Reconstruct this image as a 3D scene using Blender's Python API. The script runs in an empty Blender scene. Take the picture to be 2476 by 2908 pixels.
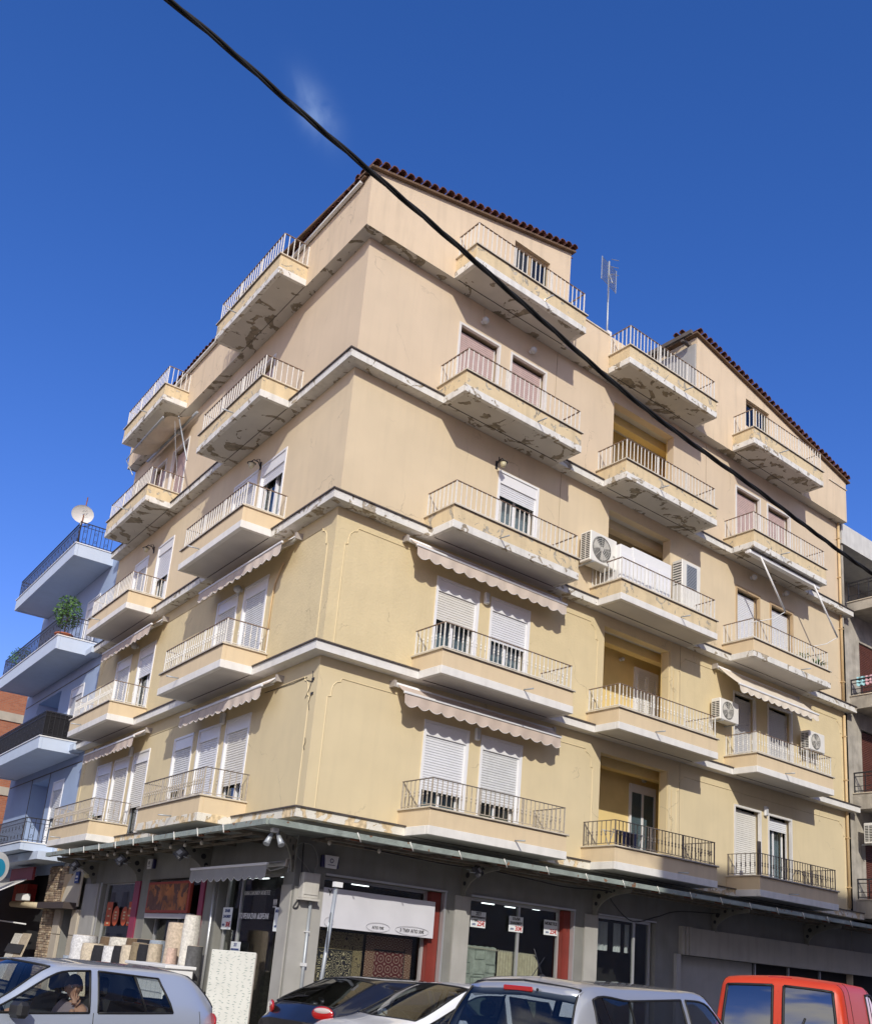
import bpy, bmesh, math, random
from math import radians as rad, sin, cos, pi, sqrt
from mathutils import Matrix, Vector, noise as mnoise
random.seed(7)
S = bpy.context.scene
COL = S.collection
# ------------------------------------------------------------------ camera
F_PX, CX, CY, IW, IH = 2814.64, 1238.0, 1960.07, 2476.0, 2908.0
CAM = Vector((-9.46807, -16.04159, -2.48557))
YAW, PIT, ROL = 0.9139867, 0.2744735, 0.0845824
Fv = Vector((cos(YAW)*cos(PIT), sin(YAW)*cos(PIT), sin(PIT)))
Rv = Vector((sin(YAW), -cos(YAW), 0)); Uv = Rv.cross(Fv)
R2 = cos(ROL)*Rv + sin(ROL)*Uv; U2 = -sin(ROL)*Rv + cos(ROL)*Uv
cd = bpy.data.cameras.new('camera'); cam = bpy.data.objects.new('camera', cd); COL.objects.link(cam)
cd.sensor_fit = 'HORIZONTAL'; cd.sensor_width = 36; cd.lens = 36*F_PX/IW
cd.shift_y = (CY-IH/2)/IW; cd.clip_end = 2000; cd.clip_start = .1
M = Matrix((R2, U2, -Fv)).transposed().to_4x4(); M.translation = CAM; cam.matrix_world = M
S.camera = cam
# ------------------------------------------------------------------ light
SUN = Vector((-.655, -1.0, .685)).normalized()      # towards the sun
sun_el = math.asin(SUN.z); sun_az = math.atan2(SUN.x, SUN.y)
ld = bpy.data.lights.new('sun', 'SUN'); lo = bpy.data.objects.new('sun', ld); COL.objects.link(lo)
ld.energy = 3.0; ld.angle = rad(.5); ld.color = (1, .95, .86)
lo.rotation_euler = SUN.to_track_quat('Z', 'Y').to_euler(); lo.location = (0, -30, 40)
W = bpy.data.worlds.new('World'); S.world = W; W.use_nodes = True
nt = W.node_tree; nd = nt.nodes; bg = nd['Background']
sky = nd.new('ShaderNodeTexSky'); sky.sky_type = 'NISHITA'; sky.sun_disc = False
sky.sun_elevation = sun_el; sky.sun_rotation = sun_az
sky.dust_density = .25; sky.ozone_density = 5.5; sky.air_density = 1.0; sky.altitude = 200
hs = nd.new('ShaderNodeHueSaturation'); hs.inputs['Saturation'].default_value = 1.22
tc = nd.new('ShaderNodeTexCoord')
# one thin wisp of cloud, direction (0.359,0.743,0.822)
wd = Vector((.359, .743, .822)).normalized()
vm = nd.new('ShaderNodeVectorMath'); vm.operation = 'SUBTRACT'; vm.inputs[1].default_value = wd
ta = (R2*.55 + U2*.83).normalized() ; tb = wd.cross(ta).normalized(); ta = tb.cross(wd).normalized()
def wdot(v, s):
    n = nd.new('ShaderNodeVectorMath'); n.operation = 'DOT_PRODUCT'; n.inputs[1].default_value = v*s
    nt.links.new(vm.outputs[0], n.inputs[0]); return n.outputs['Value']
nt.links.new(tc.outputs['Generated'], vm.inputs[0])
def wm(op, a, b=None):
    n = nd.new('ShaderNodeMath'); n.operation = op
    for i, x in enumerate((a, b)):
        if x is None: continue
        if hasattr(x, 'links'): nt.links.new(x, n.inputs[i])
        else: n.inputs[i].default_value = x
    return n.outputs[0]
nz = nd.new('ShaderNodeTexNoise'); nz.inputs['Scale'].default_value = 26; nz.inputs['Detail'].default_value = 7
nz.inputs['Distortion'].default_value = .8
nt.links.new(tc.outputs['Generated'], nz.inputs['Vector'])
a_ = wm('POWER', wdot(R2*.80+U2*.60, 1/.012), 2.0); b_ = wm('POWER', wdot(-R2*.60+U2*.80, 1/.021), 2.0)
a2 = wm('MULTIPLY', wdot(R2*.80+U2*.60, 1/.012), wdot(R2*.80+U2*.60, 1/.012))
b2 = wm('MULTIPLY', wdot(-R2*.60+U2*.80, 1/.021), wdot(-R2*.60+U2*.80, 1/.021))
e_ = wm('POWER', 2.718, wm('MULTIPLY', wm('ADD', a2, b2), -1.0))
fac = wm('MULTIPLY', wm('MULTIPLY', e_, wm('SUBTRACT', nz.outputs['Fac'], .25)), .75)
mx = nd.new('ShaderNodeMix'); mx.data_type = 'RGBA'; mx.inputs[7].default_value = (3.6, 4.8, 6.8, 1)
nt.links.new(fac, mx.inputs[0])
wb = nd.new('ShaderNodeMix'); wb.data_type = 'RGBA'; wb.blend_type = 'MULTIPLY'; wb.inputs[0].default_value = 1; wb.inputs[7].default_value = (1.55, .865, 1.09, 1)
nt.links.new(sky.outputs[0], hs.inputs['Color']); nt.links.new(hs.outputs[0], wb.inputs[6]); nt.links.new(wb.outputs[2], mx.inputs[6])
cz = nd.new('ShaderNodeTexNoise'); cz.inputs['Scale'].default_value = 2.6; cz.inputs['Detail'].default_value = 9; cz.inputs['Distortion'].default_value = .35
cmp_ = nd.new('ShaderNodeMapping'); cmp_.inputs['Scale'].default_value = (1, 1, 1.9); nt.links.new(tc.outputs['Generated'], cmp_.inputs[0]); nt.links.new(cmp_.outputs[0], cz.inputs['Vector'])
def wmap(x, a, b):
    n = nd.new('ShaderNodeMapRange'); n.interpolation_type = 'SMOOTHSTEP'; nt.links.new(x, n.inputs[0]); n.inputs[1].default_value = a; n.inputs[2].default_value = b; return n.outputs[0]
bk = nd.new('ShaderNodeVectorMath'); bk.operation = 'DOT_PRODUCT'; bk.inputs[1].default_value = (-cos(YAW), -sin(YAW), 0); nt.links.new(tc.outputs['Generated'], bk.inputs[0])
cf = wm('MULTIPLY', wm('MULTIPLY', wmap(cz.outputs['Fac'], .44, .57), wmap(bk.outputs['Value'], -.15, .25)), .92)
mc = nd.new('ShaderNodeMix'); mc.data_type = 'RGBA'; mc.inputs[7].default_value = (7.2, 6.9, 6.5, 1)
nt.links.new(cf, mc.inputs[0]); nt.links.new(mx.outputs[2], mc.inputs[6])
nt.links.new(mc.outputs[2], bg.inputs['Color']); bg.inputs['Strength'].default_value = .15
S.view_settings.view_transform = 'Standard'; S.view_settings.look = 'None'
S.view_settings.exposure = .18; S.view_settings.gamma = 1; S.view_settings.use_curve_mapping = False
S.cycles.max_bounces = 8; S.cycles.transparent_max_bounces = 16
# ------------------------------------------------------------------ constants
G = -4.10; SW = -3.97                       # road, pavement
Z = [13.0, 9.7008, 6.4396, 3.2355, 0.0]     # underside of the bands, level 5..1
ZL = {5: 13.0, 4: 9.7008, 3: 6.4396, 2: 3.2355, 1: 0.0}
E_ = .29; BD = 1.035; BH = .173; XE = 19.37; TE = 15.0
ANG = .05016
FR = Matrix.Identity(4)
FL = Matrix.Rotation(math.atan2(-cos(ANG), -sin(ANG)), 4, 'Z')   # x = -t, y inward
# ------------------------------------------------------------------ materials
MATS = {}
def mat(name, col=(.5, .5, .5), rough=.6, metal=0, spec=.5, noise=0, nscale=3, bump=0, bscale=40, stain=None, stain_amt=0,
        sscale=1.2, coord='pos', emit=None, coat=0, streak=0, crack=0):
    if name in MATS: return MATS[name]
    m = bpy.data.materials.new(name); m.use_nodes = True; t = m.node_tree; n = t.nodes; p = n['Principled BSDF']
    p.inputs['Base Color'].default_value = (*col, 1); p.inputs['Roughness'].default_value = rough
    p.inputs['Metallic'].default_value = metal; p.inputs['Specular IOR Level'].default_value = spec
    if coat: p.inputs['Coat Weight'].default_value = coat; p.inputs['Coat Roughness'].default_value = .03
    L = t.links.new
    if coord == 'pos': g = n.new('ShaderNodeNewGeometry'); vec = g.outputs['Position']
    else: g = n.new('ShaderNodeTexCoord'); vec = g.outputs['Object']
    cur = None
    def nz(sc, det=5, dist=0, v=None):
        q = n.new('ShaderNodeTexNoise'); q.inputs['Scale'].default_value = sc; q.inputs['Detail'].default_value = det
        q.inputs['Distortion'].default_value = dist; L(v or vec, q.inputs['Vector']); return q.outputs['Fac']
    def mr(x, a, b, c, d):
        q = n.new('ShaderNodeMapRange'); L(x, q.inputs[0])
        for i, v in enumerate((a, b, c, d)): q.inputs[i+1].default_value = v
        return q.outputs[0]
    def mix(f, a, b, mode='MIX'):
        q = n.new('ShaderNodeMix'); q.data_type = 'RGBA'; q.blend_type = mode
        if hasattr(f, 'links'): L(f, q.inputs[0])
        else: q.inputs[0].default_value = f
        for i, v in ((6, a), (7, b)):
            if hasattr(v, 'links'): L(v, q.inputs[i])
            else: q.inputs[i].default_value = (*v, 1)
        return q.outputs[2]
    cur = None
    if noise:
        f = mr(nz(nscale, 6, .3), .3, .7, 0, 1)
        cur = mix(f, tuple(c*(1-noise) for c in col), tuple(min(1, c*(1+noise)) for c in col))
    if streak:
        mp = n.new('ShaderNodeMapping'); mp.inputs['Scale'].default_value = (3.5, 3.5, .35); L(vec, mp.inputs[0])
        f = mr(nz(1.6, 6, .2, mp.outputs[0]), .48, .8, 0, streak)
        cur = mix(f, cur if cur else col, (.16, .135, .10), 'MIX')
    if crack:
        dn = n.new('ShaderNodeTexNoise'); dn.inputs['Scale'].default_value = 1.7; dn.inputs['Detail'].default_value = 6; L(vec, dn.inputs['Vector'])
        ad = n.new('ShaderNodeVectorMath'); ad.operation = 'ADD'; L(vec, ad.inputs[0]); L(dn.outputs['Color'], ad.inputs[1])
        vo = n.new('ShaderNodeTexVoronoi'); vo.feature = 'DISTANCE_TO_EDGE'; vo.inputs['Scale'].default_value = .42; L(ad.outputs[0], vo.inputs['Vector'])
        q = n.new('ShaderNodeMath'); q.operation = 'MULTIPLY'; L(mr(vo.outputs['Distance'], .0015, .006, 1, 0), q.inputs[0]); L(mr(nz(.8, 4), .52, .6, 0, crack), q.inputs[1])
        cur = mix(q.outputs[0], cur if cur else col, (.20, .16, .11))
        cur = mix(mr(nz(.55, 3, .4), .55, .62, 0, .10), cur, tuple(c*.80 for c in col))
    if stain is not None:
        big = nz(sscale, 10, 1.6); q0 = n.new('ShaderNodeMath'); q0.operation = 'MULTIPLY_ADD'; q0.inputs[1].default_value = .14; L(nz(sscale*9, 6, .5), q0.inputs[0]); L(big, q0.inputs[2])
        th = 1-stain_amt+.07
        m1 = mr(q0.outputs[0], th, th+.006, 0, 1); rim = mr(q0.outputs[0], th+.020, th+.004, 0, 1)
        sc2 = mix(mr(nz(sscale*5, 5), .35, .65, 0, 1), tuple(c*.72 for c in stain), tuple(min(1, c*1.25) for c in stain))
        q9 = n.new('ShaderNodeMath'); q9.operation = 'MULTIPLY'; q9.inputs[1].default_value = .6; L(rim, q9.inputs[0])
        sc3 = mix(q9.outputs[0], sc2, tuple(c*.3 for c in stain))
        cur = mix(m1, cur if cur else col, sc3)
    if cur: L(cur, p.inputs['Base Color'])
    if bump or stain is not None:
        b = n.new('ShaderNodeBump'); b.inputs['Strength'].default_value = .6; b.inputs['Distance'].default_value = bump or .004
        h = nz(bscale, 3)
        if stain is not None:
            q = n.new('ShaderNodeMath'); q.operation = 'SUBTRACT'; L(h, q.inputs[0]); L(m1, q.inputs[1])
            h = q.outputs[0]; b.inputs['Distance'].default_value = max(bump, .012)
        L(h, b.inputs['Height']); L(b.outputs[0], p.inputs['Normal'])
    if emit:
        p.inputs['Emission Color'].default_value = (*emit[0], 1); p.inputs['Emission Strength'].default_value = emit[1]
    MATS[name] = m; return m
def glassmat(name, tint=(.75, .8, .8), ior=1.5, minr=.06):
    if name in MATS: return MATS[name]
    m = bpy.data.materials.new(name); m.use_nodes = True; t = m.node_tree; n = t.nodes; n.remove(n['Principled BSDF'])
    tr = n.new('ShaderNodeBsdfTransparent'); tr.inputs[0].default_value = (*tint, 1)
    gl = n.new('ShaderNodeBsdfGlossy'); gl.inputs['Roughness'].default_value = .02
    ge = n.new('ShaderNodeNewGeometry'); dt = n.new('ShaderNodeVectorMath'); dt.operation = 'DOT_PRODUCT'; L = t.links.new
    L(ge.outputs['Normal'], dt.inputs[0]); L(ge.outputs['Incoming'], dt.inputs[1])
    def mth(op, a, b=None):
        q = n.new('ShaderNodeMath'); q.operation = op; q.use_clamp = op == 'ADD'
        for k_, v in enumerate((a, b)):
            if v is None: continue
            if hasattr(v, 'links'): L(v, q.inputs[k_])
            else: q.inputs[k_].default_value = v
        return q.outputs[0]
    sch = mth('POWER', mth('SUBTRACT', 1.0, mth('ABSOLUTE', dt.outputs['Value'])), 5.0)
    fac = mth('ADD', mth('MULTIPLY', sch, .9), minr*.6+.035)
    mx = n.new('ShaderNodeMixShader')
    L(fac, mx.inputs[0]); L(tr.outputs[0], mx.inputs[1]); L(gl.outputs[0], mx.inputs[2])
    L(mx.outputs[0], n['Material Output'].inputs[0]); MATS[name] = m; return m
CREAM = (.70, .535, .325)
M_W = {1: mat('plaster_cream_smooth', (.685, .575, .362), .85, spec=.2, noise=.035, nscale=1.3, bump=.0015, bscale=60, streak=.06, crack=.38),
       2: mat('plaster_yellow_textured', (.685, .57, .345), .88, spec=.2, noise=.04, nscale=2, bump=.011, bscale=18, streak=.06, crack=.38),
       3: mat('plaster_beige', (.68, .56, .38), .86, spec=.2, noise=.04, nscale=1.1, bump=.002, bscale=50, streak=.07, crack=.38),
       4: mat('plaster_pinkish_beige', (.665, .54, .385), .86, spec=.2, noise=.04, nscale=1.0, bump=.002, bscale=50, streak=.07, crack=.38),
       5: mat('plaster_parapet', (.71, .57, .40), .86, spec=.2, noise=.04, nscale=1.4, bump=.003, bscale=40, streak=.20, crack=.45)}
M_LOG = mat('loggia_yellow', (.78, .60, .27), .85, spec=.2, noise=.04, bump=.002)
M_PAR = mat('balcony_cream', (.715, .575, .378), .85, spec=.2, noise=.04, nscale=2, bump=.002, streak=.10)
M_PARO = mat('balcony_cream_flaking', (.71, .575, .36), .85, spec=.2, noise=.07, nscale=3, stain=(.47, .42, .33), stain_amt=.39, sscale=3.2, bump=.006, streak=.25)
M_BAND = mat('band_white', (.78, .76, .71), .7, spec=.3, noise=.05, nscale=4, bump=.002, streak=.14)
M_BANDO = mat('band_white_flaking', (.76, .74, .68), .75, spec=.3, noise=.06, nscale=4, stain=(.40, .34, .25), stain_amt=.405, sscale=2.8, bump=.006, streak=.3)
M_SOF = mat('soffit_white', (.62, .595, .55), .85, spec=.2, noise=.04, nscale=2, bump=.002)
M_SOFO = mat('soffit_peeling', (.62, .59, .53), .85, spec=.2, noise=.06, nscale=2, stain=(.31, .27, .205), stain_amt=.435, sscale=1.35, bump=.006)
M_BAND1 = mat('band_half_painted', (.76, .72, .62), .75, spec=.3, noise=.06, nscale=4, stain=(.70, .55, .34), stain_amt=.50, sscale=1.9, bump=.004)
M_DARKE = mat('edge_dark_marble', (.085, .07, .06), .6, noise=.3, nscale=9)
M_CAP = mat('cap_marble', (.62, .55, .43), .55, noise=.15, nscale=5, bump=.002)
M_RAILW = mat('rail_white_paint', (.74, .72, .66), .5, noise=.08, nscale=20)
M_RAILB = mat('rail_brown', (.22, .15, .11), .6, noise=.3, nscale=25)
M_RAILG = mat('rail_bronze_and_shade', (.17, .145, .125), .55, noise=.2, nscale=20)
M_RAILT = mat('rail_tan', (.42, .37, .30), .55, noise=.15, nscale=20)
M_PVC = mat('pvc_white', (.80, .80, .80), .35, noise=.02)
M_SLAT = mat('slat_white', (.74, .75, .77), .45, noise=.03)
M_SLATG = mat('slat_grey', (.52, .52, .52), .5, noise=.05)
M_PINK = mat('slat_pink', (.56, .42, .385), .6, noise=.08, nscale=6)
M_MARB = mat('marble_surround', (.72, .70, .66), .5, noise=.05)
M_WOODF = mat('beige_frame', (.50, .36, .20), .6, noise=.1)
M_GLASS = glassmat('window_glass', (.62, .68, .70))
M_SGLASS = glassmat('shop_glass', (.86, .88, .87), 1.45, .02)
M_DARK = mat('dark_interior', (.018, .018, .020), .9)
M_CURT = mat('curtain_white', (.62, .65, .68), .9, noise=.06, nscale=6)
M_CURTB = mat('curtain_beige', (.50, .40, .24), .9, noise=.1, nscale=5)
M_CURTD = mat('curtain_dark', (.12, .13, .13), .9, noise=.2, nscale=5)
M_TILE = mat('roof_tile_red', (.125, .045, .03), .8, noise=.45, nscale=6, bump=.01, bscale=30)
M_AWN = mat('awning_cloth_taupe', (.56, .46, .385), .9, noise=.05, nscale=3, bump=.002, streak=.12)
M_AWNB = mat('awning_cloth_beige', (.70, .62, .50), .9, noise=.05, nscale=3, streak=.15)
M_AWNG = mat('awning_cloth_grey', (.33, .33, .33), .9, noise=.06)
M_ALU = mat('painted_aluminium', (.78, .78, .77), .4, noise=.03)
M_ACW = mat('ac_casing', (.76, .74, .67), .5, noise=.05, nscale=4)
M_BLK = mat('black_plastic', (.02, .02, .022), .5)
M_IRON = mat('black_iron', (.025, .025, .03), .5)
M_RUST = mat('rust', (.23, .085, .04), .85, noise=.4, nscale=12)
M_STEEL = mat('galvanised', (.42, .45, .47), .45, metal=.4, noise=.08)
M_PIPEC = mat('pipe_cream', (.62, .45, .24), .6, noise=.06)
M_CONC = mat('grey_cladding', (.235, .235, .215), .7, noise=.14, nscale=1.6, bump=.003, streak=.25)
M_CONCL = mat('grey_pilaster', (.40, .39, .36), .7, noise=.08, nscale=2.2, bump=.002, streak=.12)
M_FRAME = mat('shop_frame_alu', (.55, .56, .56), .35, metal=.5, noise=.05)
M_GREEN = mat('canopy_beam_green', (.27, .31, .275), .6, noise=.2, nscale=5, stain=(.24, .13, .07), stain_amt=.36, sscale=3.5)
M_CSHEET = mat('canopy_sheet', (.20, .21, .19), .8, noise=.25, nscale=3)
M_RED = mat('red_post', (.20, .03, .02), .5, noise=.1)
M_PURP = mat('magenta_post', (.25, .03, .07), .5, noise=.1)
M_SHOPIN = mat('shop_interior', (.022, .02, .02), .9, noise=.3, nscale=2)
M_LIT = mat('shop_tube_light', (.9, .9, .9), .5, emit=((.9, .98, 1), 3.0))
M_BLUEW = mat('blue_plaster', (.34, .43, .60), .85, spec=.2, noise=.04, nscale=1.5, bump=.002, streak=.08)
M_BLUEL = mat('pale_blue_slab', (.53, .61, .73), .8, spec=.2, noise=.03, nscale=2, streak=.06)
M_STONE = mat('stained_stucco', (.42, .385, .32), .9, noise=.25, nscale=2.4, bump=.008, bscale=25, streak=.5)
M_BROWN = mat('brown_shutter', (.13, .045, .03), .6, noise=.15)
M_LEAF = mat('leaf_green', (.07, .16, .035), .6, noise=.5, nscale=9)
M_TERR = mat('terracotta', (.42, .13, .06), .8, noise=.15)
M_WHITE = mat('white_paint', (.80, .80, .78), .5, noise=.02)
M_TXTK = mat('ink_black', (.03, .03, .03), .7)
M_TXTR = mat('ink_red', (.55, .03, .03), .7)
M_TXTB = mat('ink_blue', (.04, .07, .22), .7)
M_TXTW = mat('ink_white', (.78, .78, .78), .7)
M_ASPH = mat('asphalt', (.15, .138, .118), .9, noise=.25, nscale=4, bump=.004, bscale=90)
M_PAVE = mat('pavement', (.34, .32, .28), .9, noise=.15, nscale=2, bump=.003, bscale=50)
def brickmat(name, c1, c2, mortar, scale=1, bw=.24, rh=.075):
    m = bpy.data.materials.new(name); m.use_nodes = True; t = m.node_tree; n = t.nodes; p = n['Principled BSDF']
    g = n.new('ShaderNodeNewGeometry'); mp = n.new('ShaderNodeMapping'); mp.inputs['Rotation'].default_value = (rad(90), 0, 0)
    b = n.new('ShaderNodeTexBrick'); b.inputs['Color1'].default_value = (*c1, 1); b.inputs['Color2'].default_value = (*c2, 1)
    b.inputs['Mortar'].default_value = (*mortar, 1); b.inputs['Scale'].default_value = scale
    b.inputs['Brick Width'].default_value = bw; b.inputs['Row Height'].default_value = rh; b.inputs['Mortar Size'].default_value = .008
    t.links.new(g.outputs['Position'], mp.inputs[0]); t.links.new(mp.outputs[0], b.inputs[0]); t.links.new(b.outputs[0], p.inputs['Base Color'])
    p.inputs['Roughness'].default_value = .9; return m
# ------------------------------------------------------------------ mesh helpers
class MB:
    def __init__(s): s.v = []; s.f = []; s.mi = []; s.mats = []; s.cur = 0; s.sm = []
    def m(s, material):
        if material not in s.mats: s.mats.append(material)
        s.cur = s.mats.index(material); return s
    def face(s, pts, smooth=False):
        i = len(s.v); s.v += [tuple(p) for p in pts]; s.f.append(tuple(range(i, i+len(pts)))); s.mi.append(s.cur); s.sm.append(smooth)
    def box(s, x0, x1, y0, y1, z0, z1, c=0):
        if x0 > x1: x0, x1 = x1, x0
        if y0 > y1: y0, y1 = y1, y0
        if z0 > z1: z0, z1 = z1, z0
        if c and min(x1-x0, y1-y0, z1-z0) > 2.5*c:
            # chamfered box: 8 corners x 3 verts
            i = len(s.v)
            for X, sx in ((x0, 1), (x1, -1)):
                for Y, sy in ((y0, 1), (y1, -1)):
                    for Zz, sz in ((z0, 1), (z1, -1)):
                        s.v += [(X, Y+sy*c, Zz+sz*c), (X+sx*c, Y, Zz+sz*c), (X+sx*c, Y+sy*c, Zz)]
            def V(a, b, cc, k): return i+((a*2+b)*2+cc)*3+k
            F = [(V(0,0,0,0),V(0,0,1,0),V(0,1,1,0),V(0,1,0,0)), (V(1,0,0,0),V(1,1,0,0),V(1,1,1,0),V(1,0,1,0)),
                 (V(0,0,0,1),V(1,0,0,1),V(1,0,1,1),V(0,0,1,1)), (V(0,1,0,1),V(0,1,1,1),V(1,1,1,1),V(1,1,0,1)),
                 (V(0,0,0,2),V(0,1,0,2),V(1,1,0,2),V(1,0,0,2)), (V(0,0,1,2),V(1,0,1,2),V(1,1,1,2),V(0,1,1,2))]
            for a in (0, 1):
                for b in (0, 1):
                    F.append((V(a,b,0,0),V(a,b,1,0),V(a,b,1,1),V(a,b,0,1)))
                    F.append((V(a,0,b,0),V(a,1,b,0),V(a,1,b,2),V(a,0,b,2)))
                    F.append((V(0,a,b,1),V(1,a,b,1),V(1,a,b,2),V(0,a,b,2)))
                    for k in (0, 1): F.append((V(a,b,k,0),V(a,b,k,1),V(a,b,k,2)))
            s.f += F; s.mi += [s.cur]*len(F); s.sm += [False]*len(F); return s
        i = len(s.v)
        s.v += [(x0,y0,z0),(x1,y0,z0),(x1,y1,z0),(x0,y1,z0),(x0,y0,z1),(x1,y0,z1),(x1,y1,z1),(x0,y1,z1)]
        for f in ((0,3,2,1),(4,5,6,7),(0,1,5,4),(1,2,6,5),(2,3,7,6),(3,0,4,7)):
            s.f.append(tuple(i+k for k in f)); s.mi.append(s.cur); s.sm.append(False)
        return s
    def prism(s, poly, a, b, axis='y'):
        """poly in 2D extruded along axis; axis y: poly=(x,z); x: (y,z); z: (x,y)"""
        def P(q, h): return {'y': (q[0], h, q[1]), 'x': (h, q[0], q[1]), 'z': (q[0], q[1], h)}[axis]
        i = len(s.v); n = len(poly)
        s.v += [P(q, a) for q in poly]+[P(q, b) for q in poly]
        fs = [tuple(range(i, i+n)), tuple(range(i+2*n-1, i+n-1, -1))]+[(i+k, i+(k+1) % n, i+n+(k+1) % n, i+n+k) for k in range(n)]
        s.f += fs; s.mi += [s.cur]*len(fs); s.sm += [False]*len(fs); return s
    def tube(s, pts, r, n=6, closed=False, cap=True):
        pts = [Vector(p) for p in pts]; N = len(pts); i0 = len(s.v)
        rr = r if isinstance(r, (list, tuple)) else [r]*N
        prev = None
        for k in range(N):
            if closed: d = pts[(k+1) % N]-pts[k-1]
            else: d = pts[min(k+1, N-1)]-pts[max(k-1, 0)]
            d = d.normalized() if d.length > 1e-9 else Vector((0, 0, 1))
            if prev is None:
                u = d.cross(Vector((0, 0, 1)) if abs(d.z) < .95 else Vector((1, 0, 0))).normalized()
            else: u = (prev-d*prev.dot(d)).normalized()
            prev = u; w = d.cross(u)
            for j in range(n):
                a = 2*pi*j/n; s.v.append(tuple(pts[k]+(u*cos(a)+w*sin(a))*rr[k]))
        for k in range(N if closed else N-1):
            for j in range(n):
                a = i0+k*n+j; b = i0+k*n+(j+1) % n; c = i0+((k+1) % N)*n+(j+1) % n; d_ = i0+((k+1) % N)*n+j
                s.f.append((a, b, c, d_)); s.mi.append(s.cur); s.sm.append(n > 4)
        if cap and not closed:
            s.f.append(tuple(i0+j for j in range(n))[::-1]); s.f.append(tuple(i0+(N-1)*n+j for j in range(n)))
            s.mi += [s.cur]*2; s.sm += [False]*2
        return s
    def lathe(s, prof, n=16, c=(0, 0, 0), axis='z', smooth=True):
        i0 = len(s.v)
        for (r, h) in prof:
            for j in range(n):
                a = 2*pi*j/n; p = {'z': (r*cos(a), r*sin(a), h), 'y': (r*cos(a), h, r*sin(a)), 'x': (h, r*cos(a), r*sin(a))}[axis]
                s.v.append((p[0]+c[0], p[1]+c[1], p[2]+c[2]))
        for k in range(len(prof)-1):
            for j in range(n):
                s.f.append((i0+k*n+j, i0+k*n+(j+1) % n, i0+(k+1)*n+(j+1) % n, i0+(k+1)*n+j)); s.mi.append(s.cur); s.sm.append(smooth)
        s.f.append(tuple(i0+j for j in range(n))[::-1]); s.f.append(tuple(i0+(len(prof)-1)*n+j for j in range(n)))
        s.mi += [s.cur]*2; s.sm += [False]*2
        return s
    def grid(s, rows, smooth=True):
        i0 = len(s.v); n = len(rows[0])
        for r in rows: s.v += [tuple(p) for p in r]
        for k in range(len(rows)-1):
            for j in range(n-1):
                a = i0+k*n+j; s.f.append((a, a+1, a+n+1, a+n)); s.mi.append(s.cur); s.sm.append(smooth)
        return s
    def mesh(s, name):
        me = bpy.data.meshes.new(name); me.from_pydata(s.v, [], s.f)
        for mm in s.mats: me.materials.append(mm)
        me.polygons.foreach_set('material_index', s.mi); me.polygons.foreach_set('use_smooth', s.sm)
        me.update(); return me
WM = {}
def link(name, data, parent=None, mw=None):
    o = bpy.data.objects.new(name, data); COL.objects.link(o)
    mw = mw if mw is not None else Matrix.Identity(4)
    WM[o.name] = mw.copy()
    if parent: o.parent = parent; o.matrix_basis = WM[parent.name].inverted() @ mw
    else: o.matrix_basis = mw
    return o
def part(mb, name, parent, mw=None, recalc=False):
    me = mb.mesh(name) if isinstance(mb, MB) else mb
    if recalc:
        b = bmesh.new(); b.from_mesh(me); bmesh.ops.remove_doubles(b, verts=b.verts, dist=1e-4); bmesh.ops.recalc_face_normals(b, faces=b.faces); b.to_mesh(me); b.free()
    return link(name, me, parent, mw)
def split(mb, name, parent, mw=None):
    """every connected piece of the builder becomes an object of its own"""
    par = list(range(len(mb.v)))
    def fd(a):
        while par[a] != a: par[a] = par[par[a]]; a = par[a]
        return a
    for f in mb.f:
        r = fd(f[0])
        for q in f[1:]: par[fd(q)] = r
    groups = {}
    for i, f in enumerate(mb.f): groups.setdefault(fd(f[0]), []).append(i)
    out = []
    for fs_ in groups.values():
        m = MB(); mp = {}
        for i in fs_:
            for q in mb.f[i]:
                if q not in mp: mp[q] = len(m.v); m.v.append(mb.v[q])
            m.m(mb.mats[mb.mi[i]]); m.f.append(tuple(mp[q] for q in mb.f[i])); m.mi.append(m.cur); m.sm.append(mb.sm[i])
        out.append(part(m, name, parent, mw))
    return out
def thing(name, label, cat, mw=None, group=None, mb=None, kind=None):
    o = link(name, mb.mesh(name) if mb else None, None, mw if mw is not None else Matrix.Identity(4))
    if label: o['label'] = label
    if cat: o['category'] = cat
    if group: o['group'] = group
    if kind: o['kind'] = kind
    if not mb: o.empty_display_size = .2
    return o
def T(x, y, z): return Matrix.Translation((x, y, z))
def RZ(a): return Matrix.Rotation(a, 4, 'Z')
def text_mesh(body, size, material, align='CENTER', depth=.002, bold=0):
    c = bpy.data.curves.new('txt', 'FONT'); c.body = body; c.size = size; c.align_x = align; c.align_y = 'CENTER'
    c.extrude = depth; c.offset = bold; c.space_character = .95; c.resolution_u = 3
    o = bpy.data.objects.new('txt', c); COL.objects.link(o)
    dg = bpy.context.evaluated_depsgraph_get(); me = bpy.data.meshes.new_from_object(o.evaluated_get(dg))
    me.name = 'lettering'
    bpy.data.objects.remove(o); bpy.data.curves.remove(c)
    me.materials.clear(); me.materials.append(material); return me
TXT = Matrix.Rotation(rad(90), 4, 'X')   # text lying in xz plane, facing -y
def lettering(body, size, material, parent, mw, x, y, z, align='CENTER', bold=0, sx=1):
    return link('lettering', text_mesh(body, size, material, align, bold=bold), parent, mw @ T(x, y, z) @ TXT @ Matrix.Diagonal((sx, 1, 1, 1)))
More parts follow.
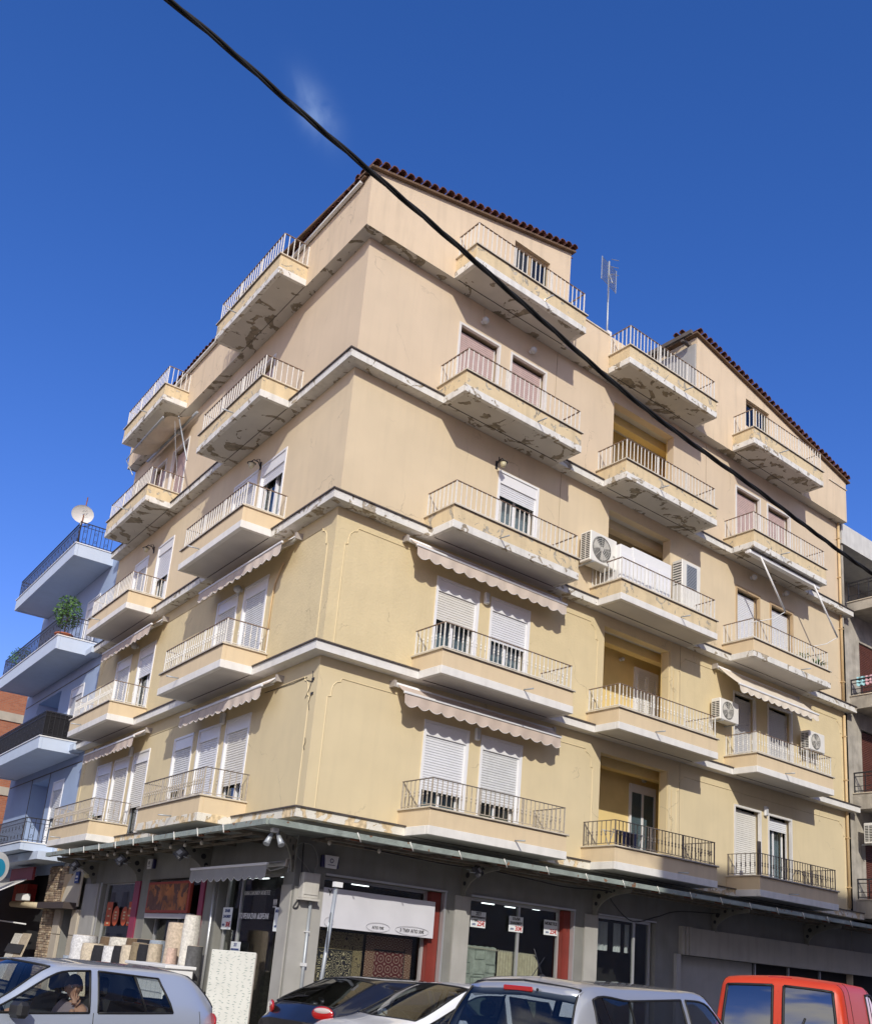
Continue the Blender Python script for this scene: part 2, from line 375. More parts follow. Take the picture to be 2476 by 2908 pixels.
# ------------------------------------------------------------------ ground
g = MB().m(M_ASPH); g.face([(-400, -400, G), (400, -400, G), (400, 400, G), (-400, 400, G)])
thing('road', 'grey asphalt road round the corner block', 'road', mb=g, kind='structure')
def lx(t, d): return (t*sin(ANG)-d*cos(ANG), t*cos(ANG)+d*sin(ANG))
k = MB().m(M_PAVE)
def pave(poly): k.prism(poly, G-.2, SW, 'z')
pave([(30, -2.9), (30, .5), (0, .5), (-3, 26), lx(27, 2.9), lx(-2.2, 2.9), (-2.2, -2.9)])
thing('pavement', 'grey paved walkway in front of the shops', 'pavement', mb=k, kind='structure')
k = MB().m(mat('kerb_stone', (.42, .40, .36), .8, noise=.1)); k.box(-2.2, 30, -3.05, -2.905, G-.2, SW+.006)
thing('kerb', 'pale stone kerb along the pavement', 'kerb', mb=k, kind='structure')
# ================================================================== main building
BLD = B = thing('apartment_building', 'cream five storey corner apartment block with shops below and peeling balconies', 'building', T(0, 0, SW))
def wall(mb, x0, x1, z0, z1, holes, th=.22, y=0):
    xs = sorted({x0, x1, *[v for h in holes for v in h[:2]]}); zs = sorted({z0, z1, *[v for h in holes for v in h[2:4]]})
    for i in range(len(xs)-1):
        for j in range(len(zs)-1):
            cx, cz = (xs[i]+xs[i+1])/2, (zs[j]+zs[j+1])/2
            if any(h[0] < cx < h[1] and h[2] < cz < h[3] for h in holes): continue
            mb.face([(xs[i], y, zs[j]), (xs[i+1], y, zs[j]), (xs[i+1], y, zs[j+1]), (xs[i], y, zs[j+1])])
    for h in holes:
        a, b, c, d = h[:4]; t = h[4] if len(h) > 4 else th
        mb.face([(a, y, c), (a, y, d), (a, y+t, d), (a, y+t, c)]); mb.face([(b, y, c), (b, y+t, c), (b, y+t, d), (b, y, d)])
        mb.face([(a, y, d), (b, y, d), (b, y+t, d), (a, y+t, d)]); mb.face([(a, y, c), (a, y+t, c), (b, y+t, c), (b, y, c)])
# windows: (x0,x1,top offset, kind, open fraction)
WA = (2.68, 3.90); WB = (4.26, 5.48)
WC = (13.5, 14.7); WD = (15.12, 16.35)
RW = {1: [(*WA, 'roll', .56, 'w'), (*WB, 'roll', .58, 'b'), (13.47, 14.72, 'rollr', 1, 'w'), (15.06, 16.25, 'rollr', .13, 'w')],
      2: [(*WA, 'roll', .32, 'w'), (*WB, 'roll', .36, 'w'), (13.43, 14.5, 'brown', .97, 'w'), (15.09, 16.35, 'brown', .62, 'w')],
      3: [(4.22, 5.52, 'roll', .14, 'w'), (13.56, 14.74, 'wroll', .70, 'w'), (15.28, 16.49, 'wroll', 1, 'w')],
      4: [(2.68, 3.98, 'pink', 1, 'd'), (4.33, 5.56, 'pink', 1, 'd'), (13.54, 14.81, 'pink', 1, 'd'), (15.16, 16.43, 'pink', 1, 'd')]}
LWN = {1: [(2.84, 4.08, 'roll', .60, 'd'), (4.40, 5.64, 'roll', .98, 'w'), (5.97, 7.19, 'roll', .52, 'd'), (8.91, 10.13, 'roll', .60, 'd'), (10.46, 11.72, 'roll', 1, 'w'), (11.96, 13.29, 'roll', .60, 'w')],
       2: [(2.90, 4.13, 'roll', 1, 'w'), (4.48, 5.67, 'roll', .52, 'd'), (9.86, 11.12, 'roll', .30, 'w'), (11.83, 13.12, 'roll', .58, 'd')],
       3: [(2.86, 4.15, 'roll', .12, 'd'), (4.37, 5.74, 'roll', .5, 'w'), (9.80, 11.05, 'roll', .40, 'd'), (11.86, 13.06, 'roll', .55, 'd')],
       4: [(4.3, 5.45, 'pink', .45, 'd'), (9.9, 11.21, 'pink', 1, 'd'), (11.71, 12.9, 'pink', .3, 'd')]}
FLOORZ = .2; TOPZ = 2.52
LOG = {1: (8.08, 10.6, 2.90), 2: (8.06, 10.58, 2.91), 3: (8.06, 10.56, 2.93), 4: (8.10, 10.62, 2.86)}
SILL = {}
for L in (1, 2, 3, 4):
    z0 = ZL[L]; z1 = ZL[L+1]
    hs_ = [(a, b, z0+FLOORZ, z0+TOPZ) for a, b, *_ in RW[L]] + [(LOG[L][0], LOG[L][1], z0+FLOORZ, z0+LOG[L][2], .22)]
    mb = MB().m(M_W[L]); wall(mb, 0, XE, z0, z1, hs_[:-1]+[hs_[-1]])
    part(mb, 'wall', B, FR)
    mb = MB().m(M_W[L]); hl = [(-b, -a, z0+(FLOORZ), z0+TOPZ) for a, b, *_ in LWN[L]]
    wall(mb, -TE, 0, z0, z1, hl); part(mb, 'wall', B, FL)
# solid dark core added inside to stop light leaking through the shell
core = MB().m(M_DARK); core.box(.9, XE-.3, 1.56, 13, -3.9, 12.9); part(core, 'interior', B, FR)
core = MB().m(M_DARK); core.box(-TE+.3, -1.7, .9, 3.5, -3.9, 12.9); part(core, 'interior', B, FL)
sd = MB().m(M_W[3]); sd.box(XE-.02, XE+.02-.021, .0, 12, -3.9, 14.1); part(sd, 'side_wall', B, FR)
sd = MB().m(M_W[3]); sd.face([(-TE, 0, -3.9), (-TE, 10, -3.9), (-TE, 10, 14.0), (-TE, 0, 14.0)]); part(sd, 'side_wall', B, FL)
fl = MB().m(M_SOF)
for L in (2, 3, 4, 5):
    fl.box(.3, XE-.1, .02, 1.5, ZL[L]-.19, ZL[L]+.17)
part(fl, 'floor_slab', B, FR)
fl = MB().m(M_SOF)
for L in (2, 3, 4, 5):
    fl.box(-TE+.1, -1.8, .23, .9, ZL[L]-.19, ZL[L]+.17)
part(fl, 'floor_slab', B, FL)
LD = 1.1
# --- loggia linings
for L in (1, 2, 3, 4):
    a, b, h = LOG[L]; z0 = ZL[L]+FLOORZ; z1 = ZL[L]+h
    mt = M_LOG if L in (1, 2, 4) else M_W[3]
    mb = MB().m(mt)
    b2 = 11.8; zc = z1+.10
    mb.face([(a-.3, LD, z0), (b2, LD, z0), (b2, LD, zc), (a-.3, LD, zc)])
    mb.box(a-.06, a-.004, .225, LD-.01, z0, zc); mb.box(b2, b2+.05, .225, LD-.01, z0, zc); mb.box(b+.004, b2, .225, .26, z0, zc)
    mb.box(a, b2, .50, .74, z1-.16, zc)     # ceiling beam
    mb.m(M_SOF); mb.box(a, b2, .225, .49, zc-.02, zc+.03); mb.box(a, b2, .75, LD-.01, zc-.02, zc+.03)
    split(mb, 'loggia_lining', B, FR)
# pilaster beside the loggia
for L in (1, 2):
    mb = MB().m(M_W[L]); z0 = ZL[L]
    mb.box(10.62, 10.74, -.025, .001, z0+.2, z0+2.95); mb.box(10.78, 10.83, -.018, .001, z0+.2, z0+2.45)
    split(mb, 'pilaster_strip', B, FR)
# --- raised strips added so their shadow draws panel grooves on the two lower floors
def groove_outline(z0, xa, xb, mw, mirror_right=True, mirror_left=True):
    pts = []
    def q(cx, sx): return [(cx, z0+.25), (cx, z0+2.45), (cx+.07*sx, z0+2.47), (cx+.075*sx, z0+2.60), (cx+.10*sx, z0+2.70), (cx+.17*sx, z0+2.78), (cx+.26*sx, z0+2.81), (cx+.28*sx, z0+2.88)]
    a = q(xa, 1) if mirror_left else [(xa, z0+2.88)]
    b = q(xb, -1)[::-1] if mirror_right else [(xb, z0+2.88)]
    mb = MB().m(M_W[1 if z0 < 1 else 2]); P = [(x, -.002, z) for x, z in a+b]
    mb.tube(P, .014, 4); part(mb, 'groove_strip', B, mw)
for L in (1, 2):
    groove_outline(ZL[L], .26, 7.82, FR); groove_outline(ZL[L], 10.98, 19.12, FR); groove_outline(ZL[L], -14.7, -.27, FL)
# --- ledges
BAL_R = {'A': {5: (2.2, 5.85), 4: (2.21, 5.88), 3: (2.18, 5.98), 2: (2.19, 6.0), 1: (2.2, 6.0)},
         'B': {5: (7.5, 11.2), 4: (7.5, 11.23), 3: (7.46, 11.27), 2: (7.52, 11.32), 1: (7.53, 11.32)},
         'C': {5: (12.98, 16.68), 4: (12.95, 16.72), 3: (12.9, 16.78), 2: (13.02, 16.8), 1: (13.12, 16.88)}}
BAL_L = {'D': {5: (2.44, 6.1), 4: (2.46, 6.12), 3: (2.46, 6.05), 2: (2.46, 6.08), 1: (2.48, 6.1)},
         'E': {5: (9.8, 13.4), 4: (9.78, 13.42), 3: (9.82, 13.4), 2: (9.78, 13.38), 1: (9.72, 13.42)}}
def ledge(L, mw, x0, x1, cuts, cornerside):
    """band between the balconies, mitred at the corner"""
    segs = []; x = x0
    for a, b in sorted(cuts): segs.append((x, a)); x = b
    segs.append((x, x1)); z = ZL[L]
    mb = MB(); bandm = {5: M_W[5], 4: M_BANDO, 3: M_BANDO, 2: M_BAND, 1: M_BAND1}[L]; sofm = M_SOFO if L >= 4 else M_SOF
    for a, b in segs:
        pa = [(a, 0), (b, 0), (b, -E_), (a, -E_)]
        if cornerside == 'L' and a == x0: pa[3] = (a-E_-.0145, -E_); 
        if cornerside == 'R' and b == x1: pa[2] = (b+E_+.0155, -E_)
        top = z+BH
        if L == 5: mb.m(sofm); mb.prism([(q[0], q[1]+(.001 if q[1] < 0 else 0)) for q in pa], z-.003, z+.05, 'z')
        if L < 5:
            mb.m(bandm); mb.prism(pa, z, top, 'z')
            mb.m(M_DARKE); e = .035
            pb = [(a, 0), (b, 0), (b, -E_-e), (a, -E_-e)]
            if cornerside == 'L' and a == x0: pb[3] = (a-E_-e-.016, -E_-e)
            if cornerside == 'R' and b == x1: pb[2] = (b+E_+e+.017, -E_-e)
            mb.prism(pb, top, top+.028, 'z')
        pass
    split(mb, 'ledge', B, mw)
    # soffit behind the balconies
    mb = MB().m(sofm)
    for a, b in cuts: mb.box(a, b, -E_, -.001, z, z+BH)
    split(mb, 'ledge_soffit', B, mw)
for L in (1, 2, 3, 4, 5):
    ledge(L, FR, 0, XE+(.22 if L < 5 else 0), [BAL_R[c][L] for c in 'ABC'], 'L')
    ledge(L, FL, -TE, 0, [(-BAL_L[c][L][1], -BAL_L[c][L][0]) for c in 'DE'], 'R')
# --- parapet (level 5) standing proud of the walls
PT = ZL[5]+1.17
def lpar(mb, mw_, x0, x1, z0, z1, holes=()):
    wall(mb, x0, x1, z0, z1, list(holes), y=-E_, th=.2)
mb = MB().m(M_W[5])
lpar(mb, FR, -E_-.0145, XE, ZL[5], PT)
mb.face([(XE, -E_, ZL[5]), (XE, 3, ZL[5]), (XE, 3, PT), (XE, -E_, PT)])
mb.face([(5.92, -E_+.2, PT), (5.92, -E_, PT), (12.2, -E_, PT), (12.2, -E_+.2, PT)])
mb.face([(5.92, -E_+.2, ZL[5]), (12.2, -E_+.2, ZL[5]), (12.2, -E_+.2, PT), (5.92, -E_+.2, PT)])
part(mb, 'parapet_wall', B, FR)
mb = MB().m(M_CAP); mb.box(5.93, 7.5, -E_-.03, -E_+.23, PT+.001, PT+.035); mb.box(11.22, 12.2, -E_-.03, -E_+.23, PT+.001, PT+.035)
mb.box(18.3, XE+.03, -E_-.03, -E_-.002, PT, PT+.03)
part(mb, 'parapet_coping', B, FR)
mb = MB().m(M_W[5]); wall(mb, -TE, E_+.0155, ZL[5], 14.36, [], y=-E_); mb.face([(-TE, -E_, PT), (-TE, .5, PT), (-TE, .5, 14.36), (-TE, -E_, 14.36)]); part(mb, 'parapet_wall', B, FL)
# roof gable above the right facade: near half and far half
def gable(x0, zl, x1, zr, wins, left_wall, right_wall):
    mb = MB().m(M_W[5]); H = Z[0]
    xs = sorted({x0, x1, *[v for w in wins for v in w[:2]]})
    zt = lambda x: zl+(zr-zl)*(x-x0)/(x1-x0)
    y = -E_
    for i in range(len(xs)-1):
        a, b = xs[i], xs[i+1]; w = [w for w in wins if w[0] <= a and w[1] >= b]
        if w:
            w = w[0]; mb.face([(a, y, w[3]), (b, y, w[3]), (b, y, zt(b)), (a, y, zt(a))])
        else: mb.face([(a, y, PT), (b, y, PT), (b, y, zt(b)), (a, y, zt(a))])
    for w in wins:
        a, b, c, d = w
        mb.face([(a, y, c), (a, y, d), (a, y+.25, d), (a, y+.25, c)]); mb.face([(b, y, c), (b, y+.25, c), (b, y+.25, d), (b, y, d)])
        mb.face([(a, y, d), (b, y, d), (b, y+.25, d), (a, y+.25, d)])
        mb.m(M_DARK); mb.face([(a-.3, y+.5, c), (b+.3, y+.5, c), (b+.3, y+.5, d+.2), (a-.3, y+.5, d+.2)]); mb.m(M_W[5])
    for f, x in ((left_wall, x0), (right_wall, x1)):
        if f: mb.box(x-.001 if f > 0 else x, x+.2*f if f > 0 else x+.2*f, y+.002, 5, PT-.3, zt(x)-.005)
    return part(mb, 'gable_wall', B, FR)
gable(-.3045, 14.46, 5.92, 15.86, [(3.97, 5.19, PT, 15.12)], 0, -1)
gable(11.25, 16.05, XE, 14.48, [(13.67, 14.9, PT, 15.1)], 1, 0)
for (x0, x1, zt) in ((3.97, 5.19, 15.12), (13.67, 14.9, 15.1)):
    mb = MB().m(M_WOODF); mb.box(x0, x1, -.2, -.14, zt-.06, zt); mb.box((x0+x1)/2-.03, (x0+x1)/2+.03, -.2, -.14, PT, zt-.061)
    w = part(mb, 'window', B, FR)
    part(MB().m(M_GLASS).box(x0, x1, -.17, -.165, PT, zt-.061), 'pane', w, FR)
# tiled roof: one mesh of roof boards, tiles as pieces of it
def tile_mesh(L=.42, W_=.2, taper=.82, thick=.016):
    mb = MB().m(M_TILE); n = 7; rows = []
    for (x, r) in ((0, W_/2), (L, W_/2*taper)):
        for rr in (r, r-thick):
            rows.append([(x, rr*cos(pi*j/n), rr*sin(pi*j/n)*.95) for j in range(n+1)])
    o1, i1, o2, i2 = rows
    mb.grid([o1, o2]); mb.grid([i2, i1]); mb.grid([i1, o1], False); mb.grid([o2, i2], False); return mb.mesh('roof_tile')
TM = tile_mesh()
def roof(ridge_x, eave_x, zr, ze, y0, y1, name='roof'):
    """single slope from the ridge to the eave; tiles run down the slope, verge on y0"""
    d = 1 if eave_x > ridge_x else -1
    mb = MB().m(mat('roof_board', (.16, .10, .06), .9, noise=.2))
    a = [(ridge_x, zr), (eave_x, ze), (eave_x, ze-.05), (ridge_x, zr-.05)]
    mb.prism(a, y0, y1, 'y'); r = part(mb, name, B, FR)
    Ls = sqrt((eave_x-ridge_x)**2+(zr-ze)**2); sl = math.atan2(zr-ze, abs(eave_x-ridge_x)); n = int(Ls/.235)+1
    for col in range(3):
        for kk in range(n):
            s = kk*.235
            if s+.2 > Ls+.12: break
            x = ridge_x+d*s*cos(sl); zz = zr-s*sin(sl)
            jit = random.uniform(-.012, .012)
            if col == 0:   # verge tiles lie across, seen end-on from the street
                m = T(x+d*.1, y0-.07+jit, zz+.012+random.uniform(-.006, .006)) @ Matrix.Rotation(d*sl, 4, 'Y') @ RZ(rad(90)+random.uniform(-.05, .05))
            else:
                m = T(x, y0+.42+.21*(col-1)+jit, zz+.03) @ Matrix.Rotation(d*sl, 4, 'Y') @ (RZ(0) if d < 0 else RZ(pi)) @ T(-.2, 0, 0)
            link('roof_tile', TM, r, m)
    return r
roof(6.0, -.40, 15.93, 14.47, -E_-.10, 6)
roof(11.12, XE+.12, 16.14, 14.50, -E_-.10, 5)
# timber barge under the far roof's ridge side and grey end wall
mb = MB().m(mat('old_timber', (.12, .10, .085), .9, noise=.3)); mb.box(10.82, 10.92, -E_-.1, 5, 15.92, 16.04)
for kk in range(7): mb.box(10.86, 11.24, -E_+.2+kk*.75, -E_+.3+kk*.75, 15.82, 15.91)
split(mb, 'rafter_end', B, FR)
mb = MB().m(M_CONCL); mb.box(11.18, 11.247, -E_+.02, 5, PT, 15.8); part(mb, 'end_wall', B, FR)
# eave roof strip along the left facade
mb = MB().m(mat('roof_board', (.16, .10, .06), .9)); zE = 14.385
mb.prism([(-E_-.10, zE-.01), (2.5, zE+.94), (2.5, zE+.90), (-E_-.10, zE-.05)], -TE, .1, 'x')
rl = part(mb, 'roof', B, FL)
for kk in range(66):
    x = -TE+.15+kk*.226
    link('roof_tile', TM, rl, FL @ T(x, -E_-.14+random.uniform(-.012, .012), zE-.02) @ Matrix.Rotation(rad(19), 4, 'X') @ RZ(rad(90)) @ Matrix.Diagonal((1, 1, .55, 1)))
mb = MB().m(M_WHITE); mb.box(-TE, -.05, -E_-.11, -E_-.03, zE-.10, zE-.052); part(mb, 'gutter', B, FL)
# --- balconies
NB = [0]; STF = MB()
def bal_mesh(kind, h):
    mb = MB()
    if kind == 'plain': mb.box(-.009, .009, -.009, .009, 0, h)
    else:
        mb.box(-.007, .007, -.007, .007, 0, h)
        for c in (.40, .52): mb.lathe([(.008, h*c-.035), (.019, h*c-.012), (.019, h*c+.012), (.008, h*c+.035)], 6)
    return mb
BM = {}
def balcony(key, L, x0, x1, mw, order):
    z = ZL[L]; old = L >= 4
    y0 = -BD; bandm = M_BANDO if L >= 4 or (L == 3 and key in 'AC') else M_BAND
    if L == 1 and key == 'D': bandm = M_BAND1
    mb = MB(); sofm = M_SOFO if L >= 4 else M_SOF
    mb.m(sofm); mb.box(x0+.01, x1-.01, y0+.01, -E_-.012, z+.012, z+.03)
    mb.m(bandm); t = .10
    mb.box(x0, x1, y0, y0+t, z, z+BH, .006); mb.box(x0, x0+t, y0+t+.001, -E_-.002, z, z+BH, .006); mb.box(x1-t, x1, y0+t+.001, -E_-.002, z, z+BH, .006)
    mb.m(M_SOF); mb.box(x0+t, x1-t, y0+t, -.003, z+.05, z+.19)
    mb.m(M_DARKE); mb.box(x0+t+.02, x1-.02, -E_-.012, -E_-.001, z+.0, z+.035)   # soffit joint
    b = part(mb, 'balcony', B, mw)
    pm = M_PARO if (L >= 3 and key in 'ABC' and not (L == 3 and key == 'C') and not (L == 4 and key == 'C' and 0)) or (L >= 4) else M_PAR
    mb = MB().m(pm); s = .012; zt = z+.515; t2 = .09
    mb.box(x0+s, x1-s, y0+s, y0+s+t2, z+BH, zt, .005); mb.box(x0+s, x0+s+t2, y0+s+t2, -.002 if L < 5 else -E_-.002, z+BH, zt); mb.box(x1-s-t2, x1-s, y0+s+t2, -.002 if L < 5 else -E_-.002, z+BH, zt)
    part(mb, 'parapet', b, mw)
    yb = -.002 if L < 5 else -E_-.002
    mb = MB().m(M_CAP); o = .028
    mb.box(x0-o, x1+o, y0-o, y0+.13, zt, zt+.03); mb.box(x0-o, x0+.13, y0+.131, yb, zt, zt+.03); mb.box(x1-.13, x1+o, y0+.131, yb, zt, zt+.03)
    mb.m(M_DARKE); mb.box(x0-o+.004, x1+o-.004, y0-o+.004, y0-.001, zt-.012, zt-.0005)
    part(mb, 'parapet_cap', b, mw)
    # railing
    dark = (L == 1 and key in 'BC'); orn = L <= 2  # lowest B and C balusters painted darker for the shade over them
    bm_ = M_RAILG if dark else (M_RAILW if L > 1 else M_RAILT); tm = M_RAILG if L <= 1 else M_RAILB
    if L == 2: bm_ = M_RAILW
    zt += .03; zr = z+1.125; xi0, xi1, yi = x0+.06, x1-.06, y0+.06
    if L == 5: zr = z+1.17
    bot = zt+.06 if (L in (2, 1, 3)) else zt
    mb = MB().m(tm); mb.box(xi0-.018, xi1+.018, yi-.018, yi+.018, zr-.016, zr, .003); mb.box(xi0-.018, xi0+.018, yi+.0185, yb, zr-.016, zr); mb.box(xi1-.018, xi1+.018, yi+.0185, yb, zr-.016, zr)
    if bot > zt:
        mb.m(bm_); mb.box(xi0-.01, xi1+.01, yi-.008, yi+.008, bot-.014, bot); mb.box(xi0-.01, xi0+.01, yi+.0085, yb, bot-.014, bot); mb.box(xi1-.01, xi1+.01, yi+.0085, yb, bot-.014, bot)
    mb.m(bm_)
    for x in (xi0, xi1, (xi0*2+xi1)/3, (xi0+xi1*2)/3): mb.box(x-.012, x+.012, yi-.012, yi+.012, zt, zr-.0165)
    for x in (xi0, xi1): mb.box(x-.012, x+.012, yb-.03, yb-.004, zt, zr-.0165)
    part(mb, 'top_rail', b, mw)
    h = zr-.016-bot; kind = 'orn' if orn else 'plain'; kk = (kind, round(h, 3), bm_.name)
    if kk not in BM:
        m = bal_mesh(kind, h); m.mats = [bm_]; BM[kk] = (m, m.mesh('baluster'))
    pos = []
    nf = int(round((xi1-xi0)/(.14 if not orn else .125)))
    pos += [(xi0+(xi1-xi0)*i/nf, yi) for i in range(1, nf)]
    ns = int(round((yb-yi)/.14))
    for X in (xi0, xi1): pos += [(X, yi+(yb-yi)*i/ns) for i in range(1, ns)]
    for (x, y) in pos:
        if NB[0] < 300:
            NB[0] += 1; link('baluster', BM[kk][1], b, mw @ T(x, y, bot))
        else:
            src = BM[kk][0]; STF.m(bm_); i0 = len(STF.v); MM = mw @ T(x, y, bot)
            STF.v += [tuple(MM @ Vector(v)) for v in src.v]; STF.f += [tuple(i0+q for q in f) for f in src.f]
            STF.mi += [STF.cur]*len(src.f); STF.sm += [False]*len(src.f)
    # rain spouts
    sx = x0+(x1-x0)*random.choice((.35, .6)); mb = MB().m(M_STEEL)
    mb.tube([(sx, y0+.05, z+.20), (sx+.01, y0-.28, z+.18)], .016, 6); part(mb, 'rain_spout', b, mw)
    return b
for L, keys in ((1, 'AD'), (2, 'AD'), (3, 'A'), (1, 'B'), (3, 'D'), (2, 'B'), (4, 'AD'), (1, 'CE'), (2, 'CE'), (3, 'BCE'), (4, 'BCE'), (5, 'ADBCE')):
    for c in keys:
        if c in 'ABC': balcony(c, L, *BAL_R[c][L], FR, 0)
        else: a, b = BAL_L[c][L]; balcony(c, L, -b, -a, FL, 0)
so = part(STF, 'balusters', B, FR); so['kind'] = 'stuff'
# --- windows
NS = [0]
def slat_mesh(w, m):
    mb = MB().m(m); mb.prism([(0, 0), (-.011, .012), (-.013, .03), (-.008, .046), (0, .054), (.006, .054), (.006, 0)], 0, w, 'x'); return mb.mesh('slat')
SM = {}
def window(x0, x1, z0, kind, closed, cur, mw, individual=False, B=None):
    B = B or BLD
    zt = z0+TOPZ; zb = z0+FLOORZ; mb = MB()
    fm = {'roll': M_PVC, 'rollr': M_MARB, 'brown': M_MARB, 'wroll': M_WOODF, 'pink': M_MARB}[kind]
    sm = {'roll': M_SLAT, 'rollr': M_SLAT, 'brown': M_SLATG, 'wroll': M_SLAT, 'pink': M_PINK}[kind]
    if sm is M_SLAT:
        vv = int(abs(x0)*7+z0*3) % 3; sm = (M_SLAT, mat('slat_white_yellowed', (.72, .70, .64), .5, noise=.04), mat('slat_white_dusty', (.66, .67, .67), .55, noise=.07, streak=.12))[vv]
    mb.m(fm); f = .05; ry = 0.0 if kind == 'roll' else .1
    # surround
    yo = -.022
    mb.box(x0-.01, x0+f, yo, .06, zb, zt+.01); mb.box(x1-f, x1+.01, yo, .06, zb, zt+.01); mb.box(x0+f+.001, x1-f-.001, yo, .06, zt-.045, zt+.01)
    boxh = .26 if kind == 'roll' else .06
    if kind == 'wroll': mb.m(M_WOODF); mb.box(x0-.03, x1+.03, -.025, -.0221, zt+.011, zt+.05)
    mb.m(M_PVC if kind != 'pink' else M_PINK)
    if kind == 'roll': mb.box(x0+f+.002, x1-f-.002, ry+.0, ry+.15, zt-.046-boxh, zt-.0462)
    # guides
    mb.m(fm); gx0, gx1 = x0+f+.002, x1-f-.002
    mb.box(gx0, gx0+.035, ry+.03, ry+.07, zb, zt-.047-boxh); mb.box(gx1-.035, gx1, ry+.03, ry+.07, zb, zt-.047-boxh)
    # sashes
    ys = ry+.12; top = zt-.05; mid = (x0+x1)/2; mb.m(M_PVC if kind != 'pink' else M_WOODF)
    for a, b, yy in ((gx0, mid+.03, ys), (mid-.03, gx1, ys+.045)):
        mb.box(a, a+.07, yy, yy+.04, zb, top); mb.box(b-.07, b, yy, yy+.04, zb, top)
        mb.box(a+.0705, b-.0705, yy, yy+.04, zb, zb+.09); mb.box(a+.0705, b-.0705, yy, yy+.04, top-.06, top)
    w = part(mb, 'window', B, mw)
    if closed < .97:
        part(MB().m(M_GLASS).box(gx0+.071, mid-.041, ys+.015, ys+.02, zb+.091, top-.061), 'pane', w, mw)
        part(MB().m(M_GLASS).box(mid+.041, gx1-.071, ys+.06, ys+.065, zb+.091, top-.061), 'pane', w, mw)
        cm = {'w': M_CURT, 'b': M_CURTB, 'd': M_CURTD}[cur]
        cb = MB().m(cm); n = 40; rows = []
        for zz in (zb+.05, zt-.3):
            rows.append([(gx0+(gx1-gx0)*i/n, ys+.2+.025*sin(i*1.25+x0*7)+.01*sin(i*2.9), zz) for i in range(n+1)])
        cb.grid(rows)
        if cur == 'd':
            cb = MB().m(M_CURT); 
            for a, b in ((0, .3), (.78, 1)): cb.grid([[(gx0+(gx1-gx0)*(a+(b-a)*i/12), ys+.2+.02*sin(i*1.7), zz) for i in range(13)] for zz in (zb+.05, zt-.3)])
        part(cb, 'curtain', w, mw)
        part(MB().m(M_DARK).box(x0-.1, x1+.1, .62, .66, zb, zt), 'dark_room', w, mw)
    sh0 = zt-.047-boxh; H = (sh0-zb)*closed; n = max(2, int(H/.056)); wx = gx1-gx0-.072; kk = (round(wx, 3), sm.name)
    if kk not in SM: SM[kk] = slat_mesh(wx, sm)
    if individual and NS[0]+n <= 300:
        NS[0] += n
        for i in range(n): link('slat', SM[kk], w, mw @ T(gx0+.036, ry+.045, sh0-(i+1)*.056))
    else:
        mb = MB().m(sm); pr = []
        for i in range(n):
            zz = sh0-(i+1)*.056
            pr += [(ry+.045, zz), (ry+.034, zz+.012), (ry+.032, zz+.03), (ry+.037, zz+.046), (ry+.045, zz+.054)]
        rows = [[(gx0+.036, y, z) for y, z in pr], [(gx0+.036+wx, y, z) for y, z in pr]]
        mb.grid(rows, False); part(mb, 'shutter', w, mw)
    mb = MB().m(sm); mb.box(gx0+.036, gx1-.036, ry+.033, ry+.055, sh0-n*.056-.03, sh0-n*.056); part(mb, 'shutter_rail', w, mw)
for L in (1, 2, 3, 4):
    for a, b, kd, cl, cu in RW[L]:
        window(a, b, ZL[L], kd, cl, cu, FR, individual=(a < 7 and L <= 3))
for L in (1, 2, 3, 4):
    for a, b, kd, cl, cu in LWN[L]:
        window(-b, -a, ZL[L], kd, cl, cu, FL, individual=(a < 7 and L <= 2))
# loggia doors
def loggia_door(L, x0, x1, style):
    z0 = ZL[L]+FLOORZ; zt = ZL[L]+2.66; y = LD
    mb = MB().m(M_PVC)
    mb.box(x0, x0+.07, y-.05, y-.002, z0, zt); mb.box(x1-.07, x1, y-.05, y-.002, z0, zt); mb.box(x0+.0705, x1-.0705, y-.05, y-.002, zt-.22, zt)
    if style == 'slide': mb.box((x0+x1)/2-.04, (x0+x1)/2+.04, y-.04, y-.002, z0, zt-.221)
    w = part(mb, 'balcony_door', B, FR)
    if style == 'louvre':
        n = 42; mb = MB().m(M_WHITE); mb.box(x0+.075, x1-.075, y-.051, y-.045, z0, zt-.225)
        for s0, s1 in ((x0+.08, (x0+x1)/2-.01), ((x0+x1)/2+.01, x1-.08)):
            mb.box(s0, s0+.06, y-.08, y-.052, z0, zt-.2); mb.box(s1-.06, s1, y-.08, y-.052, z0, zt-.2)
            for i in range(n): 
                zz = z0+.06+i*.056; mb.prism([(y-.055, zz), (y-.078, zz-.015), (y-.078, zz-.005), (y-.055, zz+.012)], s0+.061, s1-.061, 'x')
        part(mb, 'louvre_shutter', w, FR)
    part(MB().m(M_GLASS).box(x0+.071, x1-.071, y-.03, y-.025, z0, zt-.221), 'pane', w, FR)
    part(MB().m(M_CURT).box(x0+.071, x1-.071, y-.012, y-.008, z0, zt-.221), 'curtain', w, FR)
loggia_door(1, 10.42, 11.46, 'slide'); loggia_door(2, 10.47, 11.46, 'louvre')
for L in (1, 2, 4):
    mb = MB().m(M_DARK); mb.box(8.65, 8.85, LD-.05, LD-.01, ZL[L]+.2, ZL[L]+2.4); part(mb, 'dark_doorway', B, FR)
